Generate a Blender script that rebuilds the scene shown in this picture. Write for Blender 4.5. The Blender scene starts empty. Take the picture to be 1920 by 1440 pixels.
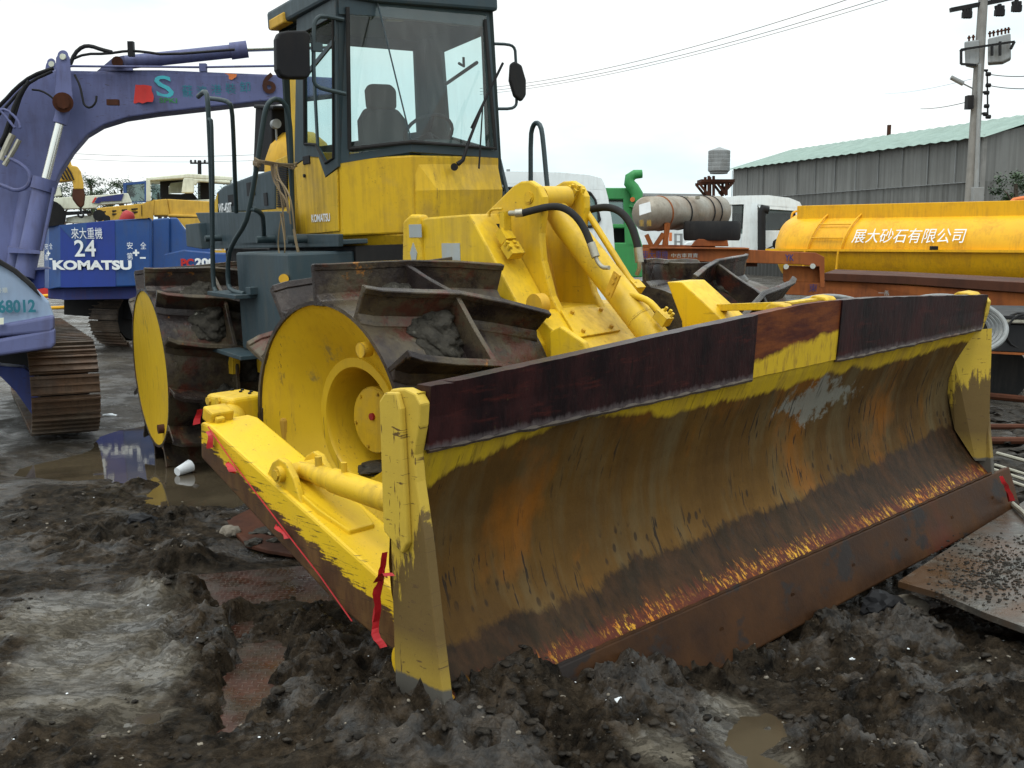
import bpy, math, random
import numpy as np
from mathutils import Vector, Matrix, noise as mnoise
R = math.radians
scene = bpy.context.scene
col = scene.collection
rnd = random.Random(7)

# ------------------------------------------------------------------ camera, world, sun, exposure
CAM_H = 1.6
FPX = 2000.0
PITCH = math.atan(270 / 2000.0)
cam_d = bpy.data.cameras.new('camera')
cam_d.sensor_width = 36.0
cam_d.lens = FPX / 1920 * 36
cam_d.clip_end = 2000
cam = bpy.data.objects.new('camera', cam_d)
col.objects.link(cam)
cam.location = (0, 0, CAM_H)
cam.rotation_euler = (math.pi / 2 - PITCH, 0, 0)
scene.camera = cam
scene.view_settings.view_transform = 'Standard'
scene.view_settings.look = 'None'
scene.view_settings.gamma = 1
scene.view_settings.exposure = -0.3
scene.cycles.max_bounces = 6
scene.cycles.transparent_max_bounces = 12

SUN_EL, SUN_AZ = 66, 205      # high veiled sun, slightly behind the camera's left
world = bpy.data.worlds.new('World')
scene.world = world
world.use_nodes = True
wt = world.node_tree
wt.nodes.clear()
wo = wt.nodes.new('ShaderNodeOutputWorld')
sky = wt.nodes.new('ShaderNodeTexSky')
sky.sky_type = 'NISHITA'
sky.sun_disc = False
sky.sun_elevation = R(SUN_EL)
sky.sun_rotation = R(SUN_AZ)
bg1 = wt.nodes.new('ShaderNodeBackground')
bg1.inputs['Strength'].default_value = 0.12
wt.links.new(sky.outputs[0], bg1.inputs['Color'])
tc = wt.nodes.new('ShaderNodeTexCoord')
mp = wt.nodes.new('ShaderNodeMapping')
mp.inputs['Scale'].default_value = (1, 1, 3.5)
nz = wt.nodes.new('ShaderNodeTexNoise')
nz.inputs['Scale'].default_value = 2.2
nz.inputs['Detail'].default_value = 6
nz.inputs['Roughness'].default_value = 0.55
wt.links.new(tc.outputs['Generated'], mp.inputs['Vector'])
wt.links.new(mp.outputs[0], nz.inputs['Vector'])
cr = wt.nodes.new('ShaderNodeValToRGB')
cr.color_ramp.elements[0].position = 0.36
cr.color_ramp.elements[0].color = (0.78, 0.95, 1.0, 1)
cr.color_ramp.elements[1].position = 0.56
cr.color_ramp.elements[1].color = (0.97, 1.0, 0.99, 1)
wt.links.new(nz.outputs['Fac'], cr.inputs['Fac'])
bg2 = wt.nodes.new('ShaderNodeBackground')
bg2.inputs['Strength'].default_value = 1.12
wt.links.new(cr.outputs['Color'], bg2.inputs['Color'])
# overcast sky: the cloud is far brighter overhead than along the horizon
sx = wt.nodes.new('ShaderNodeSeparateXYZ')
wt.links.new(tc.outputs['Generated'], sx.inputs[0])
gz = wt.nodes.new('ShaderNodeMapRange')
gz.inputs['From Min'].default_value = 0.25
gz.inputs['From Max'].default_value = 0.95
gz.inputs['To Min'].default_value = 1.42
gz.inputs['To Max'].default_value = 3.0
wt.links.new(sx.outputs[2], gz.inputs['Value'])
wt.links.new(gz.outputs[0], bg2.inputs['Strength'])
mr = wt.nodes.new('ShaderNodeMapRange')
mr.inputs['From Min'].default_value = 0.30
mr.inputs['From Max'].default_value = 0.48
mr.inputs['To Min'].default_value = 0.85
mr.inputs['To Max'].default_value = 1.0
wt.links.new(nz.outputs['Fac'], mr.inputs['Value'])
mx = wt.nodes.new('ShaderNodeMixShader')
wt.links.new(mr.outputs[0], mx.inputs[0])
wt.links.new(bg1.outputs[0], mx.inputs[1])
wt.links.new(bg2.outputs[0], mx.inputs[2])
wt.links.new(mx.outputs[0], wo.inputs['Surface'])

sun_d = bpy.data.lights.new('sun', 'SUN')
sun_d.energy = 1.3
sun_d.angle = R(14)
sun_d.color = (1.0, 0.97, 0.92)
sun = bpy.data.objects.new('sun', sun_d)
col.objects.link(sun)
# sun_rotation is clockwise from +Y seen from above
_sd = Vector((math.sin(R(SUN_AZ)) * math.cos(R(SUN_EL)), math.cos(R(SUN_AZ)) * math.cos(R(SUN_EL)), math.sin(R(SUN_EL))))
sun.rotation_euler = _sd.to_track_quat('Z', 'Y').to_euler()
sun.location = (0, 0, 30)

# ------------------------------------------------------------------ survey helpers: where a sight line meets a real plane
_s, _c = math.sin(PITCH), math.cos(PITCH)


def ray(px, py):
    x = (px - 960) / FPX
    y = -(py - 720) / FPX
    return Vector((x, _c + y * _s, -_s + y * _c))


def W(px, py, d):
    return Vector((0, 0, CAM_H)) + ray(px, py) * d


def G(px, py, z=0.0):
    r = ray(px, py)
    return Vector((0, 0, CAM_H)) + r * ((z - CAM_H) / r.z)


def frame(o, az, roll=0.0, pitch=0.0):
    az = R(az)
    f = Vector((math.sin(az), math.cos(az), 0))
    u = Vector((0, 0, 1))
    l = u.cross(f)
    r = R(roll)
    l2 = l * math.cos(r) + u * math.sin(r)
    u2 = u * math.cos(r) - l * math.sin(r)
    p = R(pitch)
    f2 = f * math.cos(p) + u2 * math.sin(p)
    u3 = u2 * math.cos(p) - f * math.sin(p)
    m = Matrix((f2, l2, u3)).transposed().to_4x4()
    m.translation = Vector(o)
    return m


def L(fr, px, py, ax, val):
    """local coordinates, in frame fr, of the sight line's hit with the plane axis = val"""
    inv = fr.inverted()
    o = inv @ Vector((0, 0, CAM_H))
    r = inv.to_3x3() @ ray(px, py)
    t = (val - o[ax]) / r[ax]
    return o + r * t


FF = frame((.134, 5.87, .022), 136.14, 2.03, .27)       # compactor, front frame
RR = frame((-1.524, 8.674, -.052), 149.76, 2.3, .27)    # compactor, rear frame
I4 = Matrix.Identity(4)

# ------------------------------------------------------------------ object helpers


def tag(o, label=None, cat=None, group=None, kind=None):
    if label:
        o['label'] = label
    if cat:
        o['category'] = cat
    if group:
        o['group'] = group
    if kind:
        o['kind'] = kind
    return o


WM = {}


def thing(name, label, cat, m=None, loc=None, group=None):
    o = bpy.data.objects.new(name, None)
    o.empty_display_size = 0.2
    col.objects.link(o)
    if m is None:
        m = Matrix.Translation(Vector(loc if loc is not None else (0, 0, 0)))
    o.matrix_world = m
    WM[o.name] = m.copy()
    return tag(o, label, cat, group)


SHARP = {'side_plate', 'drum_wheel', 'hub_cover', 'tyre', 'shell', 'tank', 'filler_plug', 'foam_cup'}


class MB:
    def __init__(s, space=I4):
        s.v = []
        s.f = []
        s.m = space
        s.sm = []

    def add(s, vs, fs, smooth=False, xf=None):
        n = len(s.v)
        for p in vs:
            p = Vector(p)
            if xf is not None:
                p = xf @ p
            s.v.append(s.m @ p)
        for f in fs:
            s.f.append([i + n for i in f])
            s.sm.append(smooth)
        return s

    def box(s, c, sz, xf=None, rz=0, ry=0, rx=0):
        hx, hy, hz = sz[0] / 2, sz[1] / 2, sz[2] / 2
        r = Matrix.Translation(Vector(c)) @ Matrix.Rotation(rz, 4, 'Z') @ Matrix.Rotation(ry, 4, 'Y') @ Matrix.Rotation(rx, 4, 'X')
        if xf is not None:
            r = xf @ r
        vs = [(x * hx, y * hy, z * hz) for x in (-1, 1) for y in (-1, 1) for z in (-1, 1)]
        fs = [(0, 1, 3, 2), (4, 6, 7, 5), (0, 4, 5, 1), (2, 3, 7, 6), (0, 2, 6, 4), (1, 5, 7, 3)]
        return s.add(vs, fs, False, r)

    def beam(s, a, b, w, h, up=(0, 0, 1)):
        a, b = Vector(a), Vector(b)
        d = (b - a)
        ln = d.length
        d.normalize()
        side = d.cross(Vector(up))
        if side.length < 1e-4:
            side = d.cross(Vector((1, 0, 0)))
        side.normalize()
        u = side.cross(d)
        vs = []
        for p in (a, b):
            for q in ((-1, -1), (1, -1), (1, 1), (-1, 1)):
                vs.append(p + side * q[0] * w / 2 + u * q[1] * h / 2)
        return s.add(vs, [(0, 1, 2, 3), (7, 6, 5, 4), (0, 4, 5, 1), (1, 5, 6, 2), (2, 6, 7, 3), (3, 7, 4, 0)])

    def hull(s, a, b):
        """two matching loops joined into a closed solid"""
        n = len(a)
        s.add(list(a) + list(b), [tuple(range(n)), tuple(range(2 * n - 1, n - 1, -1))] +
              [(i, n + i, n + (i + 1) % n, (i + 1) % n) for i in range(n)])
        return s

    def prism(s, pts, off):
        off = Vector(off)
        a = [Vector(p) for p in pts]
        return s.hull(a, [p + off for p in a])

    def xz(s, pts, y0, y1):
        return s.hull([(p[0], y0, p[1]) for p in pts], [(p[0], y1, p[1]) for p in pts])

    def tube(s, path, r, seg=10, close=False, cap=True, smooth_path=0):
        path = [Vector(p) for p in path]
        rs = r if isinstance(r, (list, tuple)) else [r] * len(path)
        for _ in range(smooth_path):
            q, qr = [path[0]], [rs[0]]
            for i in range(len(path) - 1):
                q += [path[i].lerp(path[i + 1], .25), path[i].lerp(path[i + 1], .75)]
                qr += [rs[i], rs[i + 1]]
            q.append(path[-1])
            qr.append(rs[-1])
            path, rs = q, qr
        n = len(path)
        vs, fs = [], []
        prev = None
        for i, p in enumerate(path):
            d = (path[min(i + 1, n - 1)] - path[max(i - 1, 0)]).normalized()
            if prev is None:
                a = d.cross(Vector((0, 0, 1)))
                if a.length < 1e-3:
                    a = d.cross(Vector((1, 0, 0)))
            else:
                a = prev - d * prev.dot(d)
            a.normalize()
            prev = a
            b = d.cross(a)
            for k in range(seg):
                t = 2 * math.pi * k / seg
                vs.append(p + (a * math.cos(t) + b * math.sin(t)) * rs[i])
        for i in range(n - 1):
            for k in range(seg):
                k2 = (k + 1) % seg
                fs.append((i * seg + k, i * seg + k2, (i + 1) * seg + k2, (i + 1) * seg + k))
        s.add(vs, fs, True)
        if cap:
            s.add(vs[:seg], [tuple(range(seg - 1, -1, -1))])
            s.add(vs[-seg:], [tuple(range(seg))])
        return s

    def cyl(s, a, b, r, r2=None, seg=20, cap=True):
        return s.tube([a, b], [r, r if r2 is None else r2], seg, cap=cap)

    def lathe(s, prof, xf, seg=48, a0=0, a1=2 * math.pi, smooth=True):
        """profile (radius, height) about local Y of xf: point = (r cos t, h, r sin t)"""
        full = abs(a1 - a0 - 2 * math.pi) < 1e-6
        m = seg if full else seg + 1
        vs, fs = [], []
        for (r, h) in prof:
            for k in range(m):
                t = a0 + (a1 - a0) * k / seg
                vs.append((r * math.cos(t), h, r * math.sin(t)))
        for i in range(len(prof) - 1):
            for k in range(seg):
                k2 = (k + 1) % m
                fs.append((i * m + k, i * m + k2, (i + 1) * m + k2, (i + 1) * m + k))
        return s.add(vs, fs, smooth, xf)

    def build(s, name, mat, parent=None, bevel=0.0, seg=2, sub=0):
        pm = WM[parent.name] if parent is not None else None
        me = bpy.data.meshes.new(name)
        if pm is not None:
            inv = pm.inverted()
            vs = [inv @ v for v in s.v]
            base = None
        else:
            base = sum((Vector(v) for v in s.v), Vector()) / max(1, len(s.v))
            base.z = min(v.z for v in s.v)
            vs = [v - base for v in s.v]
        me.from_pydata([tuple(v) for v in vs], [], s.f)
        me.polygons.foreach_set('use_smooth', s.sm)
        import bmesh
        bm = bmesh.new()
        bm.from_mesh(me)
        bmesh.ops.remove_doubles(bm, verts=bm.verts, dist=1e-5)
        bmesh.ops.recalc_face_normals(bm, faces=bm.faces)
        bm.to_mesh(me)
        bm.free()
        me.update()
        o = bpy.data.objects.new(name, me)
        col.objects.link(o)
        me.materials.append(mat)
        if parent is not None:
            o.parent = parent
            WM[o.name] = pm.copy()
        else:
            o.location = base
            WM[o.name] = Matrix.Translation(base)
        if any(s.sm) and not all(s.sm) or name in SHARP:
            es = o.modifiers.new('edge split', 'EDGE_SPLIT')
            es.split_angle = R(38)
        if bevel:
            b = o.modifiers.new('bevel', 'BEVEL')
            b.width = bevel
            b.segments = seg
            b.limit_method = 'ANGLE'
            b.angle_limit = R(35)
            b.harden_normals = False
        return o


def jitter(mb, amt, sc=3.0):
    for i, v in enumerate(mb.v):
        mb.v[i] = v + mnoise.noise_vector(v * sc) * amt
    return mb


_txt = {}


def text(s, name, mat, parent, o, right, up, width=None, height=None, bold=0.0, extrude=0.002, shear=0.0, space=1.0):
    """lettering as a thin raised mesh: o = lower-left corner, right/up = unit directions (world)"""
    cu = bpy.data.curves.new(name, 'FONT')
    cu.body = s
    cu.size = 1.0
    cu.offset = bold
    cu.shear = shear
    cu.space_character = space
    cu.extrude = 0.0
    cu.resolution_u = 3
    tmp = bpy.data.objects.new('tmp', cu)
    col.objects.link(tmp)
    dg = bpy.context.evaluated_depsgraph_get()
    me = bpy.data.meshes.new_from_object(tmp.evaluated_get(dg))
    bpy.data.objects.remove(tmp)
    bpy.data.curves.remove(cu)
    co = np.array([v.co[:] for v in me.vertices])
    if len(co) == 0:
        return None
    mn, mx_ = co.min(0), co.max(0)
    w, h = mx_[0] - mn[0], mx_[1] - mn[1]
    sx = (width / w) if width else height / h
    sy = (height / h) if height else sx
    if not width:
        sx = sy
    o, right, up = Vector(o), Vector(right).normalized(), Vector(up).normalized()
    nrm = right.cross(up).normalized()
    mb = MB()
    mb.add([o + right * (c[0] - mn[0]) * sx + up * (c[1] - mn[1]) * sy + nrm * extrude for c in co],
           [tuple(p.vertices) for p in me.polygons])
    bpy.data.meshes.remove(me)
    return mb.build(name, mat, parent)


# ------------------------------------------------------------------ materials
class NT:
    def __init__(s, name, rough=0.6, metal=0.0, spec=0.5):
        s.mat = bpy.data.materials.new(name)
        s.mat.use_nodes = True
        s.t = s.mat.node_tree
        s.b = s.t.nodes['Principled BSDF']
        s.b.inputs['Roughness'].default_value = rough
        s.b.inputs['Metallic'].default_value = metal
        s.b.inputs['Specular IOR Level'].default_value = spec
        s.tc = s.t.nodes.new('ShaderNodeTexCoord')
        s.obj = s.tc.outputs['Object']

    def n(s, ty, **kw):
        nd = s.t.nodes.new(ty)
        for k, v in kw.items():
            setattr(nd, k, v)
        return nd

    def set(s, sock, v):
        if isinstance(v, bpy.types.NodeSocket):
            s.t.links.new(v, sock)
        else:
            if hasattr(sock.default_value, '__len__') and not hasattr(v, '__len__'):
                v = (v, v, v, 1)
            elif hasattr(v, '__len__') and len(v) == 3 and len(sock.default_value) == 4:
                v = (*v, 1)
            sock.default_value = v

    def map(s, scale=(1, 1, 1), rot=(0, 0, 0), loc=(0, 0, 0), v=None):
        m = s.n('ShaderNodeMapping')
        m.inputs['Scale'].default_value = scale
        m.inputs['Rotation'].default_value = rot
        m.inputs['Location'].default_value = loc
        s.t.links.new(v or s.obj, m.inputs['Vector'])
        return m.outputs[0]

    def noise(s, scale=5, detail=4, rough=0.55, v=None, dist=0.0):
        nd = s.n('ShaderNodeTexNoise')
        nd.inputs['Scale'].default_value = scale
        nd.inputs['Detail'].default_value = detail
        nd.inputs['Roughness'].default_value = rough
        nd.inputs['Distortion'].default_value = dist
        s.t.links.new(v or s.obj, nd.inputs['Vector'])
        return nd.outputs['Fac']

    def vor(s, scale=5, v=None, feat='F1', out='Distance'):
        nd = s.n('ShaderNodeTexVoronoi', feature=feat)
        nd.inputs['Scale'].default_value = scale
        s.t.links.new(v or s.obj, nd.inputs['Vector'])
        return nd.outputs[out]

    def ramp(s, fac, stops):
        nd = s.n('ShaderNodeMapRange', clamp=True)
        (a, va), (b, vb) = stops
        s.set(nd.inputs['Value'], fac)
        nd.inputs['From Min'].default_value = a
        nd.inputs['From Max'].default_value = b
        nd.inputs['To Min'].default_value = va
        nd.inputs['To Max'].default_value = vb
        return nd.outputs[0]

    def mix(s, fac, a, b):
        nd = s.n('ShaderNodeMix', data_type='RGBA')
        s.set(nd.inputs[0], fac)
        s.set(nd.inputs[6], a)
        s.set(nd.inputs[7], b)
        return nd.outputs[2]

    def math(s, op, a, b=0.0, c=None):
        nd = s.n('ShaderNodeMath', operation=op)
        s.set(nd.inputs[0], a)
        s.set(nd.inputs[1], b)
        if c is not None:
            s.set(nd.inputs[2], c)
        return nd.outputs[0]

    def xyz(s, v=None):
        nd = s.n('ShaderNodeSeparateXYZ')
        s.t.links.new(v or s.obj, nd.inputs[0])
        return nd.outputs

    def color(s, c):
        s.set(s.b.inputs['Base Color'], c)

    def rough(s, c):
        s.set(s.b.inputs['Roughness'], c)

    def bump(s, h, strength=0.3, dist=0.01):
        nd = s.n('ShaderNodeBump')
        nd.inputs['Strength'].default_value = strength
        nd.inputs['Distance'].default_value = dist
        s.set(nd.inputs['Height'], h)
        s.t.links.new(nd.outputs[0], s.b.inputs['Normal'])


def paint(name, c, c2=None, dirt=(.08, .06, .04), damt=0.35, rough=0.38, scr=0.0, sc=1.0, spec=0.32, streak=True, edge=0.0, dust=0.0):
    """sprayed paint, uneven, with grime streaks and scratches that expose dark steel"""
    m = NT(name, rough, 0, spec)
    c2 = c2 or tuple(x * 0.82 for x in c)
    base = m.mix(m.ramp(m.noise(1.7 * sc, 5), ((.35, 0), (.7, 1))), c, c2)
    g = m.noise(2.3 * sc, 8, .65)
    if streak:
        st = m.noise(1.0, 5, .6, m.map((22 * sc, 22 * sc, 1.6 * sc)))
        g = m.math('ADD', m.math('MULTIPLY', g, .55), m.math('MULTIPLY', st, .45))
    dm = m.ramp(g, ((.47, 0), (.70, damt)))
    base = m.mix(dm, base, dirt)
    fine = m.ramp(m.noise(90 * sc, 3, .7), ((.62, 0), (.75, .35 * damt)))
    base = m.mix(fine, base, dirt)
    if dust > 0:
        dn = m.noise(1.3, 9, .72, m.map((1, 1, 1), (0, 0, 0), (3, 5, 1)))
        base = m.mix(m.ramp(dn, ((.52, 0), (.66, dust))), base, (.30, .215, .085))
        sp = m.math('MULTIPLY', m.ramp(m.noise(34, 4, .75), ((.66, 0), (.70, 1))), m.ramp(m.noise(2.0, 3), ((.48, 0), (.58, 1))))
        base = m.mix(m.math('MULTIPLY', sp, .75), base, (.055, .042, .026))
    if edge > 0:
        bv = m.n('ShaderNodeBevel', samples=4)
        bv.inputs['Radius'].default_value = .012
        geo = m.n('ShaderNodeNewGeometry')
        dt = m.n('ShaderNodeVectorMath', operation='DOT_PRODUCT')
        m.t.links.new(bv.outputs[0], dt.inputs[0])
        m.t.links.new(geo.outputs['Normal'], dt.inputs[1])
        ek = m.math('MULTIPLY', m.ramp(dt.outputs['Value'], ((.90, 1), (.985, 0))), m.ramp(m.noise(17, 6, .75), ((.50, 0), (.58, edge))))
        base = m.mix(ek, base, (.060, .035, .018))
    if scr > 0:
        s1 = m.noise(1.0, 4, .7, m.map((9, 60, 60), (0.3, .5, .2)))
        s2 = m.noise(2.5, 3, .5)
        k = m.math('MULTIPLY', m.ramp(s1, ((.62, 0), (.66, 1))), m.ramp(s2, ((.45, 0), (.6, 1))))
        base = m.mix(m.math('MULTIPLY', k, scr), base, (.035, .022, .015))
    m.color(base)
    m.rough(m.ramp(g, ((.35, rough), (.75, min(1, rough + .35)))))
    m.bump(m.math('ADD', m.noise(14 * sc, 4), m.math('MULTIPLY', m.noise(160 * sc, 2), .15)), .12, .01)
    return m.mat


def steel(name, c1=(.05, .042, .038), c2=(.11, .085, .065), rust=(.14, .05, .015), ramt=.35, rough=.42, metal=.35, sc=1.0):
    m = NT(name, rough, metal, .25)
    a = m.noise(3.2 * sc, 9, .7)
    b = m.noise(1.3 * sc, 6, .6)
    base = m.mix(m.ramp(a, ((.35, 0), (.65, 1))), c1, c2)
    base = m.mix(m.ramp(b, ((.48, 0), (.66, ramt))), base, rust)
    base = m.mix(m.ramp(m.noise(1, 4, .6, m.map((26, 26, 2))), ((.52, 0), (.75, .5))), base, tuple(x * .55 for x in c1))
    m.color(base)
    m.rough(m.ramp(m.noise(5 * sc, 6, .7), ((.35, rough - .12), (.68, rough + .35))))
    m.bump(m.noise(30 * sc, 8, .7), .35, .008)
    return m.mat


YEL = (.66, .425, .012)
M = {}
M['yellow'] = paint('yellow paint', YEL, (.58, .36, .012), (.20, .12, .03), .55, .36, scr=.5, edge=.8, dust=.35)
M['yellow_side'] = paint('scuffed yellow paint', (.64, .40, .013), (.54, .325, .013), (.14, .09, .03), .7, .42, .6, edge=.8, dust=.45)
M['yellow_old'] = paint('faded yellow paint', (.60, .34, .02), (.50, .28, .02), (.14, .10, .05), .6, .5)
M['slate'] = paint('slate paint', (.030, .052, .062), (.024, .042, .052), (.085, .078, .062), .4, .42, .3, edge=.5)
M['slate_tube'] = paint('slate tube paint', (.03, .05, .056), (.025, .04, .045), (.06, .05, .04), .2, .35)
M['lav'] = paint('lavender paint', (.092, .104, .225), (.072, .082, .175), (.05, .04, .06), .6, .45, .6, edge=.6)
M['lav_pale'] = paint('pale lavender paint', (.24, .31, .42), (.20, .27, .38), (.13, .12, .12), .3, .35)
M['lav_deep'] = paint('deep blue paint', (.025, .045, .22), (.03, .05, .20), (.07, .05, .04), .5, .5, .5)
M['blue'] = paint('royal blue paint', (.007, .044, .175), (.014, .060, .20), (.05, .06, .08), .45, .32, .4)
M['blue_deep'] = paint('newer blue panel', (.006, .026, .19), (.006, .028, .20), (.02, .03, .06), .3, .3)
M['white'] = paint('white paint', (.70, .74, .74), (.62, .66, .66), (.22, .19, .15), .35, .35)
M['cream'] = paint('cream paint', (.62, .64, .52), (.55, .56, .45), (.18, .15, .10), .5, .4)
M['green'] = paint('green paint', (.03, .22, .055), (.025, .18, .05), (.04, .05, .04), .4, .4)
M['tanker'] = paint('orange yellow tank paint', (.78, .41, .008), (.72, .36, .008), (.33, .15, .02), .6, .3, .4)
M['crane_yel'] = paint('dull crane yellow', (.52, .31, .035), (.45, .26, .03), (.15, .09, .04), .5, .5)
M['rust'] = paint('rusty orange frame', (.27, .085, .022), (.18, .05, .018), (.06, .03, .02), .7, .6, spec=.12)
M['rustdark'] = paint('dark rust', (.08, .028, .014), (.045, .02, .014), (.02, .014, .012), .6, .6, spec=.12)
M['black'] = paint('black paint', (.012, .012, .014), (.02, .02, .02), (.06, .05, .04), .2, .45, spec=.12)
M['rubber'] = paint('rubber', (.018, .018, .019), (.028, .027, .026), (.09, .08, .07), .35, .65, spec=.12)
M['grey'] = paint('galvanised grey', (.26, .27, .27), (.20, .21, .21), (.10, .08, .06), .5, .5)
M['concrete'] = paint('concrete', (.24, .235, .22), (.18, .175, .165), (.08, .07, .06), .5, .85, spec=.12)
M['steel'] = steel('wet drum steel')
M['track'] = steel('track steel', (.055, .042, .035), (.15, .115, .085), (.16, .07, .03), .5, .5, .2)
M['tankmetal'] = steel('dented gas tank', (.20, .17, .13), (.32, .29, .24), (.20, .12, .07), .6, .4, .3)
M['alu'] = steel('hose fitting', (.30, .28, .22), (.42, .40, .33), (.2, .16, .1), .3, .4, .7)
M['red'] = paint('red plastic ribbon', (.42, .012, .016), (.32, .010, .014), (.12, .02, .02), .3, .35)
M['reddull'] = paint('red dome', (.35, .02, .02), (.25, .015, .015), (.1, .03, .03), .3, .4)
M['rope'] = paint('hemp rope', (.20, .15, .085), (.14, .10, .06), (.05, .04, .03), .4, .9)
M['stick_white'] = paint('white lettering', (.80, .82, .82), (.72, .74, .74), (.3, .3, .3), .3, .5)
M['stick_teal'] = paint('teal lettering', (.02, .17, .22), (.02, .15, .20), (.08, .08, .12), .5, .6)
M['stick_mint'] = paint('turquoise lettering', (.06, .42, .48), (.05, .36, .42), (.10, .15, .25), .5, .6)
M['stick_navy'] = paint('navy lettering', (.02, .03, .14), (.02, .03, .12), (.12, .05, .02), .4, .6)
M['stick_red'] = paint('red lettering', (.55, .02, .015), (.4, .02, .015), (.15, .05, .05), .4, .5)
M['decal'] = paint('worn silver sticker', (.34, .37, .37), (.26, .29, .29), (.40, .33, .16), .5, .4)
M['chrome'] = NT('chrome rod', .22, 1.0).mat
M['chrome'].node_tree.nodes['Principled BSDF'].inputs['Base Color'].default_value = (.62, .62, .58, 1)
M['white_scrap'] = paint('foam scrap', (.75, .78, .80), (.6, .62, .64), (.2, .18, .15), .3, .7)
M['stone'] = paint('stone', (.20, .17, .13), (.13, .115, .095), (.06, .05, .04), .5, .6, streak=False, sc=5)
M['seat'] = paint('grey seat fabric', (.028, .040, .040), (.024, .034, .034), (.05, .05, .05), .2, .9, spec=.12)
M['orange'] = paint('orange paint', (.62, .17, .04), (.5, .13, .03), (.2, .08, .03), .3, .4)


def glass(name, tint=(.75, .86, .84), dirt=.12, refl=1.0, opac=0.0):
    m = NT(name, .05)
    t = m.t
    out = [n for n in t.nodes if n.type == 'OUTPUT_MATERIAL'][0]
    tr = m.n('ShaderNodeBsdfTransparent')
    tr.inputs[0].default_value = (*tint, 1)
    gl = m.n('ShaderNodeBsdfGlossy')
    gl.inputs['Roughness'].default_value = .03
    gl.inputs['Color'].default_value = (refl, refl, refl, 1)
    lw = m.n('ShaderNodeLayerWeight')
    lw.inputs[0].default_value = .5
    fac_g = m.math('MULTIPLY_ADD', m.math('POWER', lw.outputs['Facing'], 4.0), .55 * refl, .045)
    mixg = m.n('ShaderNodeMixShader')
    t.links.new(fac_g, mixg.inputs[0])
    t.links.new(tr.outputs[0], mixg.inputs[1])
    t.links.new(gl.outputs[0], mixg.inputs[2])
    df = m.n('ShaderNodeBsdfDiffuse')
    df.inputs[0].default_value = (.42, .46, .44, 1)
    dn = m.ramp(m.vor(120), ((.10, .6), (.20, 0)))
    dm = m.math('MULTIPLY', dn, m.ramp(m.noise(5, 4), ((.56, 0), (.70, 1))))
    film = m.ramp(m.noise(1, 5, .6, m.map((14, 14, 1.2))), ((.4, dirt * .3), (.75, dirt * 1.3)))
    fac = m.math('ADD', m.math('MULTIPLY', dm, dirt * .8), m.math('ADD', film, opac))
    mx2 = m.n('ShaderNodeMixShader')
    t.links.new(fac, mx2.inputs[0])
    t.links.new(mixg.outputs[0], mx2.inputs[1])
    t.links.new(df.outputs[0], mx2.inputs[2])
    t.links.new(mx2.outputs[0], out.inputs['Surface'])
    return m.mat


M['glass'] = glass('rain spotted glass', (.80, .90, .88), .07)
M['glass_side'] = glass('side glass', (.72, .86, .86), .05, .3)
M['glass_far'] = glass('truck glass', (.35, .42, .40), .05)
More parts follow.
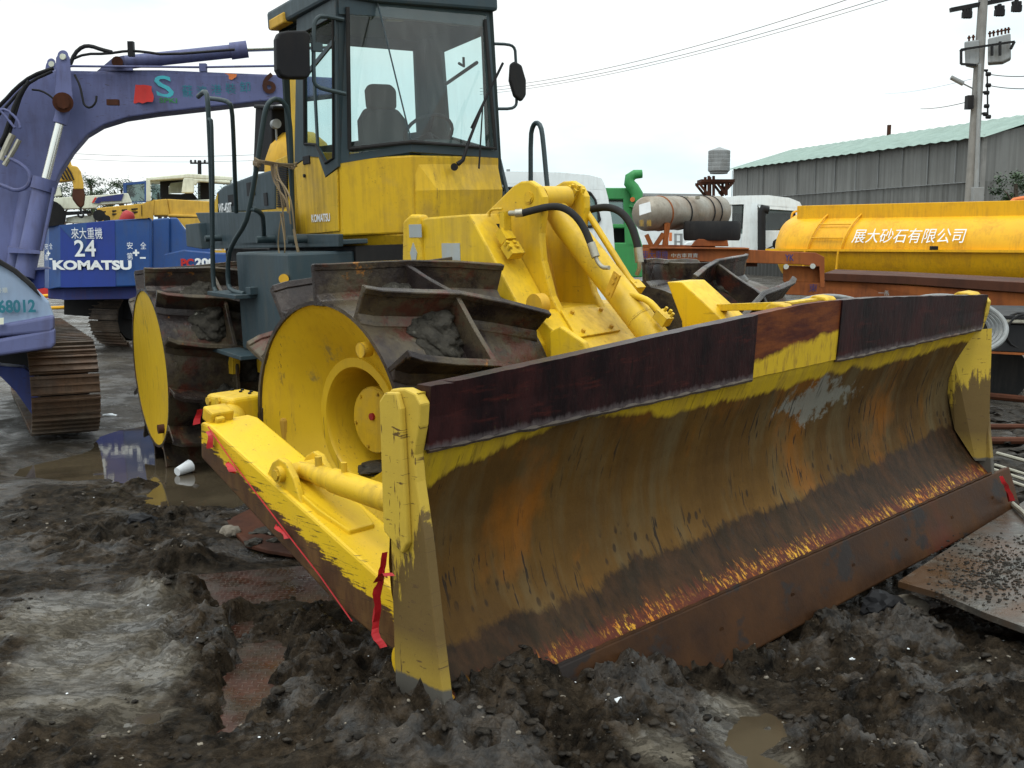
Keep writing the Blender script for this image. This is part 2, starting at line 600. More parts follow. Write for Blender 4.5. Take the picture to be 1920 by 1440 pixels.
# ---- blade face: clay film over old yellow paint, rust, dark wet scrape at the foot (coordinates: machine frame, y along blade, z up)
def blade_mat():
    m = NT('blade face', .5, 0, .07)
    x, y, z = m.xyz()
    streak = m.noise(1, 7, .66, m.map((3, 11, 1.6)))
    fine = m.noise(1, 5, .7, m.map((10, 120, 12)))
    big = m.noise(1.1, 6, .6)
    clay = m.mix(m.ramp(big, ((.35, 0), (.68, 1))), (.060, .033, .012), (.128, .066, .016))
    clay = m.mix(m.ramp(streak, ((.44, 0), (.72, .42))), clay, (.050, .025, .009))
    grey = m.ramp(m.noise(1, 5, .6, m.map((2, 5, .9), (0, 0, 0), (3, 1, 0))), ((.50, 0), (.66, .55)))
    clay = m.mix(grey, clay, (.12, .095, .050))
    rustm = m.ramp(m.noise(1, 5, .6, m.map((2, 2.2, 1.4), (0, 0, 0), (0, 7, 3))), ((.54, 0), (.68, .75)))
    clay = m.mix(rustm, clay, (.22, .075, .008))
    speck = m.ramp(fine, ((.62, 0), (.72, .6)))
    clay = m.mix(speck, clay, (.05, .028, .012))
    # grey splashed mud high on the right half
    dx = m.math('ABSOLUTE', m.math('SUBTRACT', y, .42))
    dz = m.math('ABSOLUTE', m.math('SUBTRACT', z, .80))
    rr = m.math('ADD', m.math('MULTIPLY', dx, 2.0), m.math('MULTIPLY', dz, 5.0))
    spl = m.math('SUBTRACT', m.noise(9, 8, .75), m.math('MULTIPLY', rr, .35))
    clay = m.mix(m.ramp(spl, ((.26, 0), (.34, .85))), clay, (.20, .20, .17))
    # scratches, slanting
    s1 = m.noise(1, 3, .6, m.map((5, 60, 7), (R(9), 0, 0)))
    s2 = m.noise(2.2, 2)
    low = m.ramp(z, ((.75, 1), (1.0, .2)))
    k = m.math('MULTIPLY', m.math('MULTIPLY', m.ramp(s1, ((.60, 0), (.63, 1))), m.ramp(s2, ((.46, 0), (.56, 1)))), low)
    clay = m.mix(m.math('MULTIPLY', k, .85), clay, (.018, .015, .014))
    # surviving yellow band under the top plate
    wob = m.noise(1, 5, .65, m.map((1, 3.2, .6)))
    wob2 = m.noise(1, 6, .7, m.map((1, 22, 5)))
    lowy = m.ramp(y, ((-2.1, .03), (.9, -.01)))
    edge = m.math('ADD', z, m.math('ADD', m.math('MULTIPLY', m.math('SUBTRACT', wob, .5), .16), m.math('MULTIPLY', m.math('SUBTRACT', wob2, .5), .05)))
    edge = m.math('SUBTRACT', edge, m.ramp(m.math('ABSOLUTE', m.math('ADD', y, 1.35)), ((.05, .075), (.55, 0))))
    edge = m.math('ADD', edge, m.ramp(y, ((-1.97, .07), (-1.90, 0))))
    band = m.ramp(edge, ((.905, 0), (.925, 1)))
    yel = m.mix(m.ramp(m.noise(1, 6, .7, m.map((3, 14, 3))), ((.40, 0), (.7, .7))), (.50, .34, .02), (.26, .17, .04))
    yel = m.mix(m.math('MULTIPLY', k, 1.0), yel, (.03, .02, .015))
    base = m.mix(band, clay, yel)
    # dark scraped foot with drip edge
    drip = m.noise(1, 6, .7, m.map((9, 13, 7)))
    rise = m.ramp(y, ((-2.1, -.055), (1.8, .08)))
    e2 = m.math('SUBTRACT', m.math('ADD', z, m.math('MULTIPLY', m.math('SUBTRACT', drip, .5), .12)), rise)
    e2 = m.math('ADD', e2, m.math('MULTIPLY', m.math('SUBTRACT', m.noise(2.3, 4), .5), .16))
    foot = m.ramp(e2, ((.355, 0), (.33, 1)))
    foot = m.ramp(e2, ((.33, 1), (.355, 0)))
    fcol = m.mix(m.ramp(m.noise(1, 6, .7, m.map((8, 14, 8))), ((.38, 0), (.66, 1))), (.008, .006, .005), (.040, .019, .010))
    base = m.mix(m.math('MULTIPLY', foot, .84), base, fcol)
    spots = m.math('MULTIPLY', m.ramp(m.vor(1, m.map((9, 22, 12))), ((.18, 1), (.26, 0))), m.math('MULTIPLY', m.ramp(e2, ((.46, 1), (.5, 0))), m.ramp(m.noise(4), ((.45, 0), (.55, 1)))))
    base = m.mix(m.math('MULTIPLY', spots, .8), base, (.03, .02, .013))
    # orange and yellow rubbed streaks just above the weld
    e3 = m.math('SUBTRACT', z, m.math('MULTIPLY', m.math('SUBTRACT', m.noise(1, 5, .7, m.map((6, 55, 4))), .5), .16))
    near = m.ramp(e3, ((.175, 1), (.215, 0)))
    rubn = m.noise(1, 5, .75, m.map((30, 60, 16)))
    rub = m.math('MULTIPLY', near, m.math('MULTIPLY', m.ramp(rubn, ((.52, 0), (.58, 1))), m.ramp(m.noise(1, 4, .6, m.map((1, 2.6, 1))), ((.40, .1), (.60, 1)))))
    base = m.mix(m.math('MULTIPLY', near, .55), base, (.11, .022, .014))
    ycol = m.mix(m.ramp(m.noise(14, 3), ((.4, 0), (.6, 1))), (.38, .11, .015), (.60, .33, .03))
    base = m.mix(rub, base, ycol)
    m.color(base)
    m.rough(m.mix(foot, m.ramp(streak, ((.3, .50), (.7, .72))), .42))
    m.bump(m.math('ADD', m.noise(1, 8, .7, m.map((14, 18, 12))), m.math('MULTIPLY', spl, .6)), .35, .010)
    return m.mat


def top_plate_mat():
    m = NT('dark primer plate', .38, 0, .16)
    a = m.noise(1, 7, .68, m.map((3, 5, 2.4)))
    c = m.mix(m.ramp(a, ((.40, 0), (.66, 1))), (.009, .005, .006), (.034, .009, .009))
    c = m.mix(m.ramp(m.noise(1, 4, .7, m.map((2, 5, 30))), ((.56, 0), (.7, .5))), c, (.075, .016, .012))
    c = m.mix(m.ramp(m.noise(1, 3, .6, m.map((4, 45, 2.5))), ((.66, 0), (.70, .8))), c, (.006, .004, .004))
    c = m.mix(m.ramp(m.noise(1, 3, .7, m.map((4, 40, 40), (R(35), 0, 0))), ((.66, 0), (.72, .5))), c, (.06, .045, .02))
    x, y, z = m.xyz()
    e = m.math('ADD', z, m.math('MULTIPLY', m.math('SUBTRACT', m.noise(1, 6, .7, m.map((5, 30, 10))), .5), .06))
    c = m.mix(m.ramp(e, ((1.0, .7), (1.02, 0))), c, (.11, .09, .09))
    m.color(c)
    m.rough(m.ramp(a, ((.35, .28), (.7, .5))))
    m.bump(m.noise(1, 7, .65, m.map((14, 30, 9))), .3, .01)
    return m.mat


def gap_mat():
    m = NT('bare blade strip', .5, 0, .15)
    x, y, z = m.xyz()
    n = m.noise(1, 6, .7, m.map((3, 4, 22)))
    yel = m.mix(m.ramp(m.noise(1, 5, .7, m.map((4, 30, 8))), ((.5, 0), (.66, .7))), (.55, .36, .02), (.25, .14, .03))
    rs = m.mix(m.ramp(n, ((.4, 0), (.62, 1))), (.16, .045, .012), (.06, .014, .009))
    e = m.math('ADD', z, m.math('MULTIPLY', m.math('SUBTRACT', m.noise(4, 6, .7), .5), .12))
    e = m.math('ADD', e, m.math('MULTIPLY', y, -.12))
    m.color(m.mix(m.ramp(e, ((1.08, 0), (1.10, 1))), yel, rs))
    m.bump(m.noise(25, 5), .2, .006)
    return m.mat


def edge_mat():
    m = NT('cutting edge rust', .5, 0, .08)
    a = m.noise(2.6, 8, .65)
    c = m.mix(m.ramp(a, ((.35, 0), (.65, 1))), (.026, .012, .006), (.060, .026, .010))
    c = m.mix(m.ramp(m.noise(3.1, 5, .6, m.map((1, 1, 1.5), (0, 0, 0), (4, 0, 0))), ((.56, 0), (.61, .9))), c, (.020, .017, .016))
    c = m.mix(m.ramp(m.noise(1.2, 5), ((.55, 0), (.7, .5))), c, (.10, .02, .014))
    m.color(c)
    m.rough(m.ramp(a, ((.35, .38), (.7, .62))))
    m.bump(m.noise(18, 8, .7), .3, .008)
    return m.mat


def side_plate_mat():
    m = NT('scuffed side plate', .5, 0, .2)
    x, y, z = m.xyz()
    y1 = m.mix(m.ramp(m.noise(2.5, 6), ((.4, 0), (.7, .7))), (.55, .38, .045), (.40, .27, .045))
    s = m.noise(1, 4, .7, m.map((14, 1, 60), (0, R(24), 0)))
    s3 = m.noise(1, 4, .7, m.map((60, 1, 9), (0, R(5), 0)))
    k = m.math('MAXIMUM', m.ramp(s, ((.615, 0), (.64, .9))), m.ramp(s3, ((.63, 0), (.66, .9))))
    y1 = m.mix(k, y1, (.07, .035, .018))
    br = m.mix(m.noise(3, 5), (.070, .044, .022), (.125, .078, .036))
    e = m.math('ADD', z, m.math('MULTIPLY', m.math('SUBTRACT', m.noise(1, 7, .7, m.map((14, 2, 3))), .5), .75))
    e = m.math('ADD', e, m.math('MULTIPLY', m.math('SUBTRACT', 1.6, x), .9))
    worn = m.ramp(e, ((.70, 1), (.74, 0)))
    worn2 = m.ramp(z, ((.26, .55), (.40, .92)))
    c = m.mix(m.math('MULTIPLY', worn, worn2), y1, br)
    e4 = m.math('ADD', z, m.math('MULTIPLY', m.math('SUBTRACT', m.noise(8, 6, .7), .5), .06))
    c = m.mix(m.ramp(e4, ((.235, 1), (.245, 0))), c, (.085, .078, .066))
    m.color(c)
    m.bump(m.noise(30, 6, .7), .25, .006)
    return m.mat


def arm_mat():
    m = NT('push arm paint', .42, 0, .3)
    x, y, z = m.xyz()
    t = m.math('ADD', z, m.math('MULTIPLY', x, .35))      # height above the sloping arm's foot
    yel = m.mix(m.ramp(m.noise(7, 5), ((.45, 0), (.75, .6))), YEL, (.58, .36, .03))
    sp = m.ramp(m.noise(60, 4, .75), ((.62, 0), (.68, .7)))
    yel = m.mix(sp, yel, (.16, .09, .02))
    n = m.noise(1, 6, .7, m.map((5, 1, 45), (0, R(19), 0)))
    n2 = m.noise(1, 7, .75, m.map((4, 3, 4)))
    e = m.math('ADD', t, m.math('ADD', m.math('MULTIPLY', m.math('SUBTRACT', n, .5), .22), m.math('MULTIPLY', m.math('SUBTRACT', n2, .5), .20)))
    geo = m.n('ShaderNodeNewGeometry')
    fr = m.ramp(y, ((-1.93, 1), (-1.91, 0)))
    bare = m.math('MULTIPLY', m.ramp(e, ((.735, 1), (.75, 0))), fr)
    rb = m.mix(m.ramp(m.noise(1, 6, .7, m.map((9, 1, 3))), ((.4, 0), (.65, 1))), (.060, .028, .014), (.12, .062, .022))
    c = m.mix(bare, yel, rb)
    sc = m.math('MULTIPLY', m.ramp(m.noise(1, 4, .7, m.map((6, 2, 130), (0, R(22), 0))), ((.60, 0), (.64, 1))), fr)
    c = m.mix(m.math('MULTIPLY', sc, .85), c, (.03, .02, .012))
    m.color(c)
    m.rough(m.ramp(n2, ((.3, .32), (.7, .6))))
    m.bump(m.noise(22, 6, .7), .25, .006)
    return m.mat


def disc_mat():
    m = NT('drum side yellow', .42, 0, .3)
    base = m.mix(m.ramp(m.noise(1.6, 5), ((.35, 0), (.7, 1))), (.62, .40, .014), (.50, .31, .013))
    s = m.noise(1, 5, .7, m.map((30, 30, 2.6), (0, R(-7), 0)))
    base = m.mix(m.ramp(s, ((.52, 0), (.75, .45))), base, (.34, .20, .02))
    s1 = m.noise(1, 3, .7, m.map((46, 46, 4.0), (0, R(16), 0)))
    k = m.math('MULTIPLY', m.ramp(s1, ((.645, 0), (.66, 1))), m.ramp(m.noise(2.1, 2), ((.44, 0), (.52, 1))))
    base = m.mix(m.math('MULTIPLY', k, .8), base, (.06, .045, .03))
    gr = m.math('MULTIPLY', m.ramp(m.noise(3.4, 7, .75), ((.62, 0), (.67, .55))), m.ramp(s, ((.45, 0), (.6, 1))))
    base = m.mix(gr, base, (.13, .12, .085))
    fine = m.ramp(m.noise(110, 3, .7), ((.64, 0), (.72, .35)))
    base = m.mix(fine, base, (.16, .10, .02))
    m.color(base)
    m.rough(m.ramp(s, ((.35, .36), (.75, .62))))
    m.bump(m.noise(9, 5), .12, .01)
    return m.mat


M['blade'] = blade_mat()
M['topplate'] = top_plate_mat()
M['gap'] = gap_mat()
M['edge'] = edge_mat()
M['sideplate'] = side_plate_mat()
M['arm'] = arm_mat()
M['disc'] = disc_mat()


def mud_mat(name='drum mud', c1=(.024, .021, .017), c2=(.064, .057, .044), rough=.55):
    m = NT(name, rough, 0, .2)
    a = m.noise(18, 8, .7)
    c = m.mix(m.ramp(a, ((.35, 0), (.68, 1))), c1, c2)
    c = m.mix(m.ramp(m.vor(60, out='Color'), ((.9, 0), (.97, 1))), c, (.25, .24, .2))
    m.color(c)
    m.rough(m.ramp(m.noise(6, 5), ((.4, .3), (.65, .85))))
    m.bump(m.noise(45, 8, .75), .8, .02)
    return m.mat


M['mud'] = mud_mat()


def wheel_material():
    """drum steel: brown-black wet plate with grey-brown clay film"""
    m = NT('wet drum steel', .4, .2, .3)
    a = m.noise(2.6, 9, .7)
    b = m.noise(2.1, 8, .68)
    c = m.mix(m.ramp(a, ((.36, 0), (.64, 1))), (.013, .009, .010), (.046, .034, .028))
    c = m.mix(m.ramp(b, ((.46, 0), (.56, .8))), c, (.088, .068, .040))
    c = m.mix(m.ramp(m.noise(4.3, 7, .7), ((.54, 0), (.62, .85))), c, (.075, .022, .014))
    c = m.mix(m.ramp(m.noise(7, 7, .7), ((.64, 0), (.68, .85))), c, (.30, .12, .02))
    st = m.noise(1, 5, .7, m.map((30, 30, 30), (.3, .9, .2)))
    c = m.mix(m.ramp(st, ((.58, 0), (.70, .7))), c, (.012, .010, .010))
    m.color(c)
    m.rough(m.ramp(m.noise(3.4, 7, .7), ((.38, .10), (.60, .5))))
    m.bump(m.noise(22, 9, .72), .45, .012)
    return m.mat


M['wheel'] = wheel_material()


# ------------------------------------------------------------------ THE COMPACTOR
CP = thing('landfill_compactor', 'big yellow landfill compactor with spiked steel drum wheels and wide rusty dozer blade', 'compactor', m=FF)


def lump(mb, c, r, seed=0, sq=(1, 1, 1), lev=2, amp=.35, sm=False):
    """rough clod appended to mb (in mb's space)"""
    import bmesh
    bm = bmesh.new()
    bmesh.ops.create_icosphere(bm, subdivisions=lev, radius=1)
    off = Vector((seed * 3.1, seed * 1.7, seed * .9))
    vs = []
    for v in bm.verts:
        k = 1 + amp * mnoise.noise(v.co * 1.6 + off) + amp * .6 * mnoise.noise(v.co * 4.2 + off)
        vs.append((c[0] + v.co.x * r * sq[0] * k, c[1] + v.co.y * r * sq[1] * k, c[2] + v.co.z * r * sq[2] * k))
    fs = [tuple(v.index for v in f.verts) for f in bm.faces]
    bm.free()
    mb.add(vs, fs, sm)


def make_wheel(fr, side, kind, phase=0.0, hub=True, muddy=True, lug=(25,), shift=0.0):
    """side -1 = the machine's right (towards the camera), +1 = left. Axis is local Y; centre z = .75"""
    RD, RT = .60, .765
    yo, yi = 1.365, .42
    ym = .90
    S = side
    cz = .75
    ax = fr @ Matrix.Translation((0, shift, cz - .09 * (shift > 0)))

    def pt(r, a, y):
        a = R(a)
        return (r * math.cos(a), S * y, r * math.sin(a))

    mb = MB(ax)
    prof = [(RD - .03, yi), (RD, yi), (RD, yo), (RD - .018, yo), (RD - .018, yo - .03)]
    mb.lathe([(r, S * y) for r, y in prof], I4, 72)
    mb.lathe([(.2, S * yi), (RD - .03, S * yi)], I4, 48, smooth=False)
    w = mb.build('drum_wheel', M['wheel'], CP)
    # dished side plate with hub well
    mb = MB(ax)
    if hub:
        prof = [(RD - .016, yo - .012), (.318, yo - .20), (.316, yo - .188), (.272, yo - .188), (.262, yo - .205), (.258, yo - .56), (.02, yo - .56)]
    else:
        prof = [(RD - .016, yo - .006), (.30, yo - .03), (.0, yo - .035)]
    mb.lathe([(r, S * y) for r, y in prof], I4, 72)
    sp = mb.build('side_plate', M['disc'], w)
    if hub:
        mb = MB(ax)
        mb.lathe([(.0, S * (yo - .275)), (.158, S * (yo - .275)), (.165, S * (yo - .285)), (.165, S * (yo - .56))], I4, 40, smooth=False)
        for k in range(6):
            a = R(k * 60 + 10)
            c = Vector((.142 * math.cos(a), S * (yo - .275), .142 * math.sin(a)))
            mb.cyl(c, c + Vector((0, S * .008, 0)), .009, seg=6)
        mb.build('hub_cover', M['yellow_side'], w)
        mb = MB(ax)
        mb.cyl((.0, S * (yo - .275), .02), (.0, S * (yo - .262), .02), .018, seg=12)
        mb.build('hub_plug', M['reddull'], w)
        mb = MB(ax)
        lump(mb, (.05, S * (yo - .30), -.235), .11, 3, (1.1, 1.2, .30), 3)
        mb.build('hub_mud', M['mud'], w)
    # drain / filler plug near the rim
    for la in lug:
        a = R(la)
        mb = MB(ax)
        r0 = .50
        yy = yo - (.05 if hub else .02)
        p = Vector((r0 * math.cos(a), S * yy, r0 * math.sin(a)))
        mb.cyl(p, p + Vector((0, S * .05, 0)), .034, seg=20)
        mb.build('filler_plug', M['yellow_side'] if hub else M['rustdark'], w)
    # twelve chevron cleats
    for k in range(12):
        th = phase + k * 30
        mb = MB(ax)
        tk = 1.15
        rows = [(yo - .002, 7.5), (1.30, 5), (1.12, 2.2), (ym, 0), (.66, -7), (yi + .02, -14)]
        for i in range(len(rows) - 1):
            (ya, aa), (yb, ab) = rows[i], rows[i + 1]
            a0 = [pt(RD - .02, th + aa - tk * 1.2, ya), pt(RD - .02, th + aa + tk * 1.2, ya), pt(RT, th + aa + tk * .9, ya), pt(RT, th + aa - tk * .9, ya)]
            b0 = [pt(RD - .02, th + ab - tk * 1.2, yb), pt(RD - .02, th + ab + tk * 1.2, yb), pt(RT, th + ab + tk * .9, yb), pt(RT, th + ab - tk * .9, yb)]
            mb.hull(a0, b0)
        # foot of the cleat: sloping fillet plate on the working side, lip along the crest
            f0 = [pt(RD - .02, th + aa - 1, ya), pt(RD - .02, th + aa - 6, ya), pt(RD + .006, th + aa - 5, ya), pt(RD + .035, th + aa - 1, ya)]
            f1_ = [pt(RD - .02, th + ab - 1, yb), pt(RD - .02, th + ab - 6, yb), pt(RD + .006, th + ab - 5, yb), pt(RD + .035, th + ab - 1, yb)]
            mb.hull(f0, f1_)
            l0 = [pt(RT - .030, th + aa - 1.6, ya), pt(RT - .030, th + aa + .5, ya), pt(RT + .004, th + aa + .5, ya), pt(RT + .004, th + aa - 1.8, ya)]
            l1 = [pt(RT - .030, th + ab - 1.6, yb), pt(RT - .030, th + ab + .5, yb), pt(RT + .004, th + ab + .5, yb), pt(RT + .004, th + ab - 1.8, yb)]
            mb.hull(l0, l1)
        jitter(mb, .006, 7)
        mb.build('cleat', M['wheel'], w, bevel=.004, seg=1)
    # circumferential fin
    mb = MB(ax)
    n = 72
    lo, hi = [], []
    for j in range(n):
        a = j * 360 / n
        rt = RT - .012 - .03 * abs(math.sin(R((a - phase) * 6)))
        for (rr_, yy, bag) in ((RD - .02, ym - .013, lo), (rt, ym - .013, lo), (rt, ym + .013, lo), (RD - .02, ym + .013, lo)):
            bag.append(pt(rr_, a, yy))
    fs = []
    for j in range(n):
        b, c = j * 4, ((j + 1) % n) * 4
        fs += [(b, b + 1, c + 1, c), (b + 1, b + 2, c + 2, c + 1), (b + 2, b + 3, c + 3, c + 2)]
    mb.add(lo, fs)
    mb.build('tread_rib', M['wheel'], w, bevel=.004, seg=1)
    if muddy:
        for k in range(12):
            th = phase + k * 30
            mb = MB(ax)
            S2 = 1 if k % 4 else -1
            for (da, dy, rr_, hh) in ((9, .10, .13, .42), (4, .07, .10, .75), (14, .15, .09, .3), (5, .17, .08, .5)):
                sub_ = MB(ax @ Matrix.Rotation(-R(th - da), 4, 'Y') @ Matrix.Translation((RD - .01, S * (ym + S2 * dy), 0)))
                lump(sub_, (0, 0, 0), rr_, k * 5 + da, (hh, 1, 1), 4, .34, True)
                mb.v += [Vector(v) for v in sub_.v]
                n0 = len(mb.v) - len(sub_.v)
                mb.f += [[i + n0 for i in f] for f in sub_.f]
                mb.sm += sub_.sm
            mb.build('packed_mud', M['mud'], w)
    return w


make_wheel(FF, -1, 'front', phase=85 - 60 + 0, hub=True, lug=(52,))
make_wheel(FF, 1, 'front', phase=76 - 60, hub=True, shift=.57)
make_wheel(RR, -1, 'rear', phase=74 - 60, hub=False, lug=(-58,), muddy=True)
make_wheel(RR, 1, 'rear', phase=20, hub=False, muddy=False)

# ---- blade (machine front frame)
prof = [(1.615, 1.20), (1.600, 1.10), (1.590, .99), (1.545, .90), (1.50, .80), (1.468, .70), (1.457, .60), (1.465, .50), (1.49, .40), (1.535, .31), (1.60, .225), (1.69, .135)]
crown = [(-2.1, 1.192), (-1.93, 1.196), (-1.36, 1.218), (-.78, 1.244), (-.3, 1.262), (.11, 1.279), (.39, 1.275), (.75, 1.262), (1.13, 1.24), (1.97, 1.188), (2.1, 1.18)]


def crz(y):
    return float(np.interp(y, [c[0] for c in crown], [c[1] for c in crown]))


mb = MB(FF)
NY = 84
vs, fs = [], []
pz = np.array(prof)
for j in range(NY + 1):
    y = -2.09 + 4.18 * j / NY
    for i in range(34):
        t = i / 33 * (len(prof) - 1)
        a = int(min(t, len(prof) - 2))
        f = t - a
        x = prof[a][0] * (1 - f) + prof[a + 1][0] * f
        z = prof[a][1] * (1 - f) + prof[a + 1][1] * f
        if z > .99:
            z = .99 + (z - .99) * (crz(y) - .012 - .99) / .21
        d = mnoise.noise(Vector((y * 1.7, z * 3, 0))) * .007 + mnoise.noise(Vector((y * 5, z * 4, 5))) * .003
        vs.append((x + (d if .25 < z < .97 else 0), y, z))
for j in range(NY):
    for i in range(33):
        b = j * 34 + i
        fs.append((b, b + 1, b + 35, b + 34))
mb.add(vs, fs, True)
back = [(v[0] - .035, v[1], v[2]) for v in vs]
mb.add(back, fs, True)
# close the top lip
lip = []
for j in range(NY + 1):
    lip += [vs[j * 34], back[j * 34]]
mb.add(lip, [(2 * j, 2 * j + 1, 2 * j + 3, 2 * j + 2) for j in range(NY)])
blade = mb.build('dozer_blade', M['blade'], CP)


def facing(y0, y1, name, mat, th=.016, jag=0.004, n=26, parent=blade, zlo=.993, seed=0):
    mb = MB(FF)
    A, B_ = [], []
    for j in range(n + 1):
        y = y0 + (y1 - y0) * j / n
        zt = crz(y) + .006
        zl = zlo + jag * mnoise.noise(Vector((y * 9, seed, 0)))
        sec = [(1.592, zl), (1.592 + th, zl + .004), (1.602 + th, 1.10), (1.617 + th, zt + jag * .6 * mnoise.noise(Vector((y * 14, 3, seed)))), (1.572, zt + .001), (1.572, zt - .011), (1.602, 1.10)]
        A.append([(s[0], y, s[1]) for s in sec])
    for j in range(n):
        mb.hull(A[j], A[j + 1])
    return mb.build(name, mat, parent)


facing(-2.06, -1.965, 'patch_plate', M['topplate'], .024, .012, 6, seed=2)
facing(-1.965, -.27, 'top_facing_plate', M['topplate'], .016, .006, 44)
facing(-.27, .43, 'bare_strip', M['gap'], .008, .002, 14)
facing(.43, 2.06, 'top_facing_plate', M['topplate'], .016, .006, 40, seed=5)
# weld bead under the facing plates
mb = MB(FF)
for (a, b) in ((-2.05, -.27), (.43, 2.05)):
    mb = MB(FF)
    path = []
    k = int((b - a) / .035)
    for j in range(k + 1):
        y = a + (b - a) * j / k
        path.append((1.600 + .004 * math.sin(j * 2.1), y, .992 + .006 * mnoise.noise(Vector((y * 8, 1, 1)))))
    mb.tube(path, [.009 + .004 * rnd.random() for _ in path], 7)
    mb.build('weld_bead', M['steel'], blade)
# cutting edge plates with bolts
mb = MB(FF)
mb.hull([(1.665, -2.12, .15), (1.70, -2.12, .16), (1.80, -2.12, -.10), (1.755, -2.12, -.12)],
        [(1.665, 2.30, .14), (1.70, 2.30, .15), (1.79, 2.26, -.075), (1.745, 2.26, -.10)])
ce = mb.build('cutting_edge', M['edge'], blade, bevel=.008)
for k in range(8):
    y = -1.75 + k * .53
    mb = MB(FF)
    mb.cyl((1.70, y, .030), (1.7485, y, .034), .014, seg=12)
    mb.build('edge_bolt', M['edge'], ce)
mb = MB(FF)
path = []
for j in range(120):
    y = -2.1 + 4.2 * j / 119
    path.append((1.690 + .003 * math.sin(j * 1.9), y, .157 - .0015 * j / 119))
mb.tube(path, .007, 7)
mb.build('weld_bead', M['edge'], blade)
# end plates
epl = [(1.44, -.15), (1.44, .27), (1.452, .70), (1.46, 1.15), (1.49, 1.182), (1.56, 1.190), (1.61, 1.180), (1.636, 1.15), (1.625, 1.08), (1.595, .985), (1.60, .90), (1.63, .72), (1.665, .40), (1.695, .16), (1.72, -.15)]
for s in (-1, 1):
    mb = MB(FF)
    mb.xz(epl, s * 2.06, s * 2.10)
    e = mb.build('end_plate', M['sideplate'], blade, bevel=.006)
    if s < 0:
        mb = MB(FF)
        mb.xz([(1.447, .72), (1.458, 1.145), (1.49, 1.175), (1.545, 1.18), (1.565, 1.13), (1.568, .70), (1.54, .66)], -2.10, -2.125)
        mb.build('doubler_plate', M['sideplate'], e, bevel=.007)
mb = MB(FF)
mb.hull([(1.47, 1.93, .98), (1.45, 1.97, .62), (1.50, 1.98, .40), (1.61, 2.02, .22)], [(1.66, 2.07, 1.0), (1.64, 2.07, .62), (1.65, 2.07, .40), (1.67, 2.07, .22)])
mb.build('corner_gusset', M['sideplate'], blade, bevel=.005)
# back ribs, box and lifting lugs at the blade's rear
mb = MB(FF)
for y in (-1.5, -.75, .75, 1.5):
    mb.xz([(1.43, .25), (1.43, 1.1), (1.33, .95), (1.33, .3)], y - .02, y + .02)
mb.box((1.38, 0, .42), (.12, 4.0, .16))
mb.box((1.50, 0, 1.03), (.10, 4.0, .07))
mb.build('back_ribs', M['yellow_side'], blade, bevel=.006)
for (y, z, s) in ((.02, 1.278, .035), (.38, 1.285, .045), (1.96, 1.195, .07)):
    mb = MB(FF)
    mb.xz([(1.50, z - .12), (1.60, z - .12), (1.605, z), (1.59, z + .012), (1.53, z + .02), (1.50, z)], y - s, y + s)
    mb.build('top_lug', M['yellow_side'], blade, bevel=.008)

# ---- push arm, strut, trunnion, ribbon
mb = MB(FF)
mb.xz([(-.12, .70), (-.10, .862), (-.02, .858), (1.44, .352), (1.44, .13), (.9, .265)], -1.70, -1.94)
arm = mb.build('push_arm', M['arm'], CP, bevel=.012)
mb = MB(FF)
mb.hull([(.48, -1.73, .705), (.74, -1.73, .62), (.90, -1.76, .557), (.90, -1.88, .557), (.74, -1.91, .62), (.48, -1.91, .705)],
        [(.48, -1.73, .665), (.74, -1.73, .575), (.90, -1.76, .52), (.90, -1.88, .52), (.74, -1.91, .575), (.48, -1.91, .665)])
mb.build('doubler_plate', M['arm'], arm, bevel=.006)
mb = MB(FF)
jj = [(.60, .62), (.70, .60), (.82, .56)]
for j in range(16):
    t = rnd.random()
    lump(mb, (.58 + .32 * t, -1.83 + rnd.uniform(-.06, .05), .685 - .345 * (.58 + .32 * t - .5) - .028), rnd.uniform(.015, .04), j, (1, 1, .5), 2, .5)
mb.build('mud', M['mud'], arm)
# nose block
mb = MB(FF)
mb.box((-.085, -1.86, .885), (.085, .11, .065), ry=R(18))
mb.box((-.035, -1.88, .868), (.03, .045, .035), ry=R(18))
mb.build('end_block', M['yellow'], arm, bevel=.01)
# strut bracket and strut
for yy in (-1.925, -1.765):
    mb = MB(FF)
    mb.hull([(.40, yy, .70), (.66, yy, .60), (.60, yy, .72), (.55, yy, .775), (.50, yy, .785), (.45, yy, .76)],
            [(.40, yy + .03, .70), (.66, yy + .03, .60), (.60, yy + .03, .72), (.55, yy + .03, .775), (.50, yy + .03, .785), (.45, yy + .03, .76)])
    mb.build('strut_bracket', M['yellow'], arm, bevel=.006)
mb = MB(FF)
mb.cyl((.52, -1.95, .725), (.52, -1.72, .725), .032)
mb.cyl((.52, -1.958, .725), (.52, -1.95, .725), .022, seg=6)
mb.build('strut_pin', M['yellow_side'], arm)
mb = MB(FF)
Sa, Sb = Vector((.52, -1.83, .725)), Vector((1.435, -1.86, .70))
d = (Sb - Sa)
mb.tube([Sa, Sa + d * .10, Sa + d * .16, Sa + d * .24, Sa + d * .26, Sb], [.036, .036, .042, .042, .049, .049], 24)
mb.cyl(Sa + d * .14 + Vector((0, 0, .03)), Sa + d * .14 + Vector((0, 0, .075)), .014, seg=10)
mb.cyl(Sa + d * .34 + Vector((0, 0, .04)), Sa + d * .34 + Vector((0, 0, .085)), .012, seg=10)
mb.build('brace_strut', M['yellow_side'], CP)
mb = MB(FF)
mb.tube([(1.43, -2.0, .62), (1.42, -2.0, .45), (1.41, -1.98, .30)], .012, 8)
mb.build('lube_pipe', M['yellow'], CP)
mb = MB(FF)
for k in range(5):
    lump(mb, (1.36 + .02 * k, -1.93 - .012 * k, .17 + .035 * (k % 3)), .05, k, (1, .9, 1), 2, .3)
mb.cyl((1.36, -2.0, .20), (1.36, -1.70, .20), .07)
mb.build('arm_pin', M['yellow_side'], CP)
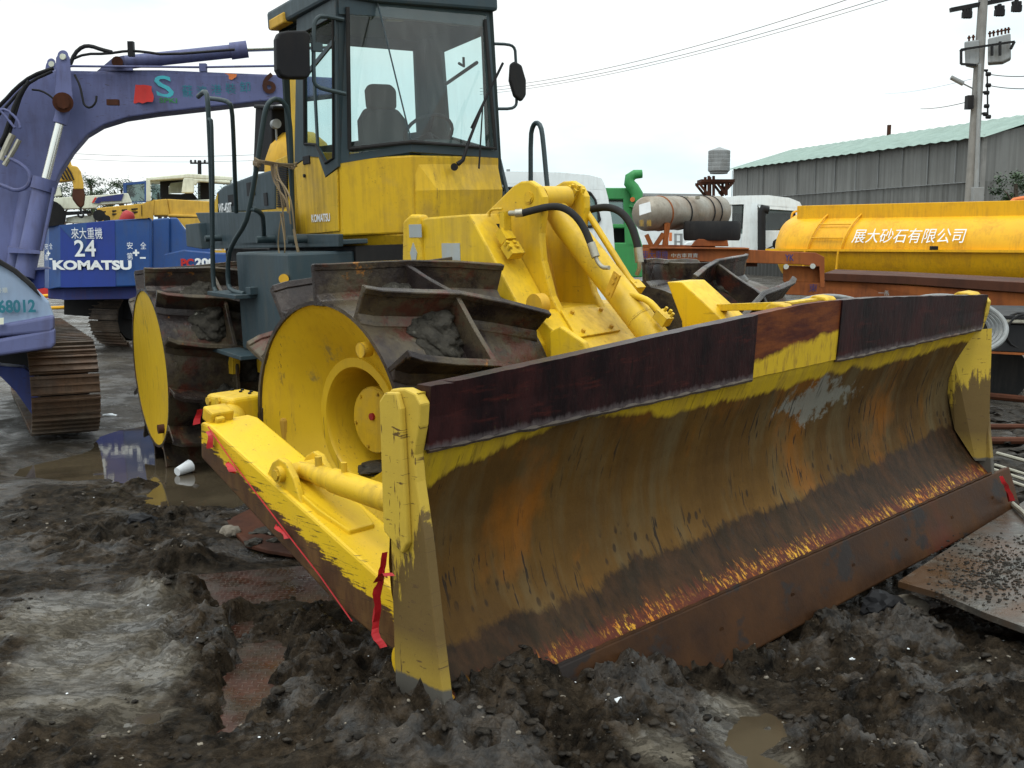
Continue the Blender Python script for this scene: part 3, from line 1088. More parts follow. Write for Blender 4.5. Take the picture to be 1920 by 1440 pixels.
# trunnion housing behind the wheel
mb = MB(FF)
mb.box((-.75, -1.39, .745), (.27, .22, .21))
tr = mb.build('trunnion_housing', M['yellow'], CP, bevel=.022, seg=3)
for k, (dx, dz) in enumerate(((-.10, .07), (.10, .07), (.10, -.07), (-.10, -.07), (0, .08))):
    mb = MB(FF)
    mb.cyl((-.75 + dx, -1.49, .745 + dz), (-.75 + dx, -1.51, .745 + dz), .022, seg=6)
    mb.build('bolt', M['yellow_side'], tr)
for k in range(6):
    mb = MB(FF)
    mb.cyl((-.86 + .045 * k, -1.36 + .035 * (k % 2), .850), (-.86 + .045 * k, -1.36 + .035 * (k % 2), .858), .010, seg=6)
    mb.build('bolt', M['black'], tr)
mb = MB(FF)
mb.tube([(-.72, -1.46, .74), (-.52, -1.56, .755), (-.30, -1.70, .765), (-.08, -1.80, .755)], [.080, .072, .062, .058], 20)
mb.build('trunnion_arm', M['yellow'], CP)
mb = MB(FF)
mb.box((-.60, -.95, .66), (.25, .7, .16))
mb.box((-.85, -.9, .60), (.5, .12, .12))
mb.build('axle_housing', M['yellow_old'], CP, bevel=.02)

# ---- front frame tower
mb = MB(FF)
mb.xz([(-.56, .55), (-.56, 1.48), (-.54, 1.665), (-.46, 1.70), (-.37, 1.715), (-.02, 1.725), (.30, 1.30), (.46, 1.08), (.46, .55)], -.40, -.20)
sp_ = mb.build('frame_side', M['yellow'], CP, bevel=.010)
mb = MB(FF)
mb.xz([(-.58, .55), (-.58, 1.50), (-.56, 1.70), (-.49, 1.735), (-.42, 1.73), (-.40, 1.40), (-.40, .55)], -.42, -.34)
mb.build('frame_corner', M['yellow'], sp_, bevel=.018, seg=3)
for (px0, py0, px1, py1) in ((766, 421, 790, 445),):
    a = L(FF, px0, py0, 1, -.424)
    b = L(FF, px1, py1, 1, -.424)
    mb = MB(FF)
    mb.box(((a.x + b.x) / 2, -.421, (a.z + b.z) / 2), (abs(b.x - a.x), .003, abs(a.z - b.z)))
    mb.build('sticker', M['decal'], sp_)
mb = MB(FF)
c = L(FF, 775, 474, 1, -.424)
mb.prism([c + Vector(p) for p in ((0, 0, .055), (.03, 0, .0), (.018, 0, -.045), (-.018, 0, -.045), (-.03, 0, 0))], (0, .004, 0))
mb.build('sticker', M['decal'], sp_)
c0, c1 = L(FF, 828, 456, 1, -.403), L(FF, 863, 490, 1, -.403)
mb = MB(FF)
mb.box(((c0.x + c1.x) / 2, -.402, (c0.z + c1.z) / 2), (abs(c1.x - c0.x), .004, abs(c1.z - c0.z)))
mb.build('sticker', M['decal'], sp_)
TP = [(-.35, 1.00), (-.30, 1.45), (-.16, 1.705), (.10, 1.865), (.155, 1.885), (.22, 1.885), (.28, 1.855), (.315, 1.80), (.315, 1.74), (.29, 1.62), (.30, 1.48), (.36, 1.30), (.48, 1.12), (.48, .9)]
for (y0, y1) in ((-.20, -.155), (.115, .16)):
    mb = MB(FF)
    mb.xz(TP, y0, y1)
    t = mb.build('tower_plate', M['yellow'], CP, bevel=.010)
    mb = MB(FF)
    mb.cyl((.215, y0 - .006, 1.80), (.215, y1 + .006, 1.80), .032)
    mb.cyl((.215, y0 - .010, 1.80), (.215, y0 - .004, 1.80), .026, seg=6)
    mb.build('pin', M['yellow_side'], t)
mb = MB(FF)
mb.cyl((.215, -.12, 1.80), (.215, .08, 1.80), .058)
mb.build('cylinder_eye', M['yellow_side'], CP)
mb = MB(FF)
mb.xz([(-.30, 1.0), (-.28, 1.40), (-.10, 1.62), (.02, 1.60), (.10, 1.30), (.14, 1.18), (.14, 1.0)], -.155, .115)
mb.build('tower_web', M['yellow_old'], CP)
# sloping front deck with its bolted cover
mb = MB(FF)
mb.xz([(.10, 1.24), (.38, 1.235), (.56, 1.12), (.80, .96), (1.0, .80), (1.0, .5), (.10, .5)], -.355, .355)
mb.box((.6, 0, .5), (1.3, .5, .3))
deck = mb.build('front_deck', M['yellow'], CP, bevel=.008)
n_ = Vector((.12, 0, .18)).normalized()
mb = MB(FF)
q = [L(FF, *p, 1, yy) for p, yy in (((1050, 585), -.20), ((1135, 578), -.05), ((1162, 622), -.05), ((1080, 636), -.20))]
q = []
for (px, py) in ((1050, 585), (1135, 578), (1162, 622), (1080, 636)):
    # meet the sloping deck plane through (.56,1.12),(.80,.96)
    inv = FF.inverted()
    o_ = inv @ Vector((0, 0, CAM_H))
    r_ = inv.to_3x3() @ ray(px, py)
    nn = Vector((.16, 0, .24)).normalized()
    t_ = (Vector((.56, 0, 1.12)) + nn * .001 - o_).dot(nn) / r_.dot(nn)
    q.append(o_ + r_ * t_)
nn = Vector((.16, 0, .24)).normalized()
mb.prism(q, nn * .012)
cov = mb.build('access_cover', M['yellow'], deck, bevel=.002)
for a in (.18, .82):
    for b in (.15, .85):
        p = q[0].lerp(q[1], a).lerp(q[3].lerp(q[2], a), b) + nn * .012
        mb = MB(FF)
        mb.cyl(p, p + nn * .016, .011, seg=6)
        mb.build('bolt', M['yellow_old'], cov)
# hoist cylinder
ca, cb = L(FF, 1050, 405, 1, .0), L(FF, 1228, 634, 1, .0)
dd = (cb - ca).normalized()
mb = MB(FF)
mb.tube([ca - dd * .10, ca - dd * .06, ca + dd * .02, ca + dd * .08, ca + dd * 1.35], [.045, .06, .070, .073, .073], 32)
mb.tube([ca + dd * .74, ca + dd * .742, ca + dd * .746, ca + dd * .748], [.073, .0745, .0745, .073], 32)
hc = mb.build('hoist_cylinder', M['yellow'], CP)
mb = MB(FF)
mb.tube([L(FF, 1080, 372, 1, .16), L(FF, 1110, 412, 1, .16), L(FF, 1178, 520, 1, .16), L(FF, 1188, 534, 1, .16)], [.020, .0175, .0175, .024], 14)
mb.box(L(FF, 1078, 362, 1, .13), (.07, .07, .06), ry=R(30))
mb.box(L(FF, 1192, 538, 1, .17), (.06, .07, .05), ry=R(40))
for p in ((1072, 354), (1084, 356), (1092, 362)):
    c = L(FF, *p, 1, .1)
    mb.cyl(c, c + Vector((.01, 0, .022)), .009, seg=6)
mb.build('hydraulic_pipe', M['yellow'], CP)
mb = MB(FF)
mb.tube([L(FF, p[0], p[1], 1, -.02) for p in ((1140, 520), (1158, 537), (1176, 551), (1196, 556), (1216, 564), (1232, 580), (1240, 592))], .0165, 12, smooth_path=1)
mb.box(L(FF, 1243, 596, 1, -.03), (.075, .055, .05), ry=R(35))
for p in ((1246, 583), (1254, 588), (1258, 594)):
    c = L(FF, *p, 1, -.05)
    mb.cyl(c, c + Vector((.015, 0, .018)), .008, seg=6)
mb.build('hydraulic_pipe', M['yellow'], CP)
mb = MB(FF)
p0, p1 = L(FF, 1158, 512, 1, -.12), L(FF, 1140, 554, 1, -.12)
mb.beam(p0, p1, .045, .012, up=(0, 1, 0))
for t in (.15, .4, .88):
    p = p0.lerp(p1, t)
    mb.cyl(p + Vector((0, -.012, 0)), p + Vector((0, .012, 0)), .010, seg=8)
mb.build('pipe_bracket', M['yellow_old'], CP)
mb = MB(FF)
mb.tube([L(FF, p[0], p[1], 1, y) for p, y in (((978, 400), -.28), ((1000, 394), -.24), ((1030, 387), -.19), ((1055, 388), -.16), ((1078, 403), -.14), ((1096, 428), -.12), ((1108, 458), -.11))], .0185, 12, smooth_path=2)
mb.build('hydraulic_hose', M['rubber'], CP)
mb = MB(FF)
mb.tube([L(FF, 956, 400, 1, -.3), L(FF, 966, 400, 1, -.3), L(FF, 967, 400, 1, -.3), L(FF, 980, 399, 1, -.28)], [.014, .014, .021, .021], 12)
mb.build('hose_fitting', M['alu'], CP)
mb = MB(FF)
mb.tube([L(FF, 1108, 456, 1, -.11), L(FF, 1117, 482, 1, -.11)], .0215, 12)
mb.tube([L(FF, p[0], p[1], 1, -.11) for p in ((1117, 482), (1121, 492), (1130, 502), (1142, 502))], .011, 10, smooth_path=1)
mb.build('hose_fitting', M['alu'], CP)
mb = MB(FF)
mb.tube([L(FF, p[0], p[1], 1, .26) for p in ((1098, 396), (1118, 390), (1142, 388), (1165, 397), (1182, 418), (1192, 446), (1197, 470))], .020, 12, smooth_path=2)
mb.build('hydraulic_hose', M['rubber'], CP)
mb = MB(FF)
mb.tube([L(FF, 1196, 464, 1, .26), L(FF, 1199, 492, 1, .26)], .023, 12)
mb.tube([L(FF, p[0], p[1], 1, .24) for p in ((1199, 490), (1199, 503), (1194, 515))], .012, 10)
mb.build('hose_fitting', M['alu'], CP)
mb = MB(FF)
c = L(FF, 950, 415, 1, -.3)
mb.tube([L(FF, p[0], p[1], 1, -.3) for p in ((917, 406), (918, 396), (925, 392), (942, 392))], .007, 8, smooth_path=1)
mb.box(c + Vector((-.01, 0, .0)), (.035, .05, .10))
mb.box(c + Vector((.0, -.01, -.075)), (.07, .07, .05), ry=R(50))
mb.box(c + Vector((.05, -.01, -.145)), (.08, .09, .05), ry=R(50))
for k in range(4):
    p = c + Vector((.04 + .02 * (k % 2), -.05 + .05 * (k // 2), -.12 - .02 * (k % 2)))
    mb.cyl(p, p + Vector((.015, 0, .02)), .012, seg=8)
mb.build('hose_manifold', M['yellow'], CP, bevel=.004)
mb = MB(FF)
q = [L(FF, *p, 1, -.3) for p in ((927, 424), (938, 424), (952, 448), (943, 448))]
mb.prism([p + Vector((.012, 0, .012)) for p in q], (0, .01, 0))
mb.build('slot', M['black'], CP)
# left-hand box and its stay
mb = MB(FF)
mb.xz([(.706, 1.35), (.80, 1.352), (1.25, 1.03), (1.25, .6), (.86, .6), (.80, 1.15)], .30, .50)
mb.build('frame_box', M['yellow'], CP, bevel=.006)
mb = MB(FF)
mb.beam(L(FF, 1332, 577, 1, .47), L(FF, 1470, 573, 0, 1.55), .05, .035)
mb.box(L(FF, 1500, 569, 0, 1.56), (.05, .22, .03))
mb.build('blade_stay', M['yellow'], CP, bevel=.003)
# lift lugs beside the right wheel
for yy in (-.50, -.40):
    mb = MB(FF)
    q = [L(FF, *p, 1, yy) for p in ((1030, 622), (1050, 612), (1094, 642), (1100, 662), (1075, 700), (1032, 700))]
    mb.prism(q, (0, .035, 0))
    mb.build('lift_lug', M['yellow'], CP, bevel=.008)
mb = MB(FF)
c = L(FF, 1001, 572, 1, -.42)
mb.cyl(c, c + Vector((0, .06, 0)), .055)
mb.build('pivot_boss', M['yellow_old'], CP)
# ------------------------------------------------------------------ cab (rear frame)
A_, K_, C_, B_, D_ = (1.935, -.50), (2.20, -.135), (2.055, .56), (1.0, -.50), (.98, .58)
KT, CT, AT = (1.98, -.222), (1.97, .575), (2.06, -.50)
ZF, ZS, ZT = 1.69, 2.165, 3.10
mb = MB(RR)
lo = [(1.90, -.50, ZF), (2.165, -.135, ZF), (2.02, .56, ZF), (D_[0], D_[1], ZF), (B_[0], B_[1], ZF)]
hi = [(A_[0], A_[1], ZS + .0), (K_[0], K_[1], ZS + .0), (C_[0], C_[1], ZS - .0), (D_[0], D_[1], ZS), (B_[0], B_[1], ZS)]
mb.hull(lo, hi)
body = mb.build('cab_body', M['yellow_side'], CP, bevel=.012)
# moulded cowl under the right-hand pane
mb = MB(RR)
def csec(y, dx, k):
    return [(2.02 + dx, y, 2.145), (2.186 + dx, y, 2.15), (2.195 + dx + .055 * k, y, 1.95), (2.170 + dx + .045 * k, y, ZF + .004), (2.02 + dx, y, ZF + .004)]


secs = [csec(-.120, -.004, .05), csec(.02, -.034, 1.0), csec(.555, -.146, 1.0)]
for a0, a1 in zip(secs[:-1], secs[1:]):
    mb.hull(a0, a1)
mb.build('cab_cowl', M['yellow_side'], body, bevel=.012, seg=3)
# door: yellow leaf with notched slate window frame
mb = MB(RR)
dl = [(1.14, 1.705), (1.865, 1.72), (1.905, 2.10), (1.70, 2.06), (1.60, 2.19), (1.40, 2.21), (1.13, 2.17)]
mb.xz(dl, -.502, -.514)
door = mb.build('door', M['yellow_side'], body, bevel=.003)
mb = MB(RR)
OUT = [(1.125, 2.175), (1.40, 2.215), (1.60, 2.195), (1.70, 2.065), (1.93, 2.115), (2.055, 3.10), (1.36, 3.10)]
INN = [(1.37, 2.295), (1.45, 2.29), (1.58, 2.275), (1.73, 2.15), (1.875, 2.17), (2.01, 2.99), (1.49, 2.985)]
n = len(OUT)
for i in range(n):
    j = (i + 1) % n
    mb.hull([(OUT[i][0], -.50, OUT[i][1]), (OUT[j][0], -.50, OUT[j][1]), (INN[j][0], -.50, INN[j][1]), (INN[i][0], -.50, INN[i][1])],
            [(OUT[i][0], -.516, OUT[i][1]), (OUT[j][0], -.516, OUT[j][1]), (INN[j][0], -.516, INN[j][1]), (INN[i][0], -.516, INN[i][1])])
mb.build('window_frame', M['slate'], door)
mb = MB(RR)
ring = [(p[0], -.520, p[1]) for p in INN]
mb.tube(ring + [ring[0]], .010, 6)
mb.build('window_seal', M['rubber'], door)
mb = MB(RR)
mb.add([(p[0], -.507, p[1]) for p in INN], [tuple(range(n))])
mb.build('window_pane', M['glass_side'], door)
mb = MB(RR)
mb.box((1.75, -.512, 2.80), (.56, .012, .03), ry=R(-14))
mb.box((1.60, -.513, 2.5), (.03, .012, .5), ry=R(2))
mb.build('window_bar', M['slate'], door)
mb = MB(RR)
c = L(RR, 575, 300, 1, -.516)
mb.box(c, (.13, .012, .055))
hd = mb.build('handle', M['black'], door, bevel=.004)
mb = MB(RR)
mb.cyl(c + Vector((-.05, 0, -.10)), c + Vector((-.05, -.012, -.10)), .012, seg=10)
mb.build('lock', M['black'], door)
Rx, Ux = RR.to_3x3() @ Vector((1, 0, 0)), RR.to_3x3() @ Vector((0, 0, 1))
text('KOMATSU', 'lettering', M['stick_white'], door, RR @ L(RR, 585, 417, 1, -.5155), Rx, Ux, width=.345, height=.052, bold=.03)
# yellow rear corner post
mb = MB(RR)
mb.hull([(1.0, -.50, ZF), (1.135, -.50, ZF), (1.135, -.46, ZF), (1.0, -.46, ZF)], [(1.115, -.50, 3.02), (1.35, -.50, 3.02), (1.35, -.46, 3.02), (1.115, -.46, 3.02)])
mb.build('corner_post', M['yellow_side'], body, bevel=.01)
# slate front frame: A pillar, sill, header, centre seam
def quadbar(mb, a, b, a2, b2, t):
    t = Vector(t)
    a, b, a2, b2 = map(Vector, (a, b, a2, b2))
    mb.hull([a, b, b2, a2], [a + t, b + t, b2 + t, a2 + t])


Z1 = ZT
mb = MB(RR)
aL, kL, cL = Vector((A_[0], A_[1], ZS - .03)), Vector((K_[0], K_[1], ZS + .02)), Vector((C_[0], C_[1], ZS - .01))
aT, kT, cT = Vector((AT[0], AT[1], Z1)), Vector((KT[0], KT[1], Z1 + .02)), Vector((CT[0], CT[1], Z1))
back = (-.05, 0, 0)
f1 = .13
quadbar(mb, aL, aL.lerp(kL, f1), aT, aT.lerp(kT, f1 * 1.6), back)                    # right-hand pillar
quadbar(mb, cL.lerp(kL, .045), cL, cT.lerp(kT, .04), cT, back)                     # left-hand pillar
up = Vector((0, 0, .045))
quadbar(mb, aL, kL, aL + up, kL + up, back)
quadbar(mb, kL, cL, kL + up, cL + up, back)
dn = Vector((0, 0, -.10))
quadbar(mb, aT + dn, kT + dn, aT, kT, back)
quadbar(mb, kT + dn, cT + dn, kT, cT, back)
mb.build('windscreen_frame', M['slate'], body, bevel=.004)
mb = MB(RR)
path = [aL.lerp(kL, f1) + up * 1.7, kL + up * 1.3, cL.lerp(kL, .05) + up * 1.3, cT.lerp(kT, .05) + dn * .6]
path2 = [aL.lerp(kL, f1) + up * 1.7, aT.lerp(kT, f1 * 1.6) + dn * .6]
o_ = Vector((.012, 0, 0))
mb.tube([p + o_ for p in path], .013, 8)
mb.tube([p + o_ for p in path2], .013, 8)
mb.build('windscreen_seal', M['rubber'], body)
mb = MB(RR)
mb.tube([kL + up + Vector((.008, 0, 0)), kT + Vector((.008, 0, 0))], .005, 6)
mb.build('windscreen_seam', M['slate'], body)
g0 = Vector((-.004, 0, 0))
mb = MB(RR)
mb.add([aL + g0, kL + g0, kT + g0, aT + g0], [(0, 1, 2, 3)])
mb.build('windscreen', M['glass'], body)
mb = MB(RR)
mb.add([kL + g0, cL + g0, cT + g0, kT + g0], [(0, 1, 2, 3)])
mb.build('windscreen', M['glass'], body)
# rear wall and left wall with openings
mb = MB(RR)


def holed(mb, outer, inner, t):
    n = len(outer)
    t = Vector(t)
    for i in range(n):
        j = (i + 1) % n
        q = [Vector(outer[i]), Vector(outer[j]), Vector(inner[j]), Vector(inner[i])]
        mb.hull(q, [p + t for p in q])


holed(mb, [(.98, -.5, ZS - .5), (.98, .615, ZS - .5), (.98, .615, ZT), (.98, -.5, ZT)],
      [(.98, -.36, 2.30), (.98, .50, 2.42), (.98, .505, 3.00), (.98, -.36, 3.02)], (-.04, 0, 0))
holed(mb, [(.98, .585, ZF), (2.04, .565, ZF), (1.97, .575, ZT), (.98, .585, ZT)],
      [(1.30, .57, 2.36), (1.86, .57, 2.24), (1.86, .57, 2.97), (1.26, .57, 2.95)], (0, .03, 0))
mb.build('cab_wall', M['seat'], body)
mb = MB(RR)
mb.add([(.965, -.36, 2.30), (.965, .50, 2.42), (.965, .505, 3.00), (.965, -.36, 3.02)], [(0, 1, 2, 3)])
mb.build('rear_window', M['glass_side'], body)
mb = MB(RR)
mb.add([(1.30, .58, 2.36), (1.86, .58, 2.24), (1.86, .58, 2.97), (1.26, .58, 2.95)], [(0, 1, 2, 3)])
mb.build('side_window', M['glass_side'], body)
mb = MB(RR)
mb.tube([(1.33, .565, 2.72), (1.80, .565, 2.80)], .012, 6)
mb.tube([(1.55, .56, 2.83), (1.62, .56, 2.80), (1.62, .56, 2.86)], .010, 6)
mb.build('window_rail', M['black'], body)
# roof
mb = MB(RR)
ro = [(AT[0] + .03, -.54), (KT[0] + .04, KT[1]), (CT[0] + .05, .62), (.90, .64), (.88, -.56)]
mb.hull([(x, y, ZT - .005) for x, y in ro], [(x, y, ZT + .12) for x, y in ro])
mb.build('roof', M['slate'], body, bevel=.02)
mb = MB(RR)
mb.box((1.10, -.535, ZT + .02), (.30, .07, .07))
mb.build('roof_corner', M['yellow_old'], body, bevel=.01)
mb = MB(RR)
mb.box((1.45, .03, ZT - .02), (.95, 1.0, .02))
mb.build('headlining', M['seat'], body)
for yy in (-.05, .40):
    mb = MB(RR)
    mb.box((1.86, yy, ZT - .055), (.06, .12, .05))
    mb.build('cab_lamp', M['grey'], body, bevel=.01)
# seat
mb = MB(RR)
mb.hull([(1.30, -.12, 2.15), (1.30, .22, 2.15), (1.30, .22, 2.46), (1.30, .17, 2.54), (1.30, -.07, 2.54), (1.30, -.12, 2.46)],
        [(1.42, -.13, 2.10), (1.42, .23, 2.10), (1.40, .23, 2.45), (1.37, .17, 2.54), (1.37, -.07, 2.54), (1.40, -.13, 2.45)])
mb.box((1.5, .05, 2.05), (.42, .42, .13))
mb.box((1.45, .05, 1.86), (.3, .3, .3))
st = mb.build('seat', M['seat'], body, bevel=.03, seg=3)
mb = MB(RR)
mb.hull([(1.30, -.05, 2.53), (1.30, .16, 2.53), (1.30, .165, 2.66), (1.30, .13, 2.70), (1.30, -.03, 2.70), (1.30, -.055, 2.66)],
        [(1.38, -.05, 2.53), (1.38, .16, 2.53), (1.38, .165, 2.66), (1.38, .13, 2.70), (1.38, -.03, 2.70), (1.38, -.055, 2.66)])
mb.build('headrest', M['seat'], st, bevel=.03, seg=3)
mb = MB(RR)
cen = Vector((1.72, .22, 2.34))
ca_ = [(cen + Vector((math.cos(t) * .10, math.sin(t) * .17, math.cos(t) * .11 + 0))) for t in [2 * math.pi * k / 24 for k in range(25)]]
mb.tube(ca_, .012, 8)
mb.tube([cen, (1.86, .24, 2.1)], .02, 8)
for k in (0, 8, 16):
    mb.tube([cen, ca_[k]], .008, 6)
mb.build('steering_wheel', M['black'], body)
mb = MB(RR)
mb.hull([(1.80, .05, 1.75), (1.80, .40, 1.75), (1.80, .36, 2.30), (1.80, .12, 2.30)], [(1.98, .05, 1.75), (1.98, .40, 1.75), (1.94, .38, 2.26), (1.94, .10, 2.26)])
mb.build('dashboard', M['seat'], body, bevel=.03, seg=3)
# mirrors
mb = MB(RR)
XM = 2.05
pts = [L(RR, p[0], p[1], 0, XM) for p in ((644, 37), (603, 29), (592, 36), (588, 50), (588, 150), (592, 160), (603, 166), (648, 176))]
mb.tube(pts, .013, 8, smooth_path=1)
c = L(RR, 588, 88, 0, XM)
mb.box(c + Vector((0, .02, 0)), (.04, .06, .05))
br = mb.build('mirror_bracket', M['slate_tube'], body)
mb = MB(RR)
q = [L(RR, p[0], p[1], 0, XM + .04) for p in ((519, 72), (524, 60), (540, 57), (572, 56), (582, 62), (583, 140), (577, 147), (540, 147), (527, 143), (520, 130))]
mb.prism(q, (-.075, 0, 0))
mb.build('mirror', M['black'], br, bevel=.018, seg=3)
mb = MB(RR)
XN = 1.98
pts = [L(RR, p[0], p[1], 0, XN) for p in ((926, 82), (952, 83), (963, 87), (967, 98), (969, 190), (967, 199), (958, 204), (930, 204))]
mb.tube(pts, .010, 8, smooth_path=1)
br = mb.build('mirror_bracket', M['slate_tube'], body)
mb = MB(RR)
q = [L(RR, p[0], p[1], 0, XN + .04) for p in ((958, 118), (966, 114), (979, 122), (987, 150), (987, 178), (979, 190), (965, 180), (956, 150))]
mb.prism(q, (-.06, .02, 0))
mb.build('mirror', M['black'], br, bevel=.014, seg=3)
# wipers
mb = MB(RR)


def wp_(px, py, dx=.03):
    return L(RR, px, py, 0, float(np.interp(py, [0, 285], [2.03, 2.17])) + dx)


mb.tube([wp_(858, 308, .05), wp_(868, 300, .06), wp_(880, 262, .05), wp_(914, 175, .04)], [.016, .012, .010, .007], 8)
mb.beam(wp_(884, 240, .03), wp_(943, 118, .03), .012, .012)
mb.tube([wp_(898, 316, .04), wp_(905, 200, .035)], [.007, .005], 6)
mb.cyl(wp_(852, 313, .0), wp_(852, 313, .06), .024, seg=12)
mb.build('wiper', M['black'], body)
# cable hanging inside the pane is the centre seam; lower chin of the cab
mb = MB(RR)
q0 = [L(RR, 640, 439, 1, -.48), L(RR, 766, 439, 0, 2.16), Vector((2.02, .45, 1.68)), Vector((1.1, .45, 1.68)), Vector((1.1, -.48, 1.70))]
q1 = [L(RR, 648, 486, 1, -.40), L(RR, 764, 487, 0, 2.06), Vector((1.95, .40, 1.54)), Vector((1.1, .40, 1.54)), Vector((1.1, -.40, 1.54))]
mb.hull(q0, q1)
mb.build('cab_floor_pan', M['yellow_side'], body, bevel=.01)

# ------------------------------------------------------------------ rear body: platform, hood, grille, intake, tank box, ladder, rails
mb = MB(RR)
YP = -.62
q = [L(RR, *p, 1, YP) for p in ((366, 399), (545, 396), (548, 439), (635, 439), (635, 463), (399, 467))]
mb.prism(q, (0, .03, 0))
q = [L(RR, *p, 1, YP) for p in ((399, 462), (635, 459))]
mb.hull([q[0] + Vector((0, 0, .0)), q[1], q[1] + Vector((-.02, .2, 0)), q[0] + Vector((0, .2, 0))],
        [q[0] + Vector((0, 0, .03)), q[1] + Vector((0, 0, .03)), q[1] + Vector((-.02, .2, .03)), q[0] + Vector((0, .2, .03))])
pf = mb.build('platform', M['slate'], CP, bevel=.006)
mb = MB(RR)
q = [L(RR, *p, 1, YP - .06) for p in ((347, 421), (372, 418), (378, 467), (350, 462))]
mb.prism(q, (0, .3, 0))
mb.build('lamp_guard', M['slate'], pf, bevel=.006)
mb = MB(RR)
mb.hull([(.80, -.78, .93), (.90, -.90, .93), (2.02, -.90, .93), (2.08, -.50, .93), (.80, -.50, .93)],
        [(.80, -.78, 1.60), (.90, -.90, 1.60), (2.02, -.90, 1.60), (2.08, -.50, 1.60), (.80, -.50, 1.60)])
tb = mb.build('fuel_tank', M['slate'], CP, bevel=.015)
mb = MB(RR)
mb.box((1.25, -.2, 1.25), (1.7, .6, .75))
mb.box((.2, -.2, 1.45), (2.4, .5, .3))
mb.box((1.9, .0, 1.0), (.8, .3, .4))
mb.build('chassis', M['black'], CP)
mb = MB(RR)
q = [L(RR, *p, 1, -.93) for p in ((430, 668), (437, 668), (437, 702), (424, 700))]
mb.prism(q, (0, .05, 0))
mb.box((1.15, -.70, .80), (.9, .10, .14))
mb.build('chassis_bracket', M['yellow_side'], CP)
mb = MB(RR)
HP = [(405, 360), (418, 349), (470, 329), (516, 316), (516, 396), (405, 401)]
q = [L(RR, *p, 1, -.48) for p in HP]
mb.prism(q, (0, .9, 0))
hood = mb.build('hood', M['slate'], CP, bevel=.02, seg=3)
for (x0, y0, x1, y1) in ((427, 366, 442, 385), (462, 343, 478, 366), (494, 362, 502, 385)):
    a, b = L(RR, x0, y0, 1, -.484), L(RR, x1, y1, 1, -.484)
    mb = MB(RR)
    mb.box(((a.x + b.x) / 2, -.483, (a.z + b.z) / 2), (abs(b.x - a.x), .006, abs(a.z - b.z)))
    mb.build('vent', M['black'], hood)
text('WF-450T', 'lettering', M['stick_white'], hood, RR @ L(RR, 411, 401, 1, -.492), Rx, Ux, width=.40, height=.085, bold=.02)
mb = MB(RR)
q = [L(RR, *p, 1, -.485) for p in ((400, 385), (408, 362), (408, 402), (516, 392), (556, 388), (556, 420), (400, 425))]
mb.prism([q[0], q[1], q[2], q[3], q[4], q[5], q[6]], (0, .04, 0))
mb.build('hood_side', M['yellow_side'], CP)
mb = MB(RR)
q = [L(RR, *p, 1, -.47) for p in ((516, 300), (537, 290), (556, 285), (556, 400), (516, 400))]
mb.prism(q, (0, .6, 0))
gr = mb.build('grille_box', M['yellow_side'], CP, bevel=.01)
mb = MB(RR)
for k in range(22):
    p0, p1 = L(RR, 520, 312 + k * 3.6, 1, -.476), L(RR, 539, 310 + k * 3.6, 1, -.476)
    mb.box(((p0.x + p1.x) / 2, -.476, p0.z), (abs(p1.x - p0.x), .012, .010))
mb.build('grille', M['black'], gr)
mb = MB(RR)
cpt = L(RR, 538, 300, 1, -.30)
mb.lathe([(.0, .32), (.12, .30), (.21, .22), (.26, .10), (.27, 0)], RR.inverted() @ (RR @ (Matrix.Translation((cpt.x + .0, -.20, cpt.z - .10)) @ Matrix.Rotation(R(90), 4, 'X'))), 28)
dome = mb.build('precleaner_hood', M['yellow_old'], CP)
mb = MB(RR)
for k in range(12):
    t = -1 + k * 2 / 11
    path = []
    for j in range(12):
        u = j / 11 * math.pi
        rr_ = .265 * math.sqrt(max(.02, 1 - t * t * .9))
        path.append((cpt.x + t * .25, -.20 - rr_ * math.cos(u) * .9, cpt.z - .10 + rr_ * math.sin(u) * 1.05))
    mb.tube(path, .005, 5)
mb.build('hood_ribs', M['rustdark'], dome)
mb = MB(RR)
q = [L(RR, *p, 1, -.40) for p in ((479, 196), (509, 199), (511, 322), (474, 322))]
mb.prism(q, (0, .16, 0))
q = [L(RR, *p, 1, -.42) for p in ((475, 196), (512, 198), (512, 205), (475, 203))]
mb.prism(q, (0, .20, 0))
mb.build('exhaust_stack', M['black'], CP, bevel=.01)
mb = MB(RR)
c = L(RR, 517, 235, 1, -.38)
mb.tube([c + Vector((0, 0, -.25)), c], .008, 6)
mb.cyl(c + Vector((-.03, 0, .01)), c + Vector((.03, 0, .01)), .035, seg=14)
mb.build('work_lamp', M['grey'], CP)
# ladder and hand rails
mb = MB(RR)
YL = -.98


def P(px, py, y=YL):
    return L(RR, px, py, 1, y)


mb.tube([P(372, 181), P(384, 170), P(389, 180), P(392, 240), P(396, 330), P(398, 450), P(400, 535), P(405, 548)], .017, 10, smooth_path=1)
mb.tube([P(391, 222), P(396, 226), P(397, 240), P(399, 330), P(399, 460)], .013, 8)
r1 = mb.build('ladder_rail', M['slate_tube'], CP)
mb = MB(RR)
mb.tube([P(388, 184, -.9), P(415, 187, -.85), P(430, 192, -.82), P(435, 204, -.8), P(438, 260, -.78), P(441, 350, -.75), P(443, 398, -.72)], .016, 10, smooth_path=1)
mb.build('hand_rail', M['slate_tube'], CP)
mb = MB(RR)
mb.tube([P(551, 460, -.68), P(548, 380, -.68), P(545, 250, -.70), P(540, 205, -.72), P(528, 188, -.76), P(512, 185, -.82), P(500, 198, -.86), P(494, 225, -.88),
         P(482, 310, -.92), P(468, 390, -.95), P(460, 420, -.97), P(437, 455, -.98), P(428, 480, -.98), P(427, 530, -.98), P(433, 545, -.98), P(458, 551, -.96)], .016, 10, smooth_path=1)
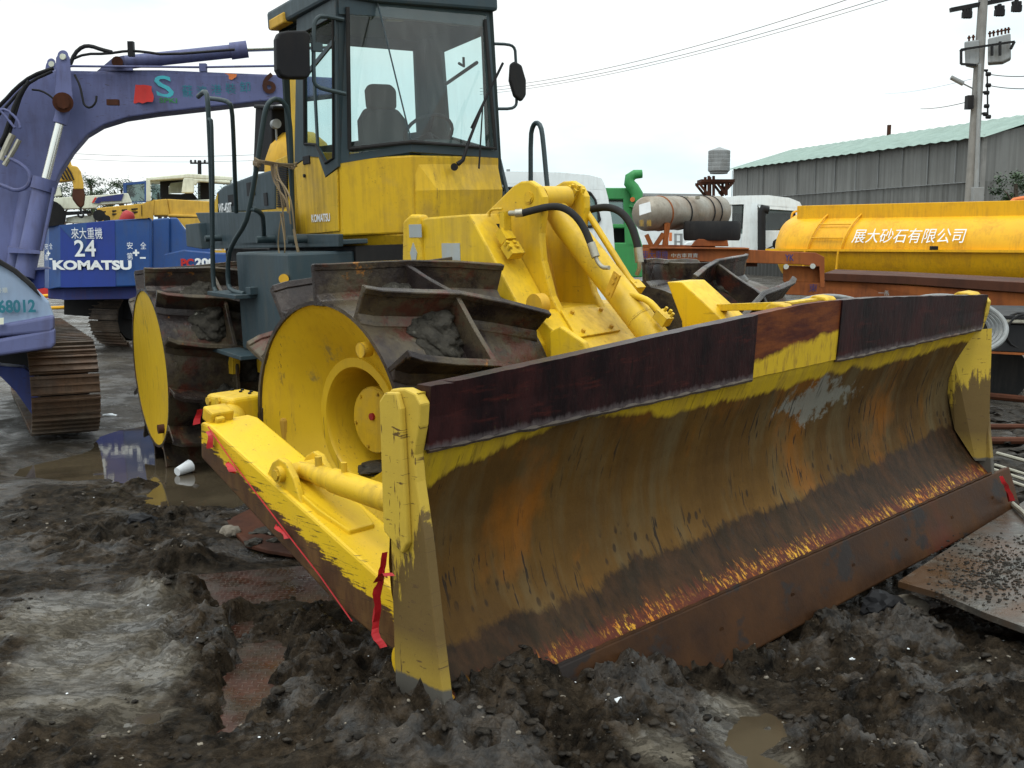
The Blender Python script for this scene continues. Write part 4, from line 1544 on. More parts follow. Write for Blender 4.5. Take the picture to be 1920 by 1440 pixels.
mb.tube([P(467, 392, -.95), P(480, 393, -.92), P(492, 402, -.85), P(494, 420, -.75), P(495, 446, -.66)], .016, 10, smooth_path=1)
mb.build('ladder_rail', M['slate_tube'], CP)
for (x0, x1, yy) in ((400, 455, 552), (405, 465, 660)):
    a, b = P(x0, yy), P(x1, yy)
    mb = MB(RR)
    mb.box(((a.x + b.x) / 2 + .05, -.96, (a.z + b.z) / 2), (abs(b.x - a.x) * .95, .16, .028))
    mb.box((b.x + .02, -.90, b.z + .02), (.10, .10, .05))
    mb.build('ladder_step', M['slate'], CP, bevel=.004)
for (px, py) in ((396, 447), (494, 449), (552, 449)):
    c = P(px, py, -.70)
    mb = MB(RR)
    mb.cyl(c + Vector((0, -.05, 0)), c + Vector((0, .08, 0)), .026, seg=10)
    mb.build('rail_clamp', M['slate_tube'], CP)
mb = MB(RR)
mb.cyl(P(532, 523, -.90), P(532, 523, -.94), .03, seg=14)
mb.build('drain_plug', M['yellow_old'], CP)
mb = MB(RR)
mb.tube([L(RR, p[0], p[1], 1, .75) for p in ((995, 350), (995, 255), (999, 236), (1006, 229), (1014, 236), (1018, 260), (1026, 350), (1034, 420))], .016, 8, smooth_path=1)
mb.tube([L(RR, p[0], p[1], 1, .62) for p in ((936, 300), (948, 350), (960, 400))], .016, 8)
mb.build('hand_rail', M['slate_tube'], CP)
# left side fender / platform seen past the tower
# small steel tab on the roof for the mirror arms is omitted: not visible

# rope tied round the rails
RP = thing('rope', 'frayed brown rope tied round the ladder handrails beside the yellow cab', 'rope', loc=RR @ P(515, 305, -.8))
mb = MB(RR)
for k in range(5):
    o1, o2 = rnd.uniform(-4, 4), rnd.uniform(-4, 4)
    path = [P(478, 300 + o1, -.93), P(484, 304 + o1, -.96), P(500, 306 + o2, -.92), P(520, 310 + o1, -.82), P(540, 311 + o2, -.75), P(552, 312 + o1, -.70), P(556, 308 + o2, -.66)]
    mb.tube(path, .006, 6, smooth_path=1)
coil = [P(482 + 7 * math.cos(t), 303 + 3.5 * math.sin(t) + t * .3, -.93 - .03 * math.sin(t)) for t in [k * .7 for k in range(30)]]
mb.tube(coil, .006, 5)
coil = [P(547 + 6 * math.cos(t), 310 + 3.5 * math.sin(t) + t * .2, -.70 - .03 * math.sin(t)) for t in [k * .7 for k in range(26)]]
mb.tube(coil, .006, 5)
mb.build('knot', M['rope'], RP)
mb = MB(RR)
for (x0, xm, x1, y1, dy) in ((508, 520, 533, 385, 0), (512, 530, 545, 420, 1), (515, 524, 535, 450, 0), (519, 540, 552, 430, 1), (510, 522, 540, 400, 0)):
    path = [P(x0, 308, -.86), P(x0 + 3, 335, -.87), P(xm, 350 + rnd.uniform(-8, 8), -.88), P(x1 - 4, (y1 + 345) / 2, -.87), P(x1, y1, -.86)]
    mb.tube(path, .005, 5, smooth_path=2)
path = [P(533, 385, -.86), P(525, 420, -.88), P(521, 455, -.88), P(524, 480, -.88), P(531, 485, -.88), P(535, 468, -.88), P(532, 440, -.88), P(526, 400, -.88)]
mb.tube(path, .0045, 5, smooth_path=2)
path = [P(551, 430, -.75), P(556, 460, -.75), P(560, 475, -.75), P(558, 505, -.75)]
mb.tube(path, .009, 5, smooth_path=1)
mb.build('strand', M['rope'], RP)


# ribbons of red tape on the arm, blade and nose
def ribbon(name, label, pts, w, fr=FF, seed=0, group='red plastic ribbons on the machine'):
    mb = MB(fr)
    pts = [Vector(p) for p in pts]
    for _ in range(2):
        q = [pts[0]]
        for i in range(len(pts) - 1):
            q += [pts[i].lerp(pts[i + 1], .3), pts[i].lerp(pts[i + 1], .7)]
        pts = q + [pts[-1]]
    ws = []
    for i, p in enumerate(pts):
        ww = .62 * (w[0] + (w[1] - w[0]) * i / (len(pts) - 1))
        n = mnoise.noise_vector(p * 14 + Vector((seed, 0, 0)))
        ws.append((p + Vector((ww * .5, 0, ww * .12)) + n * .012, p - Vector((ww * .5, 0, ww * .12)) - n * .012, p + Vector((0, -.018, 0)) + n * .02))
    A = []
    for a, b, c in ws:
        A.append([a, c, b, c + Vector((0, .004, 0))])
    for i in range(len(A) - 1):
        mb.hull(A[i], A[i + 1])
    o = mb.build(name, M['red'], None)
    tag(o, label, 'ribbon', group)
    return o


def onarm(px, py, y=-1.955):
    return L(FF, px, py, 1, y)


ribbon('ribbon', 'red ribbon bunched over the rear nose of the yellow push arm', [onarm(378, 768), onarm(372, 780), onarm(370, 795)], (.05, .10), seed=1)
ribbon('ribbon', 'second red ribbon from the nose, hanging on the outer face of the push arm', [onarm(392, 808), onarm(398, 822), onarm(397, 840)], (.02, .07), seed=4)
ribbon('ribbon', 'small red ribbon tag a third of the way along the push arm', [onarm(430, 866), onarm(438, 877), onarm(444, 886)], (.03, .08), seed=7)
ribbon('ribbon', 'thin red ribbon scrap halfway down the push arm near the strut bracket', [onarm(520, 984), onarm(529, 996), onarm(540, 1010)], (.02, .04), seed=9)
ribbon('ribbon', 'long red ribbon dangling beside the lower corner of the blade', [L(FF, 722, 1035, 1, -2.13), L(FF, 716, 1090, 1, -2.12), L(FF, 708, 1140, 1, -2.11), L(FF, 702, 1180, 1, -2.10), L(FF, 717, 1210, 1, -2.10)], (.03, .065), seed=11)
ribbon('ribbon', 'crossed red ribbon tied to the pipe behind the blade end plate', [L(FF, 712, 1085, 1, -2.12), L(FF, 728, 1072, 1, -2.13), L(FF, 734, 1082, 1, -2.13)], (.05, .09), seed=12)
ribbon('ribbon', 'red ribbon stuck on the far right end of the cutting edge', [L(FF, 1878, 892, 0, 1.79), L(FF, 1888, 912, 0, 1.80), L(FF, 1897, 940, 0, 1.80)], (.03, .07), seed=14)
mb = MB(FF)
mb.tube([onarm(390, 800), onarm(440, 872), onarm(530, 990), onarm(600, 1080), onarm(660, 1165)], .003, 5)
o = mb.build('string', M['red'], None)
tag(o, 'thin red string stretched along the muddy outer side of the push arm', 'string')
mb = MB(FF)
mb.tube([L(FF, 720, 1060, 1, -2.13), L(FF, 716, 1100, 1, -2.12), L(FF, 706, 1150, 1, -2.11)], .003, 5)
o = mb.build('string', M['red'], None)
tag(o, 'short red string hanging from the crossed ribbon beside the blade end plate', 'string')
# ------------------------------------------------------------------ everything behind and around, each thing at its own distance
def slab(mb, pts, d, t):
    """outline surveyed at distance d (number or per-point), given real thickness t away from the viewer"""
    n = len(pts)
    ds = [d] * n if not hasattr(d, '__len__') else d
    a = [W(p[0], p[1], dd) for p, dd in zip(pts, ds)]
    c = sum(a, Vector()) / n
    off = Vector((c.x, c.y, 0)).normalized() * t      # body runs straight back from its front
    return mb.hull(a, [p + off for p in a])


def wtube(mb, pts, d, r, seg=8, sp=1):
    n = len(pts)
    ds = [d] * n if not hasattr(d, '__len__') else d
    return mb.tube([W(p[0], p[1], dd) for p, dd in zip(pts, ds)], r, seg, smooth_path=sp)


def ln(a, b, t):
    return a + (b - a) * t


def flat_text(s, name, mat, parent, px, py, d, wpx, hpx=None, right=(1, 0, 0), bold=.02, off=.012, shear=0):
    o = W(px, py, d)
    k = d / FPX
    return text(s, name, mat, parent, o + Vector((0, -off, 0)), right, (0, 0, 1), width=wpx * k, height=(hpx * k if hpx else None), bold=bold, shear=shear)


# ---- crawler track unit
def crawler(parent, fr, length, rad, width, nsh=44, shoe=.02):
    mb = MB(fr)
    # stadium path in local xz, near end at x=0
    per = 2 * length + 2 * math.pi * rad
    for k in range(nsh):
        s = k / nsh * per
        if s < length:
            x, z, a = -s, 2 * rad, 0
        elif s < length + math.pi * rad:
            t = (s - length) / rad
            x, z, a = -length - rad * math.sin(t), rad + rad * math.cos(t), -t
        elif s < 2 * length + math.pi * rad:
            x, z, a = -length + (s - length - math.pi * rad), 0, math.pi
        else:
            t = (s - 2 * length - math.pi * rad) / rad
            x, z, a = rad * math.sin(t), rad - rad * math.cos(t), math.pi - t
        xf = Matrix.Translation((x, 0, z)) @ Matrix.Rotation(a, 4, 'Y')
        pitch = per / nsh
        mb.box((0, 0, 0), (pitch * .93, width, .022), xf=xf)
        for gx, gh in ((-.36, .035), (0, .022), (.36, .022)):
            mb.box((gx * pitch, 0, .022), (.016, width, gh), xf=xf)
    t = mb.build('track', M['track'], parent)
    mb = MB(fr)
    for x in (0, -length):
        mb.cyl((x, -width * .36, rad), (x, width * .36, rad), rad * .80, seg=28)
    mb.box((-length / 2, 0, rad), (length, width * .6, rad * .9))
    for k in range(7):
        x = -length * (k + .5) / 7
        mb.cyl((x, -width * .34, rad * .34), (x, width * .34, rad * .34), rad * .26, seg=16)
    mb.build('track_rollers', M['black'], parent)


# ---- lavender excavator on the left
EX = thing('excavator', 'lavender blue excavator at the left edge with faded boom raised over the yard', 'excavator', loc=(-4.2, 9.4, 0))
TRF = frame(G(128, 822) + Vector((-.18, .35, 0.02)), 152)
crawler(EX, TRF, 2.6, .36, .52)
mb = MB()
slab(mb, [(-30, 640), (-30, 700), (0, 705), (30, 735), (76, 800), (78, 785), (74, 740), (64, 702), (45, 690), (0, 686)], 8.9, .25)
mb.build('undercarriage', M['lav_deep'], EX, bevel=.01)
mb = MB()
slab(mb, [(-60, 690), (-60, 620), (60, 640), (70, 690)], 9.8, 1.0)
mb.build('undercarriage', M['black'], EX)
mb = MB()
slab(mb, [(-120, 470), (0, 492), (30, 507), (62, 535), (92, 566), (101, 590), (101, 606), (-120, 628)], 8.0, .25)
slab(mb, [(-120, 480), (0, 498), (30, 512), (60, 540), (90, 570), (97, 592), (97, 604), (-120, 624)], 8.2, 1.7)
eb = mb.build('engine_cowl', M['lav_pale'], EX, bevel=.02, seg=3)
mb = MB()
slab(mb, [(-30, 478), (0, 486), (32, 505), (64, 533), (78, 558), (70, 552), (50, 533), (24, 511), (0, 497), (-30, 488)], 7.97, .10)
mb.build('vent_strip', M['black'], EX, bevel=.008)
for (y0, y1, y2, y3, xr) in ((609, 632, 606, 624, 103), (635, 668, 630, 654, 105)):
    mb = MB()
    slab(mb, [(-120, y0 + 8), (-120, y1 + 8), (0, y1), (xr - 8, y3), (xr, y3 - 6), (xr, y2 - 16), (xr - 8, y2 - 20 + 6), (0, y0)], 7.93, 1.6)
    mb.build('bumper', M['lav'], EX, bevel=.03, seg=3)
mb = MB()
slab(mb, [(-5, 597), (7, 596), (7, 608), (-5, 609)], 7.90, .02)
mb.build('reflector', M['cream'], EX)
flat_text('68012', 'lettering', M['stick_teal'], EX, -1, 587, 7.985, 70, 25, right=(1, 0, .02), bold=.035)
flat_text('加·順', 'lettering', M['cream'], EX, -6, 549, 7.985, 22, 10, bold=0)
bd = lambda x: ln(9.5, 10.2, max(0, min(1, x / 640)))
boom = [(-40, 300), (-30, 235), (0, 198), (20, 172), (48, 148), (80, 135), (104, 130), (135, 132), (180, 133), (240, 131), (300, 131), (420, 136), (545, 141), (640, 146),
        (640, 175), (545, 186), (480, 191), (400, 200), (300, 211), (240, 220), (195, 234), (165, 252), (138, 283), (113, 322), (98, 358), (82, 400), (62, 448), (36, 500), (20, 548), (-40, 560)]
mb = MB()
slab(mb, boom, [bd(p[0]) for p in boom], .42)
bm_ = mb.build('boom', M['lav'], EX, bevel=.015)
for (cx, cy, w, top) in ((118, 108, 13, 96), (96, 121, 10, 112)):
    mb = MB()
    pts = [(cx - w - 3, 190 if cx > 100 else 140), (cx - w, cy)] + [(cx + w * .8 * math.cos(t), cy - 4 - w * .8 * math.sin(t)) for t in [math.pi * (1 - k / 8) for k in range(9)]] + [(cx + w, cy), (cx + w + 6, 190 if cx > 100 else 140)]
    dd = 9.42 if cx > 100 else 9.8
    slab(mb, pts, dd, .06)
    mb.build('boom_lug', M['lav'], EX, bevel=.006)
for (cx, cy, dd) in ((117, 106, 9.40), (96, 120, 9.79)):
    mb = MB()
    mb.cyl(W(cx, cy, dd), W(cx, cy, dd) + Vector((0, .02, 0)), .026, seg=14)
    mb.build('lug_hole', M['cream'], EX)
mb = MB()
mb.cyl(W(118, 192, 9.2), W(118, 192, 9.55), .085, seg=20)
mb.cyl(W(118, 192, 9.16), W(118, 192, 9.2), .055, seg=8)
mb.build('boom_pin', M['rustdark'], EX)
mb = MB()
mb.tube([W(121, 196, 9.3), W(112, 232, 9.3)], .058, 14)
mb.build('rod_eye', M['lav'], EX)
mb = MB()
mb.tube([W(113, 226, 9.3), W(84, 340, 9.25)], .036, 16)
mb.build('cylinder_rod', M['chrome'], EX)
mb = MB()
mb.tube([W(86, 336, 9.25), W(80, 358, 9.25)], .105, 18)
mb.tube([W(80, 356, 9.25), W(45, 520, 9.15)], .085, 18)
mb.tube([W(54, 362, 9.6), W(30, 505, 9.5)], .085, 18)
mb.tube([W(101, 352, 9.2), W(98, 372, 9.2), W(78, 470, 9.15)], .015, 8)
slab(mb, [(14, 462), (74, 470), (76, 476), (14, 474)], 9.05, .5)
bc = mb.build('boom_cylinder', M['lav'], EX, bevel=.004)
mb = MB()
slab(mb, [(55, 508), (84, 502), (84, 540), (56, 545)], 9.2, .5)
mb.build('boom_foot', M['lav_deep'], EX, bevel=.01)
mb = MB()
slab(mb, [(52, 503), (90, 502), (96, 504), (52, 508)], 9.15, .4)
mb.build('step_plate', M['lav'], EX)
# arm cylinder on top of the boom
mb = MB()
mb.tube([W(236, 117, 9.75), W(445, 95, 9.95)], .062, 16)
mb.tube([W(432, 96, 9.94), W(464, 92, 9.97)], .078, 16)
slab(mb, [(182, 133), (212, 108), (232, 104), (244, 110), (250, 132)], 9.72, .16)
mb.build('arm_cylinder', M['lav'], EX, bevel=.004)
mb = MB()
mb.tube([W(463, 92, 9.97), W(640, 86, 10.2)], .026, 12)
mb.build('cylinder_rod', M['chrome'], EX)
mb = MB()
mb.cyl(W(220, 116, 9.66), W(220, 116, 9.72), .05, seg=14)
mb.build('cylinder_pin', M['rustdark'], EX)
mb = MB()
wtube(mb, [(130, 125), (140, 100), (155, 87), (170, 86), (190, 93), (210, 98)], 9.6, .018)
wtube(mb, [(133, 112), (160, 101), (200, 101), (240, 95), (270, 97), (310, 103), (440, 93)], 9.6, .012)
mb.box(W(246, 92, 9.6), (.05, .05, .13))
wtube(mb, [(100, 128), (60, 142), (30, 165), (8, 190), (-30, 225)], 9.4, .018)
wtube(mb, [(98, 134), (62, 150), (36, 172), (12, 200), (-30, 245)], 9.38, .014)
wtube(mb, [(55, 152), (40, 175), (30, 205), (20, 240), (8, 275), (-20, 330)], 9.33, .018)
wtube(mb, [(48, 160), (30, 190), (18, 225), (6, 262), (-20, 300)], 9.31, .018)
wtube(mb, [(60, 168), (78, 170), (95, 180), (104, 190)], 9.4, .009)
wtube(mb, [(140, 140), (150, 160), (155, 185), (158, 198), (170, 203), (180, 192), (181, 180)], 9.42, .010)
mb.build('hydraulic_hose', M['black'], EX)
mb = MB()
wtube(mb, [(132, 124), (250, 125), (380, 126), (545, 123)], 9.55, .010, sp=0)
mb.box(W(381, 127, 9.55), (.06, .05, .07))
wtube(mb, [(-6, 208), (12, 204), (34, 225), (38, 240)], 9.3, .012)
wtube(mb, [(-6, 200), (8, 215), (28, 240)], 9.3, .012)
wtube(mb, [(-12, 290), (0, 290), (30, 302), (52, 318), (58, 336), (50, 352), (30, 358), (10, 350), (-12, 342)], 9.25, .018)
mb.build('guard_rail', M['lav'], EX)
mb = MB()
wtube(mb, [(24, 252), (14, 272), (2, 300)], 9.25, .030)
wtube(mb, [(36, 262), (24, 285), (8, 310)], 9.25, .022)
mb.build('hose_fitting', M['alu'], EX)
mb = MB()
mb.box(W(212, 192, 9.5), (.10, .05, .05))
mb.build('grease_block', M['rustdark'], EX)
# markings on the boom
red = []
mb = MB()
for (x0, y0, x1, y1, s) in ((226, 158, 288, 194, 0),):
    pts = []
    for k in range(26):
        t = 2 * math.pi * k / 26
        cx, cy = (x0 + x1) / 2, (y0 + y1) / 2
        sq = 1 / max(abs(math.cos(t)), abs(math.sin(t)) * 1.0) ** .75
        pts.append((cx + 30 * math.cos(t) * sq * (1 + .08 * math.sin(k * 5.3)), cy - 17 * math.sin(t) * sq * (1 + .10 * math.sin(k * 3.1))))
    slab(mb, pts, bd(255) - .006, .004)
mb.build('paint_patch', M['stick_red'], EX)
flat_text('S', 'logo', M['stick_mint'], EX, 292, 183, bd(310), 34, 40, bold=.01, off=.02, shear=-.1, right=(1, .22, 0))
flat_text('SPKI', 'logo', M['green'], EX, 300, 193, bd(315), 32, 9, bold=.02, off=.02, right=(1, .22, 0))
for k, chx in enumerate('蘇澳港裝卸'):
    flat_text(chx, 'lettering', M['stick_teal'], EX, 343 + k * 27, 184 - k * 2.6, bd(360 + k * 27), 19, 24 if k < 1 else 20, bold=.0, off=.02, right=(1, .22, 0))
flat_text('6', 'lettering', M['rustdark'], EX, 493, 176, bd(500), 25, 39, bold=.03, off=.02, right=(1, .22, 0))
mb = MB()
slab(mb, [(421, 137), (444, 139), (443, 144), (434, 150), (426, 147)], bd(430) - .006, .004)
mb.build('paint_patch', M['orange'], EX)

# ---- blue excavator, rear half towards us
BX = thing('excavator', 'royal blue excavator turned tail-on, white 24 and brand lettering on its counterweight', 'excavator', loc=(-5.2, 16.0, 0))
TR2 = frame(G(196, 652) + Vector((.1, .55, 0.0)), 204)
crawler(BX, TR2, 2.9, .40, .55, 46)


def strip(mb, cols, t):
    """cols: (px, ytop, ybot, depth); closed solid going back by t"""
    for i in range(len(cols) - 1):
        a, b = cols[i], cols[i + 1]
        q = [W(a[0], a[1], a[3]), W(b[0], b[1], b[3]), W(b[0], b[2], b[3]), W(a[0], a[2], a[3])]
        c = sum(q, Vector()) / 4
        off = Vector((c.x, c.y, 0)).normalized() * t
        mb.hull(q, [p + off for p in q])
    return mb


mb = MB()
strip(mb, [(83, 427, 541, 15.3), (92, 425, 541, 15.1)], 1.6)
strip(mb, [(92, 425, 541, 15.1), (113, 422, 540, 15.0), (216, 412, 538, 15.0), (280, 409, 536, 15.1), (286, 412, 534, 15.15)], 1.6)
cw = mb.build('counterweight', M['blue'], BX, bevel=.02)
mb = MB()
slab(mb, [(113, 423), (215, 413), (217, 537), (114, 539)], 14.99, .02)
mb.build('panel', M['blue_deep'], BX)
mb = MB()
strip(mb, [(286, 411, 530, 15.2), (318, 408, 524, 15.35)], 1.5)
slab(mb, [(318, 408), (332, 408), (348, 430), (356, 440), (400, 470), (400, 512), (300, 528), (300, 470)], 15.4, 1.4)
slab(mb, [(298, 478), (345, 468), (405, 474), (500, 476), (500, 505), (405, 509), (300, 526)], 15.3, .3)
mb.build('side_cowl', M['blue'], BX, bevel=.02)
mb = MB()
strip(mb, [(90, 538, 560, 15.2), (120, 538, 562, 15.1), (286, 534, 560, 15.2), (420, 505, 548, 15.6)], 1.3)
mb.build('belly_plate', M['stick_navy'], BX, bevel=.02)
mb = MB()
slab(mb, [(332, 409), (420, 409), (420, 470), (362, 440), (349, 430)], 15.9, .6)
slab(mb, [(400, 470), (430, 470), (430, 505), (404, 504)], 15.6, .6)
mb.build('upper_cowl', M['crane_yel'], BX)
flat_text('來大重機', 'lettering', M['stick_white'], cw, 135, 448, 14.99, 58, 21, bold=0, off=.012)
flat_text('24', 'lettering', M['stick_white'], cw, 141, 481, 14.99, 40, 31, bold=.015, off=.012)
flat_text('KOMATSU', 'lettering', M['stick_white'], cw, 100, 506, 14.99, 148, 18, bold=.05, off=.012)
for (s, x, y) in (('安', 239, 467), ('全', 264, 467), ('第', 239, 487), ('一', 263, 485)):
    flat_text(s, 'lettering', M['stick_white'], cw, x, y, 15.0, 11, 13 if s != '一' else 3, bold=0, off=.012)
flat_text('+', 'lettering', M['stick_white'], cw, 250, 480, 15.0, 12, 12, bold=.05, off=.012)
for (s, x, y) in (('安', 88, 468), ('全', 96, 467), ('第', 88, 488), ('一', 96, 487)):
    flat_text(s, 'lettering', M['stick_white'], cw, x, y, 15.02, 6, 11 if s != '一' else 3, bold=0, off=.06)
flat_text('+', 'lettering', M['stick_white'], cw, 91, 480, 15.02, 7, 10, bold=.04, off=.06)
flat_text('PC', 'lettering', M['stick_red'], cw, 340, 501, 15.3, 24, 16, bold=.05, off=.012)
flat_text('200', 'lettering', M['stick_white'], cw, 366, 500, 15.3, 38, 16, bold=.05, off=.012)
mb = MB()
strip(mb, [(120, 555, 590, 16.2), (260, 552, 600, 16.2)], .8)
mb.build('turntable', M['black'], BX)

# yellow rail barrier with a low orange bundle under the blue machine
BR = thing('barrier_rail', 'low yellow pipe barrier under the blue excavator tail', 'barrier', loc=G(140, 600))
mb = MB()
dd = 17.5
wtube(mb, [(60, 556), (196, 549)], dd, .028, sp=0)
wtube(mb, [(60, 579), (190, 573)], dd, .028, sp=0)
mb.build('rail', M['tanker'], BR)
mb = MB()
slab(mb, [(183, 548), (188, 548), (188, 592), (183, 592)], dd, .06)
mb.build('post', M['tanker'], BR)
mb = MB()
slab(mb, [(60, 545), (90, 536), (150, 545), (165, 556), (60, 560)], 18.2, .6)
tag(mb.build('tarpaulin', M['stick_red']), 'crumpled red tarpaulin lying behind the yellow pipe barrier', 'tarpaulin')

# ---- truck crane with white cab, yellow hood and hook boom behind the blue excavator
CR = thing('truck_crane', 'yellow truck crane with cream cab and open windows behind the blue excavator', 'crane', loc=W(300, 620, 20.5))
D = 20.0
mb = MB()
strip(mb, [(182, 390, 425, D + .3), (265, 382, 425, D), (288, 375, 425, D)], 1.4)
slab(mb, [(288, 375), (313, 373), (318, 402), (314, 404), (288, 404)], D, 1.4)
slab(mb, [(313, 373), (400, 378), (400, 406), (318, 403)], D + .05, 1.3)
slab(mb, [(316, 401), (400, 404), (400, 409), (314, 406)], D - .02, 1.3)
ch = mb.build('engine_hood', M['crane_yel'], CR, bevel=.015)
for k in range(8):
    x = 192 + (k % 4) * 18
    y = 396 - (k % 4) * 1.7 + (k // 4) * 6
    mb = MB()
    slab(mb, [(x, y), (x + 14, y - 1), (x + 14, y + 1.6), (x, y + 2.6)], D - .02 + .3 - .004 * (x - 182), .04)
    mb.build('louvre', M['black'], ch)
mb = MB()
slab(mb, [(265, 384), (266, 384), (266, 404), (265, 404)], D - .02, .02)
mb.build('seam', M['black'], ch)
mb = MB()
DC = 20.8
slab(mb, [(273, 333), (345, 326), (352, 325), (436, 331), (436, 339), (352, 334), (276, 339)], DC, 1.6)
slab(mb, [(273, 336), (282, 336), (283, 378), (274, 379)], DC, .1)
slab(mb, [(344, 333), (364, 334), (364, 362), (340, 362)], DC, .12)
slab(mb, [(355, 334), (432, 338), (432, 344), (372, 341), (366, 348)], DC, .1)
slab(mb, [(276, 378), (430, 372), (430, 392), (276, 392)], DC + .2, 1.2)
slab(mb, [(300, 340), (317, 342), (317, 362), (345, 362), (345, 333), (338, 333)], DC + 1.4, .1)
slab(mb, [(320, 350), (318, 363), (343, 364), (343, 372), (300, 372), (303, 352)], DC + 1.5, .1)
cb_ = mb.build('cab', M['cream'], CR, bevel=.02)
mb = MB()
slab(mb, [(300, 336), (344, 333), (344, 340), (320, 343), (316, 350), (316, 364), (340, 364), (360, 360), (375, 378), (300, 380)], DC + .5, .1)
mb.box(W(388, 358, DC + .6), (.18, .3, .35))
mb.build('cab_interior', M['black'], CR)
mb = MB()
slab(mb, [(284, 344), (300, 346), (302, 376), (284, 378)], DC + .02, .01)
mb.build('window_pane', M['glass_far'], CR)
mb = MB()
q = [(231, 343), (274, 339), (274, 379), (231, 381)]
qi = [(237, 347), (271, 344), (271, 377), (238, 379)]
for i in range(4):
    j = (i + 1) % 4
    slab(mb, [q[i], q[j], qi[j], qi[i]], D + .4, .05)
mb.build('door', M['blue'], CR)
mb = MB()
slab(mb, qi, D + .42, .01)
mb.build('door_pane', M['glass_far'], CR)

BC = thing('mobile_crane', 'old crane with stubby yellow boom head and hook block hanging over cream bodywork', 'crane', loc=W(130, 600, 18))
mb = MB()
D2 = 18.0
slab(mb, [(80, 310), (108, 300), (122, 308), (138, 325), (140, 338), (120, 340), (95, 342), (70, 340)], D2, .4)
slab(mb, [(121, 306), (122, 301), (127, 298), (133, 302), (134, 310), (145, 312), (152, 322), (157, 345), (157, 355), (138, 355), (136, 340), (134, 325), (126, 314)], D2 - .03, .45)
hb = mb.build('boom_head', M['crane_yel'], BC, bevel=.02)
mb = MB()
slab(mb, [(136, 352), (157, 352), (160, 368), (158, 385), (151, 391), (144, 384), (135, 372)], D2 - .02, .3)
mb.build('hook_block', M['rustdark'], BC, bevel=.03, seg=3)
mb = MB()
wtube(mb, [(151, 389), (152, 398), (157, 402), (154, 408), (148, 406), (146, 401)], D2 - .02, .018)
for k in range(4):
    wtube(mb, [(102 + k * 7, 300 + k * 3), (112 + k * 7, 325), (120 + k * 6, 337)], D2 - .05, .014, 6)
mb.build('hook', M['black'], BC)
mb = MB()
slab(mb, [(96, 348), (113, 352), (116, 366), (80, 372), (80, 360)], D2 + 1, .3)
slab(mb, [(88, 372), (240, 362), (248, 380), (185, 384), (180, 390), (118, 392), (119, 412), (130, 418), (112, 420), (95, 392)], D2 + 1, .5)
slab(mb, [(124, 408), (144, 404), (177, 404), (178, 418), (124, 418)], D2 + .4, .5)
mb.build('bodywork', M['cream'], BC, bevel=.01)
mb = MB()
slab(mb, [(177, 381), (183, 370), (232, 363), (228, 376), (190, 378), (186, 381)], D2 + .98, .05)
mb.build('stripe', M['stick_navy'], BC)
mb = MB()
slab(mb, [(172, 380), (178, 370), (181, 370), (176, 380)], D2 + .98, .05)
mb.build('stripe', M['stick_red'], BC)
mb = MB()
mb.cyl(W(92, 405, D2 + .2), W(92, 405, D2 + 1.2), .27, seg=24)
slab(mb, [(118, 397), (170, 395), (172, 400), (118, 404)], D2 + .3, .2)
for (cx, cy, r) in ((186, 404, .10), (200, 410, .06)):
    mb.cyl(W(cx, cy, D2 + .2), W(cx, cy, D2 + .6), r, seg=16)
mb.build('winch', M['black'], BC)
mb = MB()
c = W(237, 413, 17.0)
mb.lathe([(.0, .16), (.06, .15), (.10, .10), (.11, 0), (.11, -.2)], Matrix.Translation(c) @ Matrix.Rotation(R(90), 4, 'X') @ Matrix.Rotation(R(-25), 4, 'Z'), 20)
tag(mb.build('red_dome_cap', M['reddull']), 'small red domed cap poking above the blue counterweight', 'cap')

# ---- white truck cab behind the tower
WT = thing('truck', 'dirty white truck cab with rounded roof directly behind the yellow tower', 'truck', loc=W(1040, 640, 13.5))
D = 13.5
mb = MB()
slab(mb, [(900, 325), (960, 321), (1050, 323), (1105, 328), (1128, 334), (1134, 347), (900, 343)], D, 2.0)
strip(mb, [(900, 343, 352, D), (1134, 347, 356, D)], 1.9)
hole = [(905, 352), (1085, 354), (1107, 362), (1116, 375), (1125, 412), (1116, 424), (1020, 430), (905, 432)]
outr = [(880, 343), (1100, 345), (1134, 347), (1140, 370), (1150, 430), (1155, 500), (1020, 505), (880, 505)]
for i in range(len(hole)):
    j = (i + 1) % len(hole)
    slab(mb, [outr[i], outr[j], hole[j], hole[i]], D, .12)
slab(mb, [(880, 500), (1155, 498), (1160, 600), (880, 600)], D, 1.9)
wb = mb.build('cab', M['white'], WT, bevel=.02)
mb = MB()
slab(mb, hole, D + .06, .01)
mb.build('window_pane', M['glass_far'], WT)
mb = MB()
wtube(mb, hole + [hole[0]], D - .01, .018, 6, 0)
mb.build('window_seal', M['rubber'], WT)
mb = MB()
slab(mb, [(940, 352), (975, 356), (968, 372), (950, 375), (940, 372)], D + .6, .3)
slab(mb, [(880, 380), (990, 385), (990, 500), (880, 500)], D + .9, .4)
mb.build('seat', M['black'], WT)
mb = MB()
for x in (953, ):
    mb.box(W(x, 321, D + .5), (.05, .05, .05))
mb.build('roof_knob', M['grey'], WT)
mb = MB()
mb.cyl(W(1000, 640, D - .1), W(1000, 640, D + .3), .45, seg=28)
mb.build('wheel', M['rubber'], WT)

